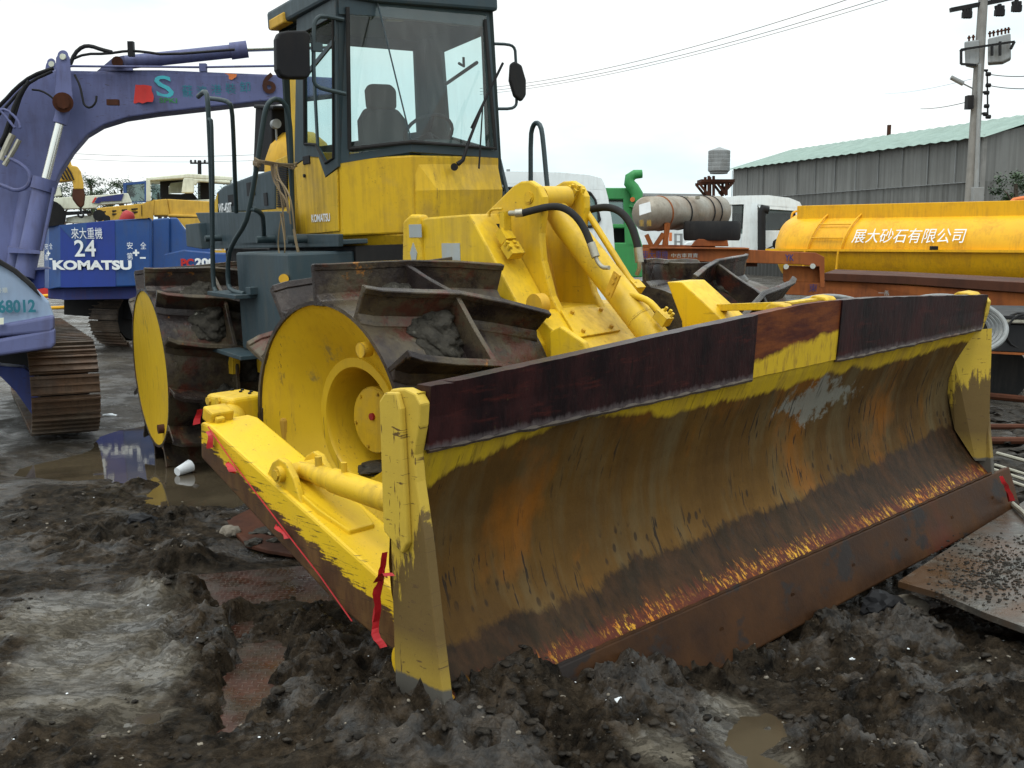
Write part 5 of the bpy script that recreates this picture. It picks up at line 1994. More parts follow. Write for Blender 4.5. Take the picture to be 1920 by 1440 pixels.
# ---- green excavator
GX = thing('excavator', 'green excavator body with curled green pipe standing above it, right of the white truck', 'excavator', loc=W(1165, 600, 18))
D = 18.0
mb = MB()
slab(mb, [(1120, 352), (1178, 352), (1182, 358), (1184, 376), (1172, 374), (1120, 374)], D, 1.4)
slab(mb, [(1168, 370), (1184, 370), (1192, 420), (1206, 465), (1172, 465)], D, 1.2)
slab(mb, [(1120, 420), (1176, 420), (1178, 428), (1120, 428)], D + .01, .2)
slab(mb, [(1120, 455), (1200, 455), (1205, 520), (1120, 520)], D, 1.4)
gb = mb.build('body', M['green'], GX, bevel=.02)
mb = MB()
slab(mb, [(1120, 374), (1168, 376), (1176, 420), (1120, 420)], D + .1, .01)
mb.build('window_pane', M['glass_far'], GX)
mb = MB()
slab(mb, [(1120, 428), (1178, 428), (1186, 470), (1120, 470)], D + .4, .3)
mb.build('interior', M['black'], GX)
mb = MB()
mb.tube([W(1204, 326, D - .1), W(1190, 327, D - .1), W(1181, 333, D - .1), W(1180, 343, D - .1), W(1187, 352, D - .1), W(1194, 364, D - .1), W(1194, 380, D - .1), W(1188, 392, D - .1)], [.07, .08, .09, .095, .10, .105, .10, .09], 14)
mb.build('exhaust_pipe', M['green'], GX)
mb = MB()
mb.cyl(W(1186, 374, D - .25), W(1186, 374, D - .15), .04, seg=12)
mb.build('lamp', M['orange'], GX)

# ---- low-loader / old chassis with gas tank and spare tyre
LC = thing('rusty_trailer', 'rusty orange trailer chassis with blue company lettering behind the left drum', 'trailer', loc=W(1360, 640, 13.5))
D = 13.2
mb = MB()
slab(mb, [(1196, 467), (1250, 464), (1400, 468), (1530, 474), (1546, 482), (1546, 540), (1538, 540), (1536, 500), (1500, 496), (1196, 487)], [13.0, 13.0, 13.0, 13.0, 13.0, 13.0, 13.0, 13.0, 13.0, 13.0], .12)
slab(mb, [(1218, 463), (1405, 465), (1405, 468), (1218, 467)], 12.95, 1.2)
slab(mb, [(1468, 498), (1540, 500), (1540, 530), (1468, 528)], 13.1, .1)
fr_ = mb.build('frame_beam', M['rust'], LC, bevel=.008)
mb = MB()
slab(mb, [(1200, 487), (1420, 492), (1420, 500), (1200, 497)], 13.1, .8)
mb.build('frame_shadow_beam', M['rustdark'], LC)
flat_text('東大重機', 'lettering', M['stick_navy'], LC, 1204, 486, 12.99, 48, 16, bold=0, off=.012)
flat_text('中古車買賣', 'lettering', M['decal'], LC, 1258, 483, 12.99, 50, 8, bold=0, off=.012)
flat_text('YK', 'lettering', M['stick_navy'], LC, 1471, 489, 12.99, 17, 12, bold=.02, off=.012)
for (x, y) in ((1474, 500), (1524, 499)):
    mb = MB()
    mb.cyl(W(x, y, 12.9), W(x, y, 13.0), .032, seg=14)
    mb.build('tail_lamp', M['chrome'], LC)
mb = MB()
slab(mb, [(1295, 462), (1302, 452), (1310, 448), (1364, 449), (1366, 462)], 13.2, .8)
mb.build('tyre_stand', M['rust'], LC, bevel=.01)

GT = thing('gas_tank', 'dented grey metal tank with white notice lying on a rusty cradle', 'tank', loc=W(1250, 470, 13.4))
a, b = W(1212, 401, 13.3), W(1345, 397, 14.6)
mb = MB()
u = (b - a).normalized()
rt = .215
mb.tube([a - u * .12, a - u * .11, a - u * .07, a, a + u * .25, b, b + u * .06, b + u * .1, b + u * .11], [.02, .10, .17, rt, rt, rt, .17, .10, .02], 32)
tk_ = mb.build('shell', M['tankmetal'], GT)
for t in (.16, .42, .75, .86):
    c = a.lerp(b, t)
    mb = MB()
    mb.tube([c - u * .012, c - u * .01, c + u * .01, c + u * .012], [rt, rt + .008, rt + .008, rt], 32, cap=False)
    mb.build('band', M['black'] if t > .2 else M['rust'], GT)
mb = MB()
slab(mb, [(1198, 384), (1219, 378), (1221, 397), (1199, 404)], [13.04, 12.99, 12.99, 13.04], .01)
mb.build('notice', M['stick_white'], GT)
for (s, x) in (('重', 1198), ('機', 1212)):
    flat_text(s, 'lettering', M['crane_yel'], GT, x, 424, 13.02, 9, 12, bold=0, off=.01)
mb = MB()
for (p, q) in (((1212, 440), (1222, 462)), ((1244, 438), (1228, 462)), ((1252, 418), (1246, 464)), ((1249, 420), (1249, 464)), ((1330, 420), (1334, 464))):
    mb.beam(W(*p, 13.3), W(*q, 13.3), .05, .05)
mb.beam(W(1205, 463, 13.3), W(1340, 465, 13.3), .06, .06)
mb.build('cradle', M['rust'], GT)
mb = MB()
for (x, y) in ((1266, 368), (1286, 369), (1308, 368)):
    mb.cyl(W(x, y, 13.8), W(x, y + 5, 13.8), .03, seg=8)
mb.build('valve', M['alu'], GT)

ST = thing('spare_tyre', 'black truck tyre lying flat on a rusty stand beside the gas tank', 'tyre', loc=W(1335, 448, 13.1))
c = W(1335, 433, 13.5)
mb = MB()
pr = [(.20, -.08), (.28, -.115), (.34, -.12), (.355, -.09), (.36, 0), (.355, .09), (.34, .12), (.28, .115), (.20, .08), (.20, -.08)]
mb.lathe(pr, Matrix.Translation(c) @ Matrix.Rotation(R(90), 4, 'X') @ Matrix.Rotation(R(0), 4, 'Z'), 48)
mb.build('tyre', M['rubber'], ST)
mb = MB()
mb.lathe([(.05, .02), (.20, .03)], Matrix.Translation(c) @ Matrix.Rotation(R(90), 4, 'X'), 32)
mb.build('rim', M['black'], ST)

# ---- white truck cab on the right
WC = thing('truck', 'clean white truck cab with dark rear window and black snorkel beside the orange tank', 'truck', loc=W(1420, 600, 27))
D = 27.0
mb = MB()
roof = [(1326, 377), (1345, 371), (1385, 367), (1440, 366), (1480, 371), (1500, 379), (1504, 388), (1500, 392), (1408, 384), (1395, 383), (1330, 385)]
slab(mb, roof, D, 1.8)
slab(mb, [(1395, 383), (1420, 384), (1424, 470), (1390, 470)], D, 1.6)
slab(mb, [(1360, 383), (1373, 383), (1372, 470), (1356, 470)], D + .05, 1.4)
slab(mb, [(1326, 383), (1332, 383), (1332, 470), (1320, 470)], D + .1, 1.3)
slab(mb, [(1326, 414), (1395, 430), (1395, 475), (1318, 475)], D + .1, 1.4)
slab(mb, [(1420, 383), (1503, 390), (1502, 396), (1424, 391)], D, .2)
slab(mb, [(1424, 432), (1502, 432), (1502, 480), (1424, 480)], D, 1.5)
slab(mb, [(1491, 393), (1503, 393), (1503, 434), (1494, 434)], D, .15)
mb.build('cab', M['white'], WC, bevel=.02)
mb = MB()
slab(mb, [(1422, 390), (1494, 394), (1496, 434), (1422, 434)], D + .1, .01)
mb.build('rear_window', M['glass_far'], WC)
mb = MB()
slab(mb, [(1332, 386), (1360, 385), (1360, 430), (1332, 424)], D + .2, .01)
mb.build('side_window', M['glass_far'], WC)
mb = MB()
slab(mb, [(1374, 386), (1394, 385), (1394, 440), (1374, 432)], D + .1, .01)
mb.build('side_window', M['glass_far'], WC)
mb = MB()
slab(mb, [(1440, 408), (1458, 406), (1464, 434), (1438, 434)], D + .5, .2)
slab(mb, [(1330, 400), (1500, 400), (1500, 440), (1330, 440)], D + 1.0, .1)
mb.build('interior', M['seat'], WC)
mb = MB()
mb.tube([W(1441, 394, D - .3), W(1430, 392, D - .3), W(1428, 398, D - .3), W(1428, 470, D - .3)], [.10, .12, .10, .10], 14)
mb.build('snorkel', M['black'], WC)
mb = MB()
lump(mb, W(1458, 458, D - .2), .13, 2, (1, 1, 1), 2, .2)
wtube(mb, [(1458, 458), (1440, 466), (1430, 472)], D - .2, .02)
mb.build('air_hose', M['black'], WC)

# ---- tanker
TK = thing('tank_truck', 'long orange yellow tank body with white Chinese company name and access ladder', 'tanker', loc=W(1700, 620, 24))
a, b = Vector(W(1512, 466, 25.2)), Vector(W(2120, 469, 20.6))
u = (b - a).normalized()
sd = u.cross(Vector((0, 0, 1))).normalized()
mb = MB()
NS, seg_ = 10, 40
rz_, ry_ = .86, 1.0
sec = [(-.55, .02), (-.54, .35), (-.48, .62), (-.35, .82), (-.15, .95), (0, .99), (.06, 1.0)] + [(t, 1.0) for t in (1.5, 3, 4.6, (b - a).length)]
vs, fs = [], []
for (t, k) in sec:
    for j in range(seg_):
        th = 2 * math.pi * j / seg_
        vs.append(a + u * t + sd * (math.cos(th) * ry_ * k) + Vector((0, 0, math.sin(th) * rz_ * k)))
for i in range(len(sec) - 1):
    for j in range(seg_):
        fs.append((i * seg_ + j, i * seg_ + (j + 1) % seg_, (i + 1) * seg_ + (j + 1) % seg_, (i + 1) * seg_ + j))
mb.add(vs, fs, True)
body_t = mb.build('tank', M['tanker'], TK)
mb = MB()
o1 = a + Vector((0, 0, rz_ * .62)) - u * .02
for s in (-1,):
    A = [o1 - sd * -.62 * 1 + Vector((0, 0, 0)), ]
top_z = a.z + .93
dz = (b.z - a.z) / (b - a).length
q0 = [a + u * .05 + sd * .60 + Vector((0, 0, .45)), a + u * .05 - sd * .60 + Vector((0, 0, .45)), a + u * .05 - sd * .62 + Vector((0, 0, .98)), a + u * .05 + sd * .62 + Vector((0, 0, .98))]
ll = (b - a).length
mb.hull(q0, [p + u * (ll - .1) for p in q0])
mb.build('catwalk', M['tanker'], TK, bevel=.01)
# the near side is the one facing the camera
near = sd if (a + sd).length < (a - sd).length else -sd
mb = MB()
q0 = [a + near * 1.0 + Vector((0, 0, .0)), a + near * 1.12, a + near * 1.12 + Vector((0, 0, -.05)), a + near * 1.0 + Vector((0, 0, -.05))]
mb.hull([p - u * .45 for p in q0], [p + u * ll for p in q0])
mb.build('side_rail', M['tanker'], TK)
mb = MB()
for t in (.55, 1.35):
    path = []
    for k in range(9):
        th = R(-5 + 82 * k / 8)
        path.append(a + u * (t + .35 * k / 8) + near * (math.cos(th) * 1.06) + Vector((0, 0, math.sin(th) * .93)))
    mb.tube(path, .022, 8)
    mb.tube([a + u * t + near * 1.12 + Vector((0, 0, -.03)), a + u * (t - .05) + near * 1.12 + Vector((0, 0, -.75))], .025, 8)
for k in (2, 4, 6):
    th = R(-5 + 82 * k / 8)
    q = [a + u * (t + .35 * k / 8) + near * (math.cos(th) * 1.06) + Vector((0, 0, math.sin(th) * .93)) for t in (.55, 1.35)]
    mb.tube(q, .018, 6)
mb.build('ladder', M['tanker'], TK)
mb = MB()
wtube(mb, [(1484, 424), (1484, 404), (1488, 397), (1502, 395)], 25.0, .025)
mb.build('end_rail', M['tanker'], TK)
for (x, y) in ((1479, 459), (1751, 465)):
    mb = MB()
    t_ = 0
    c = W(x, y, 24.9 if x < 1500 else 21.9)
    mb.box(c, (.14, .12, .08))
    mb.build('marker_lamp', M['black'], TK, bevel=.01)
th = R(22)
tt = (W(1567, 456, 24.0) - a).dot(u)
nrm_up = (near * math.cos(th) / ry_ + Vector((0, 0, math.sin(th) / rz_))).normalized()
o_t = a + u * 1.62 + near * (math.cos(R(9)) * 1.012) + Vector((0, 0, math.sin(R(9)) * .87))
upv = (near * (math.cos(R(32)) - math.cos(R(9))) * 1.0 + Vector((0, 0, (math.sin(R(32)) - math.sin(R(9))) * .86)))
TXT = (o_t, u, upv)
text('展大砂石有限公司', 'lettering', M['stick_white'], TK, o_t + near * .07, u, upv, width=2.42, height=.33, bold=0, shear=.1)
mb = MB()
q0 = [a + near * .9 + Vector((0, 0, -.86)), a + near * .9 + Vector((0, 0, -1.05)), a - near * .9 + Vector((0, 0, -1.05)), a - near * .9 + Vector((0, 0, -.86))]
mb.hull(q0, [p + u * ll for p in q0])
for k in range(7):
    t = .6 + k * 1.05
    mb.box(a + u * t + Vector((0, 0, -.80)), (.12, 1.5, .20))
mb.build('chassis', M['rustdark'], TK)
for t in (1.0, 2.3):
    mb = MB()
    c = a + u * t + near * .7 + Vector((0, 0, -1.35))
    mb.cyl(c, c - near * .3, .45, seg=28)
    mb.build('wheel', M['rubber'], TK)

# ---- rusty flatbed in front of the tanker
FB = thing('flatbed_trailer', 'rusty orange flatbed trailer rail with faded blue lettering below the tanker', 'trailer', loc=W(1700, 640, 15))
D0, D1 = 14.8, 13.0


def fd(x):
    return ln(D0, D1, (x - 1470) / 450)


mb = MB()
pts = [(1470, 524), (1600, 528), (1700, 534), (1960, 552), (1960, 600), (1895, 588), (1700, 566), (1470, 552)]
slab(mb, pts, [fd(p[0]) for p in pts], .12)
mb.build('side_rail', M['rust'], FB, bevel=.008)
mb = MB()
pts = [(1545, 512), (1700, 518), (1960, 532), (1960, 552), (1700, 533), (1545, 526)]
slab(mb, pts, [fd(p[0]) - .05 for p in pts], 2.0)
mb.build('deck', M['rustdark'], FB, bevel=.006)
for x in (1520, 1720):
    mb = MB()
    c = W(x, 620, fd(x) + .3)
    mb.cyl(c, c + Vector((0, .25, 0)), .42, seg=24)
    mb.build('wheel', M['rubber'], FB)
for k, s in enumerate('東大重機'):
    flat_text(s, 'lettering', M['stick_navy'] if k != 1 else M['crane_yel'], FB, 1516 + k * 19.5, 551 + k * 2 - 4, fd(1520), 15, 15, right=(1, -.3, 0), bold=0, off=.02)
flat_text('一般汽車運送', 'lettering', M['decal'], FB, 1645, 554, fd(1650), 64, 10, right=(1, -.3, 0), bold=0, off=.03)

# ---- dark flat deck truck, hoses, at far right behind blade
DT = thing('flatbed_truck', 'dark flatbed truck end with a silver edge strip right of the blade', 'truck', loc=W(1900, 720, 10.5))
D = 10.4
mb = MB()
slab(mb, [(1790, 590), (2000, 594), (2000, 600), (1790, 597)], D, 1.8)
slab(mb, [(1800, 606), (2000, 612), (2000, 664), (1800, 656)], D, .2)
mb.build('deck', M['black'], DT, bevel=.006)
mb = MB()
slab(mb, [(1800, 598), (2000, 602), (2000, 607), (1800, 602)], D - .03, .1)
mb.build('edge_strip', M['alu'], DT)
mb = MB()
slab(mb, [(1800, 657), (2000, 666), (2000, 670), (1800, 660)], D - .03, .2)
mb.build('lower_rail', M['rust'], DT)
mb = MB()
mb.cyl(W(1868, 700, D + .5), W(1868, 700, D + .8), .30, seg=28)
mb.build('wheel', M['rubber'], DT)
mb = MB()
mb.cyl(W(1868, 700, D + 1.2), W(1868, 700, D + 1.5), .30, seg=28)
mb.build('wheel', M['rubber'], DT)
mb = MB()
t0 = W(1926, 622, D - .1)
path = [t0 + Vector((.17 * math.cos(t), .02 * t, .17 * math.sin(t))) for t in [k * .4 for k in range(34)]]
mb.tube(path, .012, 6)
tag(mb.build('hose_coil', M['rubber']), 'thin black hose coil hung on the dark flatbed truck', 'hose')

# coils of dark pipe peeping over the blade
for (cx, cy, rx, lab) in ((1565, 590, 85, 'dark pipe coil peeping over the middle of the blade top'), (1780, 600, 105, 'dark pipe coil peeping over the blade near its right corner')):
    mb = MB()
    D = 9.6 if cx > 1700 else 11.0
    for k in range(5):
        r_ = (rx - k * 7) * D / FPX
        c = W(cx, cy + 8, D + k * .10)
        path = [c + Vector((r_ * math.cos(t), r_ * .35 * math.sin(2 * t) * 0 + .25 * math.sin(t), r_ * .48 * math.sin(t))) for t in [2 * math.pi * j / 48 for j in range(49)]]
        mb.tube(path, .022, 8)
    tag(mb.build('pipe_coil', M['grey']), lab, 'pipe coil')

# ---- warehouse
WH = thing('warehouse', 'long corrugated grey metal warehouse with low green pitched roof', 'building', loc=(16, 40, 0))
el, er = Vector((10.6, 52.0, 0)), Vector((15.53, 35.6, 0))
dw = (er - el).normalized()
pn = Vector((-dw.y, dw.x, 0))
if pn.x < 0:
    pn = -pn
zE = 5.0
HALF = 3.2
HR = 5.95


def wq(t, off, z):
    return el + dw * t + pn * off + Vector((0, 0, z))


LW = (er - el).length
cm = NT('corrugated wall', .6, .1)
x, y, z = cm.xyz()
n1 = cm.noise(.6, 6, .6)
cc = cm.mix(cm.ramp(n1, ((.35, 0), (.7, 1))), (.12, .12, .112), (.18, .18, .168))
stv = cm.noise(1, 4, .6, cm.map((7, 7, .15)))
cc = cm.mix(cm.ramp(stv, ((.42, 0), (.66, .75))), cc, (.055, .053, .045))
lowz = cm.ramp(cm.math('ADD', z, cm.math('MULTIPLY', cm.noise(1, 4, .6, cm.map((3, 3, .3))), .9)), ((1.6, .92), (2.6, 0)))
cc = cm.mix(lowz, cc, (.022, .021, .018))
pan = cm.ramp(z, ((3.50, 0), (3.54, .22)))
cc = cm.mix(pan, cc, (.27, .27, .26))
cm.color(cc)
M['corr'] = cm.mat
M['roofgreen'] = paint('green roof sheet', (.21, .29, .25), (.17, .24, .21), (.10, .10, .07), .4, .5)


def corrugate(mb, p0, p1, z0, z1, out, pitch=.25, amp=.035):
    n = int((p1 - p0).length / (pitch / 2))
    d = (p1 - p0) / n
    vs = []
    for k in range(n + 1):
        o = out * (amp if k % 2 else 0)
        b = p0 + d * k + o
        zt = z1(k / n) if callable(z1) else z1
        vs += [(b.x, b.y, z0), (b.x, b.y, zt)]
    mb.add(vs, [(2 * k, 2 * k + 2, 2 * k + 3, 2 * k + 1) for k in range(n)])


mb = MB()
corrugate(mb, wq(0, 0, 0), wq(LW, 0, 0), -.2, zE, -pn, .32, .03)
mb.build('side_wall', M['corr'], WH)
mb = MB()
corrugate(mb, wq(LW, 0, 0), wq(LW, 2 * HALF + 6, 0), -.2, lambda t: zE + min(1, t * 2.9) * (HR - zE), dw, .4, .03)
corrugate(mb, wq(0, 0, 0), wq(0, 2 * HALF + 6, 0), -.2, lambda t: zE + min(1, t * 2.9) * (HR - zE), -dw, .4, .03)
corrugate(mb, wq(0, 2 * HALF + 6, 0), wq(LW, 2 * HALF + 6, 0), -.2, HR, pn, .4, .03)
mb.build('gable_wall', M['corr'], WH)
mb = MB()
n = 60
vs = []
for k in range(n + 1):
    t = -.25 + (LW + .5) * k / n
    b_ = .04 if k % 2 else 0
    vs += [wq(t, -.35, zE - .10 + b_), wq(t, HALF, HR + b_)]
mb.add(vs, [(2 * k, 2 * k + 2, 2 * k + 3, 2 * k + 1) for k in range(n)])
q = [wq(-.25, HALF, HR - .02), wq(LW + .25, HALF, HR - .02), wq(LW + .25, 2 * HALF + 6.3, HR - .3), wq(-.25, 2 * HALF + 6.3, HR - .3)]
mb.add(q, [(0, 1, 2, 3)])
mb.build('roof', M['roofgreen'], WH)
mb = MB()
cp_ = W(1666, 262, 48)
mb.box(cp_ + Vector((0, 0, .1)), (.14, .14, 1.1))
mb.build('chimney_pipe', M['rustdark'], WH)
mb = MB()
for k in range(12):
    t = LW * k / 12
    mb.beam(wq(t, -.05, 3.52), wq(t, -.05, zE - .1), .04, .02)
mb.beam(wq(0, -.06, 3.52), wq(LW, -.06, 3.52), .05, .02)
mb.build('cladding_seam', M['grey'], WH)
mb = MB()
mb.beam(wq(LW, -.1, 0), wq(LW, -.1, zE), .12, .12)
mb.beam(wq(LW, -.2, 2.6), wq(LW, 6, 2.9), .3, .1)
mb.build('corner_trim', M['concrete'], WH)

# lean-to roof, low sheds along the skyline
SH = thing('shed', 'low pale roofed shed far behind the green excavator', 'shed', loc=W(1260, 450, 60))
mb = MB()
slab(mb, [(1190, 362), (1330, 364), (1330, 368), (1190, 367)], 60, 6)
mb.build('roof', M['grey'], SH)
mb = MB()
slab(mb, [(1195, 367), (1330, 368), (1330, 460), (1195, 460)], 60.5, 5)
mb.build('wall', M['white'], SH)

# ---- water tank on its stand
WK = thing('water_tank', 'round ribbed steel water tank on a rusty stand by the warehouse end', 'water tank', loc=W(1342, 450, 43))
D = 43.0
c0, c1 = W(1341, 328, D), W(1341, 286, D)
c0.x = c1.x = (c0.x + c1.x) / 2
c0.y = c1.y = D
mb = MB()
H_ = c1.z - c0.z
rT = 20 * D / FPX
pr_ = [(0, 0), (rT * .8, 0), (rT * .82, .05), (rT, .12)]
for k in range(5):
    z_ = .12 + (H_ - .12) * k / 5
    pr_ += [(rT * .985, z_ + .02), (rT, z_ + .05), (rT, z_ + (H_ - .12) / 5 - .02)]
pr_ += [(rT * .98, H_), (rT * .3, H_ + .10), (rT * .12, H_ + .13), (0, H_ + .13)]
mb.lathe([(r, h) for r, h in pr_], Matrix.Translation(c0) @ Matrix.Rotation(R(90), 4, 'X'), 40, smooth=False)
mb.build('tank', M['grey'], WK)
mb = MB()
for (p, q) in (((1310, 344), (1374, 340)), ((1329, 330), (1329, 390)), ((1338, 330), (1338, 390)), ((1312, 345), (1329, 366)), ((1374, 342), (1356, 362)), ((1344, 342), (1362, 366)), ((1362, 340), (1362, 366))):
    mb.beam(W(*p, D), W(*q, D), .10, .10)
    mb.beam(W(*p, D) + Vector((0, .8, 0)), W(*q, D) + Vector((0, .8, 0)), .10, .10)
mb.box(W(1342, 340, D + .4), (1.35, 1.0, .12))
mb.build('stand', M['rustdark'], WK)

# ---- utility pole with transformers
UP = thing('utility_pole', 'tall concrete utility pole carrying a crossarm, cutouts and street lamp', 'utility pole', loc=W(1815, 450, 26))
D = 26.0
mb = MB()
mb.tube([W(1812, 560, D), W(1819, 388, D), W(1832, 180, D), W(1844, -10, D), W(1847, -60, D)], [.15, .14, .125, .11, .10], 16)
mb.build('pole', M['concrete'], UP)
mb = MB()
mb.tube([W(1824, 560, D - .2), W(1829, 388, D - .2), W(1834, 255, D - .2), W(1837, 120, D - .2)], [.06, .06, .05, .04], 10)
mb.build('conduit', M['grey'], UP)
mb = MB()
mb.box(W(1832, 371, D - .3), (.24, .2, .50))
mb.build('meter_box', M['grey'], UP, bevel=.01)
mb = MB()
mb.beam(W(1782, 19, D), W(1930, -10, D), .12, .10)
mb.build('crossarm', M['black'], UP)
for (x, y) in ((1813, 26), (1874, 22), (1906, 14)):
    mb = MB()
    for q in range(3):
        mb.cyl(W(x - 6 + q * 6, y - 14 + 3 * abs(q - 1), D), W(x - 3 + q * 4, y + 8, D), .05, seg=8)
    mb.box(W(x, y + 2, D), (.22, .12, .14))
    mb.build('cutout', M['black'], UP, bevel=.01)
mb = MB()
slab(mb, [(1808, 78), (1836, 74), (1836, 118), (1828, 124), (1810, 120)], D - .15, .45)
slab(mb, [(1852, 72), (1895, 62), (1896, 108), (1880, 116), (1852, 118)], D - .15, .45)
tf = mb.build('transformer', M['grey'], UP, bevel=.03)
mb = MB()
for (p, q) in (((1802, 93), (1902, 78)), ((1802, 93), (1802, 120)), ((1802, 120), (1830, 122)), ((1902, 78), (1895, 92)), ((1800, 96), (1812, 92)), ((1860, 85), (1860, 104)), ((1875, 78), (1875, 104))):
    mb.beam(W(*p, D - .25), W(*q, D - .25), .05, .05)
mb.build('transformer_frame', M['black'], UP)
for x in (1817, 1825, 1856, 1863, 1871, 1878, 1885, 1891):
    y = ln(76, 60, (x - 1817) / 74)
    mb = MB()
    mb.cyl(W(x, y + 2, D), W(x, y - 9, D), .025, seg=6)
    mb.cyl(W(x, y - 4, D), W(x, y - 6, D), .045, seg=8)
    mb.build('insulator', M['rustdark'], UP)
mb = MB()
mb.tube([W(1824, 166, D), W(1806, 157, D)], .018, 6)
mb.build('lamp_arm', M['grey'], UP)
mb = MB()
mb.tube([W(1806, 157, D - .02), W(1783, 145, D - .02)], [.06, .055], 12)
mb.build('lamp_head', M['grey'], UP)
mb = MB()
mb.box(W(1817, 192, D - .1), (.14, .2, .32))
mb.build('switch_box', M['black'], UP)
mb = MB()
mb.tube([W(1846, 132, D), W(1851, 136, D), W(1852, 218, D)], .02, 6)
for (x, y) in ((1853, 139), (1853, 160), (1850, 174), (1850, 199), (1848, 214), (1853, 219)):
    mb.cyl(W(x - 4, y, D), W(x + 4, y, D), .05, seg=8)
for (x, y) in ((1846, 132), (1843, 173), (1842, 213)):
    mb.beam(W(x - 6, y, D), W(x + 6, y, D), .05, .05)
mb.build('insulator_rack', M['black'], UP)


def wire(p, q, dp, dq, sag, name, label, r=.006, group='overhead wires'):
    mb = MB()
    a, b = W(*p, dp), W(*q, dq)
    path = []
    for k in range(17):
        t = k / 16
        v = a.lerp(b, t)
        v.z -= sag * 4 * t * (1 - t)
        path.append(v)
    mb.tube(path, r, 5)
    o = mb.build(name, M['black'] if r > .008 else M['wire'])
    tag(o, label, 'wire', group)


M['wire'] = paint('grey blue wire', (.20, .30, .40), (.18, .28, .38), (.1, .15, .2), .2, .5)
wire((900, 166), (1640, -18), 60, 34, .5, 'overhead_wire', 'uppermost of the three long overhead wires crossing the sky above the tower', .012)
wire((900, 172), (1700, -20), 60, 34, .5, 'overhead_wire', 'middle of the three long overhead wires crossing the sky above the tower', .012)
wire((900, 177), (1740, -24), 60, 34, .5, 'overhead_wire', 'lowest of the three long overhead wires crossing the sky above the tower', .010)
wire((1853, 139), (2000, 130), 26, 24, .1, 'overhead_wire', 'upper wire running right from the insulator rack on the pole', .010)
wire((1853, 160), (2000, 156), 26, 24, .1, 'overhead_wire', 'lower wire running right from the insulator rack on the pole', .010)
wire((1726, 204), (1818, 190), 40, 26, .05, 'overhead_wire', 'short service wire reaching the switch box on the pole from the left', .010)
wire((1660, 175), (1822, 148), 60, 26, .1, 'overhead_wire', 'faint wire meeting the pole just above the street lamp', .006)
wire((60, 282), (560, 286), 70, 60, .3, 'overhead_wire', 'upper thin wire seen under the lavender boom', .012)
wire((60, 292), (560, 297), 72, 62, .3, 'overhead_wire', 'lower thin wire seen under the lavender boom', .010)
SP = thing('utility_pole', 'small distant utility pole with one crossarm left of the handrails', 'utility pole', loc=W(375, 450, 70))
mb = MB()
mb.tube([W(376, 460, 70), W(374, 301, 70)], [.16, .12], 8)
mb.build('pole', M['black'], SP)
mb = MB()
mb.beam(W(357, 306, 70), W(392, 306, 70), .10, .10)
for x in (358, 366, 384):
    mb.cyl(W(x, 305, 70), W(x, 300, 70), .07, seg=6)
mb.build('crossarm', M['black'], SP)

# ---- trees
lm = NT('leaf', .6)
lc = lm.mix(lm.ramp(lm.noise(1.3, 4), ((.35, 0), (.65, 1))), (.020, .045, .016), (.050, .085, .030))
lm.color(lc)
M['leaf'] = lm.mat
lm = NT('bark', .9)
lm.color(lm.mix(lm.noise(4), (.05, .04, .03), (.09, .07, .05)))
M['bark'] = lm.mat


def tree(px, ytop, ybase, d, wpx, label, nleaf=1500, seed=0, leafpx=1.9, name='tree', group='trees along the skyline'):
    rr = random.Random(seed)
    k = d / FPX
    base = W(px, 470, d)
    base.z = 0
    top = W(px, ytop, d).z
    w = wpx * k
    t = thing(name, label, 'tree', loc=base, group=group)
    zb = W(px, ybase, d).z
    mb = MB()
    mb.tube([base, base + Vector((.1, 0, (zb) * .6)), base + Vector((.0, .1, ln(zb, top, .7)))], [.22, .16, .05], 8)
    limbs = []
    for q in range(9):
        a = rr.uniform(0, 6.28)
        z0 = ln(zb * .6, top, rr.uniform(.1, .6))
        e = base + Vector((math.cos(a) * w * rr.uniform(.25, .5), math.sin(a) * w * .4, min(top * .97, z0 + (top - zb) * rr.uniform(.15, .5))))
        mb.tube([base + Vector((0, 0, z0)), e], [.07, .02], 5)
        limbs.append(e)
    mb.build('trunk', M['bark'], t)
    cl = []
    for q in range(16):
        e = rr.choice(limbs)
        z_ = rr.uniform(0, 1)
        cl.append((base + Vector((rr.uniform(-.5, .5) * w * (1.1 - .65 * z_), rr.uniform(-.35, .35) * w, ln(zb, top, z_ * .92) - base.z)), rr.uniform(.10, .2) * w))
    vs, fs = [], []
    s = leafpx * k
    for q in range(nleaf):
        c, r_ = rr.choice(cl)
        v = Vector((rr.gauss(0, 1), rr.gauss(0, 1), rr.gauss(0, .7))) * r_ * .6
        p = c + v
        a, b = rr.uniform(0, 6.28), rr.uniform(-1, 1)
        e1 = Vector((math.cos(a), math.sin(a), b)).normalized() * s * rr.uniform(.6, 1.4)
        e2 = Vector((-math.sin(a), math.cos(a), rr.uniform(-1, 1))).normalized() * s * rr.uniform(.4, .9)
        n = len(vs)
        vs += [p - e1, p + e2, p + e1, p - e2]
        fs.append((n, n + 1, n + 2, n + 3))
    mb = MB()
    mb.add(vs, fs)
    mb.build('crown', M['leaf'], t)


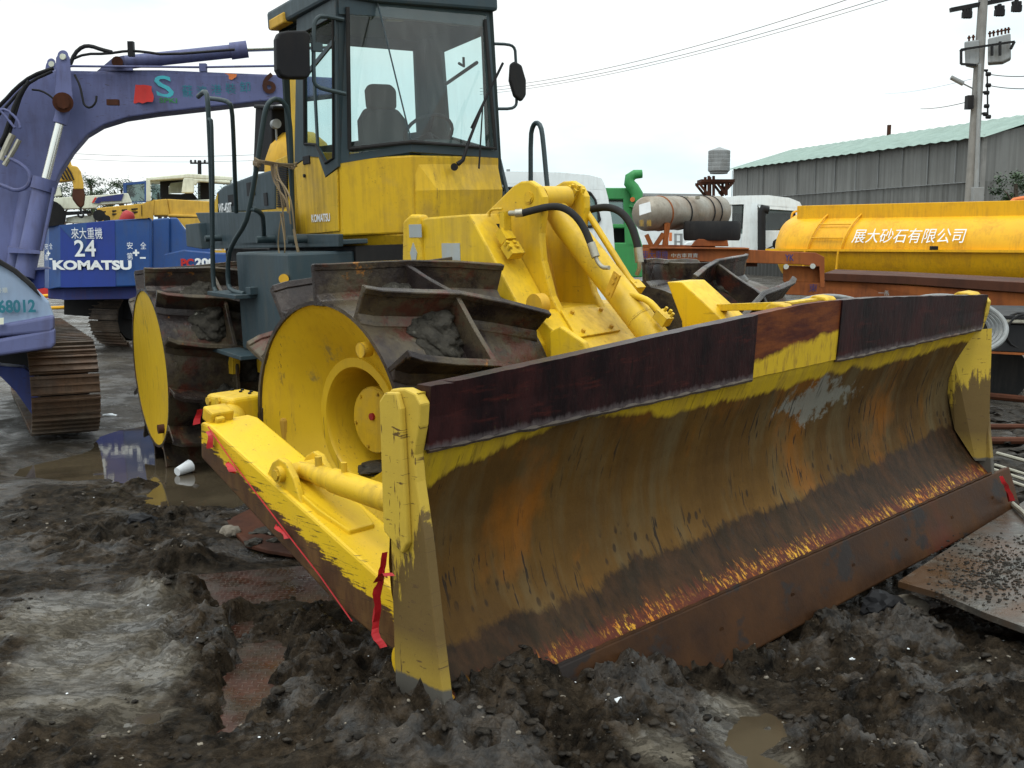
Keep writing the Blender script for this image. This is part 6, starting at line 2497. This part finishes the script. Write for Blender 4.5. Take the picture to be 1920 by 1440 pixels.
tree(175, 325, 400, 45, 70, 'tallest dark tree behind the crane hook block', 2200, 1)
tree(118, 330, 410, 48, 60, 'tree behind the yellow crane boom head at far left', 1600, 2)
tree(232, 338, 400, 55, 60, 'dark pointed tree between hook block and cream crane cab', 1800, 3)
tree(205, 352, 405, 60, 50, 'low tree just left of the crane cab door', 1000, 4)
tree(300, 345, 400, 58, 80, 'tree seen through the cream crane cab windows', 1400, 5)
tree(395, 345, 400, 62, 70, 'low tree right of the cream crane cab', 1000, 6)
tree(430, 330, 400, 66, 40, 'small tree tip between the hand rails', 700, 7)
tree(458, 326, 400, 66, 36, 'small tree tip beside the slate hood', 600, 8)
tree(1900, 322, 400, 30, 100, 'green leafy tree at the gable end of the warehouse', 2600, 9, 2.6)

# orange machine tip right of the pole
mb = MB()
wtube(mb, [(1893, 400), (1896, 382), (1904, 374), (1960, 370)], 24, .07)
wtube(mb, [(1897, 400), (1901, 386), (1910, 381), (1960, 378)], 24, .05)
tag(mb.build('orange_excavator', M['orange']), 'orange curved machine arm just showing above the tanker at the right edge', 'excavator')
# white round items and barrier bits under the gas tank
mb = MB()
slab(mb, [(1282, 458), (1288, 453), (1300, 452), (1302, 466), (1282, 467)], 15.5, .4)
tag(mb.build('jerrycan', M['white'], bevel=.02), 'small white plastic canister under the gas tank', 'canister')
mb = MB()
slab(mb, [(1255, 436), (1260, 436), (1260, 452), (1254, 452)], 18, .3)
tag(mb.build('traffic_cone', M['orange']), 'small orange marker seen under the gas tank', 'marker')
mb = MB()
for x in (1264, 1275):
    slab(mb, [(x, 438), (x + 5, 438), (x + 5, 468), (x, 468)], 17, .3)
slab(mb, [(1264, 438), (1280, 438), (1280, 441), (1264, 441)], 17, .3)
slab(mb, [(1264, 452), (1280, 452), (1280, 455), (1264, 455)], 17, .3)
tag(mb.build('metal_frame', M['grey']), 'grey metal rack standing under the gas tank', 'rack')
# ------------------------------------------------------------------ ground
def grad_noise(x, y, seed=0):
    xi, yi = np.floor(x).astype(np.int64), np.floor(y).astype(np.int64)
    xf, yf = x - xi, y - yi

    def g(ix, iy, dx, dy):
        h = (ix * 374761393 + iy * 668265263 + seed * 974634777) & 0xffffffff
        h = ((h ^ (h >> 13)) * 1274126177) & 0xffffffff
        h = h ^ (h >> 16)
        a = (h & 0xffff) / 65536.0 * 2 * np.pi
        return np.cos(a) * dx + np.sin(a) * dy
    u = xf * xf * xf * (xf * (xf * 6 - 15) + 10)
    v = yf * yf * yf * (yf * (yf * 6 - 15) + 10)
    a, b = g(xi, yi, xf, yf), g(xi + 1, yi, xf - 1, yf)
    c, d = g(xi, yi + 1, xf, yf - 1), g(xi + 1, yi + 1, xf - 1, yf - 1)
    return (a * (1 - u) + b * u) * (1 - v) + (c * (1 - u) + d * u) * v * 1.0


def fbm(x, y, sc, octv, gain=.55, seed=0, ridge=False):
    s, amp = 0, 1.0
    for o in range(octv):
        n = grad_noise(x * sc + 17.3 * o, y * sc - 9.1 * o, seed + o)
        s = s + amp * ((0.5 - np.abs(n)) * 1.4 - .3 if ridge else n)
        amp *= gain
        sc *= 2.03
    return s


CTRL = [((825, 1330), .13), ((930, 1290), .115), ((1080, 1268), .05), ((1390, 1240), -.14), ((1600, 1130), -.16), ((1750, 1050), -.14), ((1900, 960), -.08),
        ((1100, 1420), .0), ((1500, 1380), -.09), ((1850, 1350), -.07), ((1650, 1250), -.12), ((1400, 1320), -.10), ((250, 1150), .0), ((100, 1300), .0), ((450, 1050), -.02),
        ((600, 1300), .02), ((600, 1060), -.07), ((640, 1200), .02), ((720, 1240), .05), ((310, 865), -.13), ((200, 860), -.09), ((380, 930), -.06), ((120, 840), -.03), ((60, 930), .0), ((0, 1150), .02),
        ((200, 655), -.02), ((1000, 560), 0), ((1500, 600), 0), ((1900, 800), 0), ((300, 1420), .0)]
cx_, cy_, cz_ = [], [], []
for (p, z) in CTRL:
    g = G(p[0], p[1], z)
    cx_.append(g.x)
    cy_.append(g.y)
    cz_.append(z)


def pset(l):
    return [(G(px, py).x, G(px, py).y, r, a) for (px, py, r, a) in l]


ROUGH = pset([(230, 1000, .30, 1), (330, 960, .25, .9), (340, 1040, .22, .9), (330, 1120, .25, 1.1), (380, 1170, .18, .9), (430, 1215, .22, 1.2), (330, 1230, .22, 1.1), (400, 1260, .2, 1),
              (560, 1190, .22, .7), (640, 1250, .25, .9), (580, 1310, .25, .8), (700, 1340, .3, .9), (850, 1380, .3, .9), (1000, 1340, .25, 1), (1150, 1330, .25, 1),
              (1250, 1290, .2, 1.1), (1330, 1250, .15, 1.3), (1000, 1430, .3, .9), (1180, 1420, .2, .8), (1420, 1190, .3, 1), (1560, 1150, .3, 1), (1700, 1150, .35, 1), (1650, 1260, .3, .9),
              (1600, 1340, .18, 1.3), (1700, 1400, .3, 1), (1850, 1300, .35, .9), (1560, 1400, .12, 1.2), (60, 1000, .5, .35), (30, 1200, .35, .5), (150, 1400, .3, .5), (60, 1390, .25, .6),
              (250, 895, .15, .8), (1900, 850, .8, .7), (1880, 1420, .3, .9), (150, 930, .4, .4), (500, 1400, .3, .4), (1820, 1180, .3, .8)])
SILT = pset([(200, 1170, .34, 1.1), (170, 1260, .34, 1.1), (260, 1280, .26, 1), (110, 1160, .30, 1), (120, 1330, .22, .8), (380, 900, .5, .45), (430, 1090, .14, .9), (500, 1075, .2, .8), (1400, 1330, .16, 1.1), (1440, 1400, .14, 1.1), (1370, 1300, .12, .9),
             (230, 1370, .15, .8), (480, 960, .25, .5), (1250, 1425, .14, .8), (1850, 1230, .12, .5), (620, 1120, .1, .5)])
DIPS = pset([(210, 855, .55, .05), (330, 900, .35, .05), (300, 870, .5, .05), (380, 920, .3, .05), (1400, 1345, .13, .035), (1440, 1405, .12, .035), (250, 1360, .06, .02), (180, 1385, .05, .02), (470, 1080, .1, .02),
             (500, 1010, .25, .05), (260, 820, .5, .04)])


def blobs(x, y, L_, p=2.0):
    s = np.zeros_like(x)
    for (bx, by, r, a) in L_:
        s = np.maximum(s, a * np.exp(-(((x - bx) ** 2 + ((y - by) * .8) ** 2) / (r * r)) ** (p / 2)))
    return s


# where the tread plate shows through (left foreground)
PL = [G(*p) for p in ((130, 1090), (585, 1052), (700, 1160), (470, 1400), (250, 1385))]
SHOW = pset([(400, 1078, .15, 1), (470, 1085, .16, 1), (430, 1112, .10, 1), (500, 1110, .12, 1), (330, 1072, .10, 1), (462, 1175, .07, 1), (480, 1215, .09, 1.1), (480, 1250, .09, 1.1), (470, 1290, .09, 1.1), (452, 1330, .08, 1), (440, 1360, .05, 1), (560, 1085, .16, 1), (600, 1110, .10, 1), (410, 1160, .05, .9)])


def height(x, y):
    w_, s_ = 0, 0
    for a, b, z in zip(cx_, cy_, cz_):
        d2 = (x - a) ** 2 + (y - b) ** 2 + .04
        k = 1 / d2 ** 1.5
        w_ = w_ + k
        s_ = s_ + k * z
    base = s_ / w_
    far = np.clip((y - 11) / 6, 0, 1)
    base = base * (1 - far) - .02 * far
    wx, wy = x + .06 * fbm(x, y, 3, 2, seed=50), y + .06 * fbm(x, y, 3, 2, seed=60)
    rg = np.clip(blobs(wx, wy, ROUGH), 0, 1.3)
    st = np.clip(blobs(wx, wy, SILT), 0, 1)
    patch = np.clip(fbm(x, y, 1.3, 3, seed=70) * 1.6 + .45, 0.12, 1)
    amp = np.clip(rg * 1.15 + .22 * patch, 0, 1.4) * (1 - .68 * st)
    amp = amp * (1 - .75 * np.clip((y - 8) / 4, 0, 1))
    h = base + amp * (.090 * fbm(x, y, 3.1, 2, seed=1) + .082 * np.maximum(fbm(x, y, 7, 5, .62, seed=5, ridge=True), -.25) + .016 * fbm(x, y, 38, 3, .6, seed=9))
    h = h + rg * .018
    # dragged horizontal ridges in the left foreground
    rid = np.clip(1 - ((x + 1.6) / 1.2) ** 2, 0, 1) * np.clip(1 - ((y - 4.3) / 1.6) ** 2, 0, 1)
    h = h + rid * .012 * np.sin((y + .12 * x) * 46 + 4 * fbm(x, y, 1.3, 3, seed=20)) * (.4 + fbm(x, y, 2.5, 3, seed=21)) * (1 - .1 * st)
    h = h - blobs(wx, wy, DIPS)
    sh = np.clip(blobs(wx, wy, SHOW) * 1.5 + .5 * fbm(x, y, 9, 4, .6, seed=31) - .22, 0, 1)
    sh = np.clip(sh * 3, 0, 1)
    h = h * (1 - sh) + (-.035) * sh
    return h, rg, st, sh


def axis(lo, hi, fine, grow, a, b):
    """fine spacing inside [a, b], growing outwards"""
    v = list(np.arange(a, b, fine))
    s, x = fine, a
    left = []
    while x > lo:
        s *= grow
        x -= s
        left.append(x)
    s, x = fine, v[-1]
    right = []
    while x < hi:
        s *= grow
        x += s
        right.append(x)
    return np.array(left[::-1] + v + right)


xs = axis(-400, 400, .0145, 1.05, -2.6, 3.2)
ys = axis(-60, 700, .0145, 1.045, 3.0, 5.7)
X, Y = np.meshgrid(xs, ys)
Hh, RG, STm, SH_ = height(X, Y)
nx, ny = len(xs), len(ys)
print('ground verts', nx * ny)
verts = np.stack([X.ravel(), Y.ravel(), Hh.ravel()], 1)
idx = np.arange(nx * ny).reshape(ny, nx)
faces = np.stack([idx[:-1, :-1].ravel(), idx[:-1, 1:].ravel(), idx[1:, 1:].ravel(), idx[1:, :-1].ravel()], 1)
me = bpy.data.meshes.new('ground')
me.vertices.add(len(verts))
me.vertices.foreach_set('co', verts.ravel())
me.loops.add(faces.size)
me.loops.foreach_set('vertex_index', faces.ravel().astype(np.int32))
me.polygons.add(len(faces))
me.polygons.foreach_set('loop_start', np.arange(0, faces.size, 4, dtype=np.int32))
me.polygons.foreach_set('loop_total', np.full(len(faces), 4, dtype=np.int32))
me.update(calc_edges=True)
me.validate()
me.polygons.foreach_set('use_smooth', np.ones(len(faces), dtype=bool))
for nm, arr in (('silt', STm), ('rough_zone', RG)):
    at_ = me.attributes.new(nm, 'FLOAT', 'POINT')
    at_.data.foreach_set('value', arr.ravel().astype(np.float32))
ground = bpy.data.objects.new('ground', me)
col.objects.link(ground)
tag(ground, 'dark wet mud yard, churned in clods with smooth grey silt patches', kind='structure')


def ground_mat():
    m = NT('yard mud', .5, 0, .30)
    at1 = m.n('ShaderNodeAttribute', attribute_name='silt').outputs['Fac']
    at2 = m.n('ShaderNodeAttribute', attribute_name='rough_zone').outputs['Fac']
    a = m.noise(1.6, 8, .65)
    b = m.noise(11, 9, .72)
    c = m.mix(m.ramp(b, ((.38, 0), (.64, 1))), (.005, .0044, .0035), (.045, .037, .028))
    brown = m.mix(m.ramp(b, ((.38, 0), (.64, 1))), (.008, .006, .004), (.062, .043, .026))
    c = m.mix(m.ramp(a, ((.38, .25), (.54, 1))), c, brown)
    crevice_shade = m.ramp(m.noise(1, 7, .7, m.map((7, 19, 7), (0, 0, .12), (0, 0, 0))), ((.40, .55), (.52, 1.0)))  # crevice shade put into the colour: darker in low gaps between flakes
    cc_ = m.n('ShaderNodeMix', data_type='RGBA', blend_type='MULTIPLY')
    m.set(cc_.inputs[0], 1.0)
    m.set(cc_.inputs[6], c)
    m.set(cc_.inputs[7], m.mix(crevice_shade, (0, 0, 0), (1, 1, 1)))
    c = cc_.outputs[2]
    silt = m.mix(m.ramp(m.noise(1, 6, .65, m.map((1.2, 7, 1))), ((.36, 0), (.66, 1))), (.040, .034, .026), (.118, .102, .078))
    e = m.math('ADD', at1, m.math('MULTIPLY', m.math('SUBTRACT', m.noise(5, 7, .7), .5), .9))
    sm = m.ramp(e, ((.38, 0), (.60, .9)))
    c = m.mix(sm, c, silt)
    fleck = m.ramp(m.vor(85, out='Distance'), ((.10, 1), (.16, 0)))
    fm = m.math('MULTIPLY', fleck, m.ramp(m.noise(23, 2), ((.58, 0), (.63, 1))))
    c = m.mix(m.math('MULTIPLY', fm, .6), c, (.22, .20, .165))
    # yard further off: trodden grey concrete and silt film
    x, y, z = m.xyz(m.n('ShaderNodeNewGeometry').outputs['Position'])
    farm = m.ramp(y, ((7.0, 0), (10.5, .8)))
    fc = m.mix(m.ramp(m.noise(.7, 7, .65), ((.38, 0), (.62, 1))), (.045, .040, .035), (.11, .097, .080))
    c = m.mix(farm, c, fc)
    m.color(c)
    wet = m.noise(2.2, 6, .65)
    r_ = m.ramp(wet, ((.40, .14), (.60, .6)))
    r_ = m.mix(m.math('MULTIPLY', m.ramp(at2, ((.3, 0), (.9, .5))), 1.0), r_, .58)
    m.set(m.b.inputs['Specular IOR Level'], m.ramp(m.noise(1.6, 7, .68), ((.50, .06), (.57, .7))))
    r_ = m.mix(m.math('MULTIPLY', sm, .8), r_, m.ramp(m.noise(3.5, 6, .7), ((.42, .16), (.6, .5))))
    m.rough(r_)
    hgt = m.math('ADD', m.noise(28, 9, .75), m.math('MULTIPLY', m.noise(120, 3, .7), .22))
    hgt = m.mix(sm, hgt, m.math('MULTIPLY', m.noise(1, 6, .7, m.map((6, 26, 6))), .55))
    flake = m.ramp(m.noise(1, 7, .7, m.map((7, 19, 7), (0, 0, .12), (0, 0, 0))), ((.46, 0), (.54, 1)))
    hgt = m.math('ADD', hgt, m.math('MULTIPLY', flake, .35))
    m.bump(hgt, .85, .024)
    return m.mat


me.materials.append(ground_mat())


def hz(x, y):
    h = height(np.array([x]), np.array([y]))[0]
    return float(h[0])


# ---- water
wm_ = NT('puddle water', .04, 0, .5)
wm_.color(wm_.mix(wm_.ramp(wm_.noise(1.4, 4), ((.4, 0), (.6, 1))), (.040, .031, .020), (.072, .056, .035)))
wm_.bump(wm_.noise(9, 3), .03, .01)
M['water'] = wm_.mat


def puddle(px_pts, z, label):
    mb = MB()
    pts = [G(p[0], p[1], z) for p in px_pts]
    mb.add(pts, [tuple(range(len(pts)))])
    o = mb.build('puddle', M['water'], None)
    o.location.z = z
    for v in o.data.vertices:
        v.co.z = 0
    tag(o, label, kind='structure')


puddle([(20, 900), (60, 830), (180, 770), (330, 780), (520, 860), (560, 1040), (420, 1045), (330, 960), (180, 925)], -.072, 'brown puddle spreading round the rear drum')
puddle([(1290, 1280), (1420, 1280), (1540, 1380), (1530, 1450), (1350, 1450)], -.080, 'brown puddle in the mud in front of the blade')
puddle([(200, 1340), (300, 1335), (300, 1385), (200, 1390)], .004, 'small pale puddle in the left foreground')
puddle([(140, 1370), (210, 1370), (210, 1400), (140, 1400)], .002, 'tiny pale puddle beside the left foreground puddle')

# ---- tread plates under the mud, left foreground
tpm = NT('tread plate', .35, .3)
base = tpm.mix(tpm.ramp(tpm.noise(5, 7, .7), ((.4, 0), (.62, 1))), (.040, .015, .010), (.075, .028, .017))
x, y, z = tpm.xyz()
# raised diamond bars in two directions
cell = 34.0
u_ = tpm.math('MULTIPLY', x, cell)
v_ = tpm.math('MULTIPLY', y, cell)
fu = tpm.math('FRACT', u_)
fv = tpm.math('FRACT', v_)
par = tpm.math('MODULO', tpm.math('ADD', tpm.math('FLOOR', u_), tpm.math('FLOOR', v_)), 2.0)
par = tpm.math('ABSOLUTE', par)
cu_ = tpm.math('SUBTRACT', fu, .5)
cv_ = tpm.math('SUBTRACT', fv, .5)
b1 = tpm.math('MULTIPLY', tpm.ramp(tpm.math('ABSOLUTE', cu_), ((.06, 1), (.12, 0))), tpm.ramp(tpm.math('ABSOLUTE', cv_), ((.32, 1), (.40, 0))))
b2 = tpm.math('MULTIPLY', tpm.ramp(tpm.math('ABSOLUTE', cv_), ((.06, 1), (.12, 0))), tpm.ramp(tpm.math('ABSOLUTE', cu_), ((.32, 1), (.40, 0))))
bars = tpm.math('ADD', tpm.math('MULTIPLY', b1, par), tpm.math('MULTIPLY', b2, tpm.math('SUBTRACT', 1.0, par)))
base = tpm.mix(tpm.math('MULTIPLY', bars, .6), base, (.13, .09, .07))
base = tpm.mix(tpm.ramp(tpm.noise(4, 7, .7), ((.44, 0), (.58, .85))), base, (.055, .046, .036))
tpm.color(base)
tpm.rough(tpm.ramp(tpm.noise(6, 5), ((.4, .18), (.65, .5))))
tpm.bump(bars, .7, .006)
M['tread'] = tpm.mat
mb = MB()
zt = -.020
pts = [Vector((p.x, p.y, zt)) for p in PL]
mb.hull(pts, [p + Vector((0, 0, -.012)) for p in pts])
o = mb.build('tread_plate', M['tread'], None)
tag(o, 'rust red checker steel plate showing through mud left of the blade', 'steel plate')

cm_ = NT('clod', .6, 0, .12)
cb = cm_.noise(14, 7, .7)
cm_.color(cm_.mix(cm_.ramp(cb, ((.35, 0), (.68, 1))), (.008, .007, .006), (.042, .034, .026)))
cm_.rough(cm_.ramp(cm_.noise(5, 5), ((.4, .3), (.6, .8))))
cm_.bump(cm_.noise(60, 6, .7), .6, .01)
M['clod'] = cm_.mat
# ---- steel plates on the right
pm_ = NT('yard plate', .35, .1, .3)
c = pm_.mix(pm_.ramp(pm_.noise(2.2, 6, .65), ((.42, 0), (.56, 1))), (.075, .040, .020), (.06, .054, .046))
c = pm_.mix(pm_.ramp(pm_.noise(9, 8, .7), ((.55, 0), (.68, .7))), c, (.17, .155, .13))
pm_.color(c)
pm_.rough(pm_.ramp(pm_.noise(3, 7, .7), ((.40, .14), (.62, .6))))
pm_.bump(pm_.noise(26, 8, .7), .4, .01)
M['yplate'] = pm_.mat
mb = MB()
zp = .045
q = [G(p[0], p[1], zp) for p in ((1684, 1090), (1760, 1040), (1830, 995), (1960, 915), (2150, 880), (2250, 1180), (1960, 1190), (1850, 1150), (1760, 1112))]
mb.hull(q, [p + Vector((0, 0, -.028)) for p in q])
plate = mb.build('steel_plate', M['yplate'], None)
tag(plate, 'thick wet brown steel plate jutting over a dark hollow at right', 'steel plate')
mb = MB()
for k in range(1600):
    px, py = rnd.gauss(1860, 55), rnd.gauss(1070, 34)
    if py > 1150 or px < 1740 or py < 1000:
        continue
    g = G(px, py, zp)
    lump(mb, (g.x, g.y, zp + .002), (.0015 + .008 * rnd.random() ** 3), k % 40, (1.2, 1, .7), 1, .4)
o = mb.build('gravel_on_plate', M['clod'], None)
tag(o, 'loose gravel and dirt lying on the right steel plate', kind='stuff')
mb = MB()
zb = -.03
q = [G(p[0], p[1], zb) for p in ((425, 975), (440, 1000), (462, 1018), (500, 1032), (548, 1041), (600, 1035), (640, 1000), (600, 950), (500, 935))]
qq = []
for i, p in enumerate(q):
    qq.append(p + Vector((0, 0, .010 * math.sin(i * 2.2))))
mb.hull(qq, [p + Vector((0, 0, -.02)) for p in qq])
o = mb.build('bent_plate', M['rustdark'], None, bevel=.004)
tag(o, 'bent rusty round edged steel sheet lying in water under the push arm', 'steel sheet')
mb = MB()
for k in range(16):
    g = G(rnd.uniform(470, 570), rnd.uniform(985, 1020), zb)
    lump(mb, (g.x, g.y, zb + .005), rnd.uniform(.02, .05), k, (1.3, 1, .45), 2, .5)
o = mb.build('mud_heap', M['mud'], None)
tag(o, 'mud lying on the bent steel sheet under the push arm', kind='stuff')

# ---- clods, gravel, chips: uncountable litter of the mud
import bmesh as _bm
_b = _bm.new()
_bm.ops.create_icosphere(_b, subdivisions=2, radius=1)
ICO_V = np.array([v.co[:] for v in _b.verts])
ICO_F = np.array([[v.index for v in f.verts] for f in _b.faces])
_b.free()
rs = np.random.RandomState(5)
LUMPS = []
for q in range(40):
    LUMPS.append(np.array([[.55 * mnoise.noise(Vector(v) * 1.3 + Vector((q * 5, 0, 0))) + .35 * mnoise.noise(Vector(v) * 3.1 + Vector((q * 5, 9, 0)))] for v in ICO_V]))


def scatter(name, mat, label, n, size, squash, gate, seedd, tint=None, xr=(-3.0, 3.6), yr=(3.05, 8.0)):
    V, F_ = [], []
    cx = rs.uniform(xr[0], xr[1], n * 6)
    cy = yr[0] + (yr[1] - yr[0]) * rs.uniform(0, 1, n * 6) ** 1.7
    h, rg, st, sh = height(cx, cy)
    clump = fbm(cx, cy, 2.6, 3, seed=seedd)
    pr = gate(rg, st, sh, clump)
    keep = rs.uniform(0, 1, len(cx)) < pr
    # not inside the machine's wheels
    cx, cy, h = cx[keep][:n], cy[keep][:n], h[keep][:n]
    for i in range(len(cx)):
        s = size[0] * (size[1] / size[0]) ** (rs.uniform() ** 2.4)
        k = s * (1 + LUMPS[rs.randint(len(LUMPS))])
        v = ICO_V * k * np.array([rs.uniform(.7, 1.4), rs.uniform(.7, 1.4), squash * rs.uniform(.6, 1.2)])
        a = rs.uniform(0, 6.28)
        ca_, sa_ = math.cos(a), math.sin(a)
        v = np.stack([v[:, 0] * ca_ - v[:, 1] * sa_, v[:, 0] * sa_ + v[:, 1] * ca_, v[:, 2]], 1)
        v += np.array([cx[i], cy[i], h[i] + s * squash * .25])
        F_.append(ICO_F + len(V) * len(ICO_V))
        V.append(v)
    V = np.concatenate(V)
    F_ = np.concatenate(F_)
    m_ = bpy.data.meshes.new(name)
    m_.from_pydata(V.tolist(), [], F_.tolist())
    m_.update()
    m_.polygons.foreach_set('use_smooth', np.ones(len(m_.polygons), dtype=bool))
    o = bpy.data.objects.new(name, m_)
    col.objects.link(o)
    m_.materials.append(mat)
    tag(o, label, kind='stuff')


scatter('mud_clods', M['clod'], 'loose wet mud clods strewn over the churned yard', 4200, (.003, .024), .5, lambda rg, st, sh, c: np.clip(rg * .7 + c * .8 - .15, 0.01, 1) * (1 - .95 * st) * (1 - sh), 77)
scatter('gravel', M['stone'], 'small stones and grit in the mud', 900, (.002, .009), .8, lambda rg, st, sh, c: np.clip(.25 + rg * .3 + c * .5, 0, 1), 78)
scatter('litter_flecks', M['white_scrap'], 'tiny white flecks of litter in the mud', 80, (.0025, .008), .5, lambda rg, st, sh, c: np.clip(rg * .5 + .1, 0, 1), 79)


# ---- single bits of litter and stones
def scrap(name, label, cat, px, py, z, r, mat, sq=(1, 1, .4), seed=0, lev=2, amp=.5, rot=0, group=None):
    g = G(px, py, z)
    g = G(px, py, hz(g.x, g.y))
    mb = MB(Matrix.Translation(g + Vector((0, 0, r * sq[2] * .5))) @ Matrix.Rotation(rot, 4, 'Z') @ Matrix.Rotation(.3, 4, 'X'))
    lump(mb, (0, 0, 0), r, seed, sq, lev, amp)
    tag(mb.build(name, mat), label, cat, group)


scrap('litter', 'crumpled white paper scrap on the mud left of the blade corner', 'litter', 640, 1256, 0, .030, M['white_scrap'], (1, .8, .7), 3)
scrap('litter', 'flat white foam shard on the mud below the blade', 'litter', 1150, 1314, 0, .036, M['white_scrap'], (1.1, .5, .25), 5, rot=-.6)
scrap('litter', 'pale torn scrap on the mud beside the checker plate', 'litter', 512, 1112, 0, .030, M['decal'], (1.4, .7, .2), 7)
scrap('litter', 'small white chip in the mud at right foreground', 'litter', 1597, 1238, 0, .012, M['white_scrap'], (1, .6, .6), 8)
scrap('litter', 'white pellet in silt at far left near the excavator track', 'litter', 205, 780, 0, .05, M['white_scrap'], (1.2, .6, .3), 9)
scrap('stone', 'large round grey stone by the steel plate corner under the blade end', 'stone', 1768, 1020, .0, .085, M['stone'], (1, .8, .6), 11, 3, .15)
scrap('stone', 'pale grey stone at the tip of the right steel plate', 'stone', 1694, 1066, 0, .040, M['white_scrap'], (1, .9, .8), 12, 2, .2)
scrap('stone', 'tan stone below the middle of the cutting edge', 'stone', 1570, 1135, -.1, .032, M['stone'], (1, .8, .8), 13)
scrap('stone', 'dark blue grey rock in the mud below the cutting edge', 'stone', 1552, 1172, -.1, .065, M['clod'], (1, .8, .8), 14, 3, .3)
scrap('stone', 'flat dark rock right of the blue grey rock', 'stone', 1700, 1150, -.1, .085, M['stone'], (1.2, .9, .6), 15, 3, .3)
scrap('plastic_bag', 'black blue plastic bag lump between clods at left', 'bag', 268, 984, 0, .065, M['black'], (1.2, .8, .7), 16, 3, .4)
scrap('plastic_bag', 'crumpled black plastic sheet in the mud below the blade at right', 'bag', 1655, 1150, -.1, .09, M['black'], (1.1, .8, .7), 17, 3, .5)
scrap('stone', 'round grey stone at the shore of the puddle beside the bent sheet', 'stone', 432, 1003, -.03, .055, M['stone'], (1, .8, .7), 18, 3, .2)
g = G(346, 886, -.06)
mb = MB(Matrix.Translation(g + Vector((0, 0, .03))) @ Matrix.Rotation(R(60), 4, 'Z') @ Matrix.Rotation(R(80), 4, 'Y'))
mb.tube([(0, 0, -.07), (0, 0, .05)], [.030, .045], 20, cap=False)
mb.tube([(0, 0, -.069), (0, 0, .049)], [.027, .042], 20, cap=False)
mb.tube([(0, 0, .045), (0, 0, .055)], [.046, .047], 20, cap=False)
mb.add([(.03 * math.cos(t), .03 * math.sin(t), -.07) for t in [k * .63 for k in range(10)]], [tuple(range(10))])
tag(mb.build('foam_cup', M['white_scrap']), 'white foam cup lying in the brown puddle', 'cup')

# ---- scrap steel rods and rails on the ground at far right
for k, (p, q, r_, lab) in enumerate((
        ((1850, 742), (1990, 760), .035, 'rusty pipe lying highest of the scrap rods right of the blade'),
        ((1852, 800), (1990, 806), .025, 'dark steel bar in the middle of the scrap at right'),
        ((1853, 826), (1990, 832), .030, 'black steel rail under the middle bar of the scrap at right'),
        ((1866, 872), (1990, 918), .012, 'upper thin bright rod in the bundle beside the blade corner'),
        ((1862, 880), (1990, 930), .012, 'second thin bright rod in the bundle beside the blade corner'),
        ((1860, 890), (1990, 944), .012, 'third thin bright rod in the bundle beside the blade corner'),
        ((1870, 850), (1990, 890), .014, 'thin bent rod crossing above the rod bundle at right'),
        ((1880, 930), (1960, 1005), .016, 'short bright rod below the end of the cutting edge'))):
    z_ = .06
    mb = MB()
    mb.tube([G(*p, z_), G(*p, z_).lerp(G(*q, z_), .5) + Vector((0, 0, .012)), G(*q, z_)], r_, 8)
    tag(mb.build('steel_rod', M['rustdark'] if k < 3 else M['alu']), lab, 'rod', 'scrap steel rods')
for k in range(14):
    pass
mb = MB()
for k in range(60):
    px, py = rnd.uniform(1855, 1990), rnd.uniform(760, 930)
    g = G(px, py, .0)
    lump(mb, (g.x, g.y, hz(g.x, g.y) + .01), rnd.uniform(.03, .12), k, (1.3, 1, .35), 2, .6)
tag(mb.build('scrap_heap', M['clod']), 'heaped dark scrap and mud between the rods', kind='stuff')
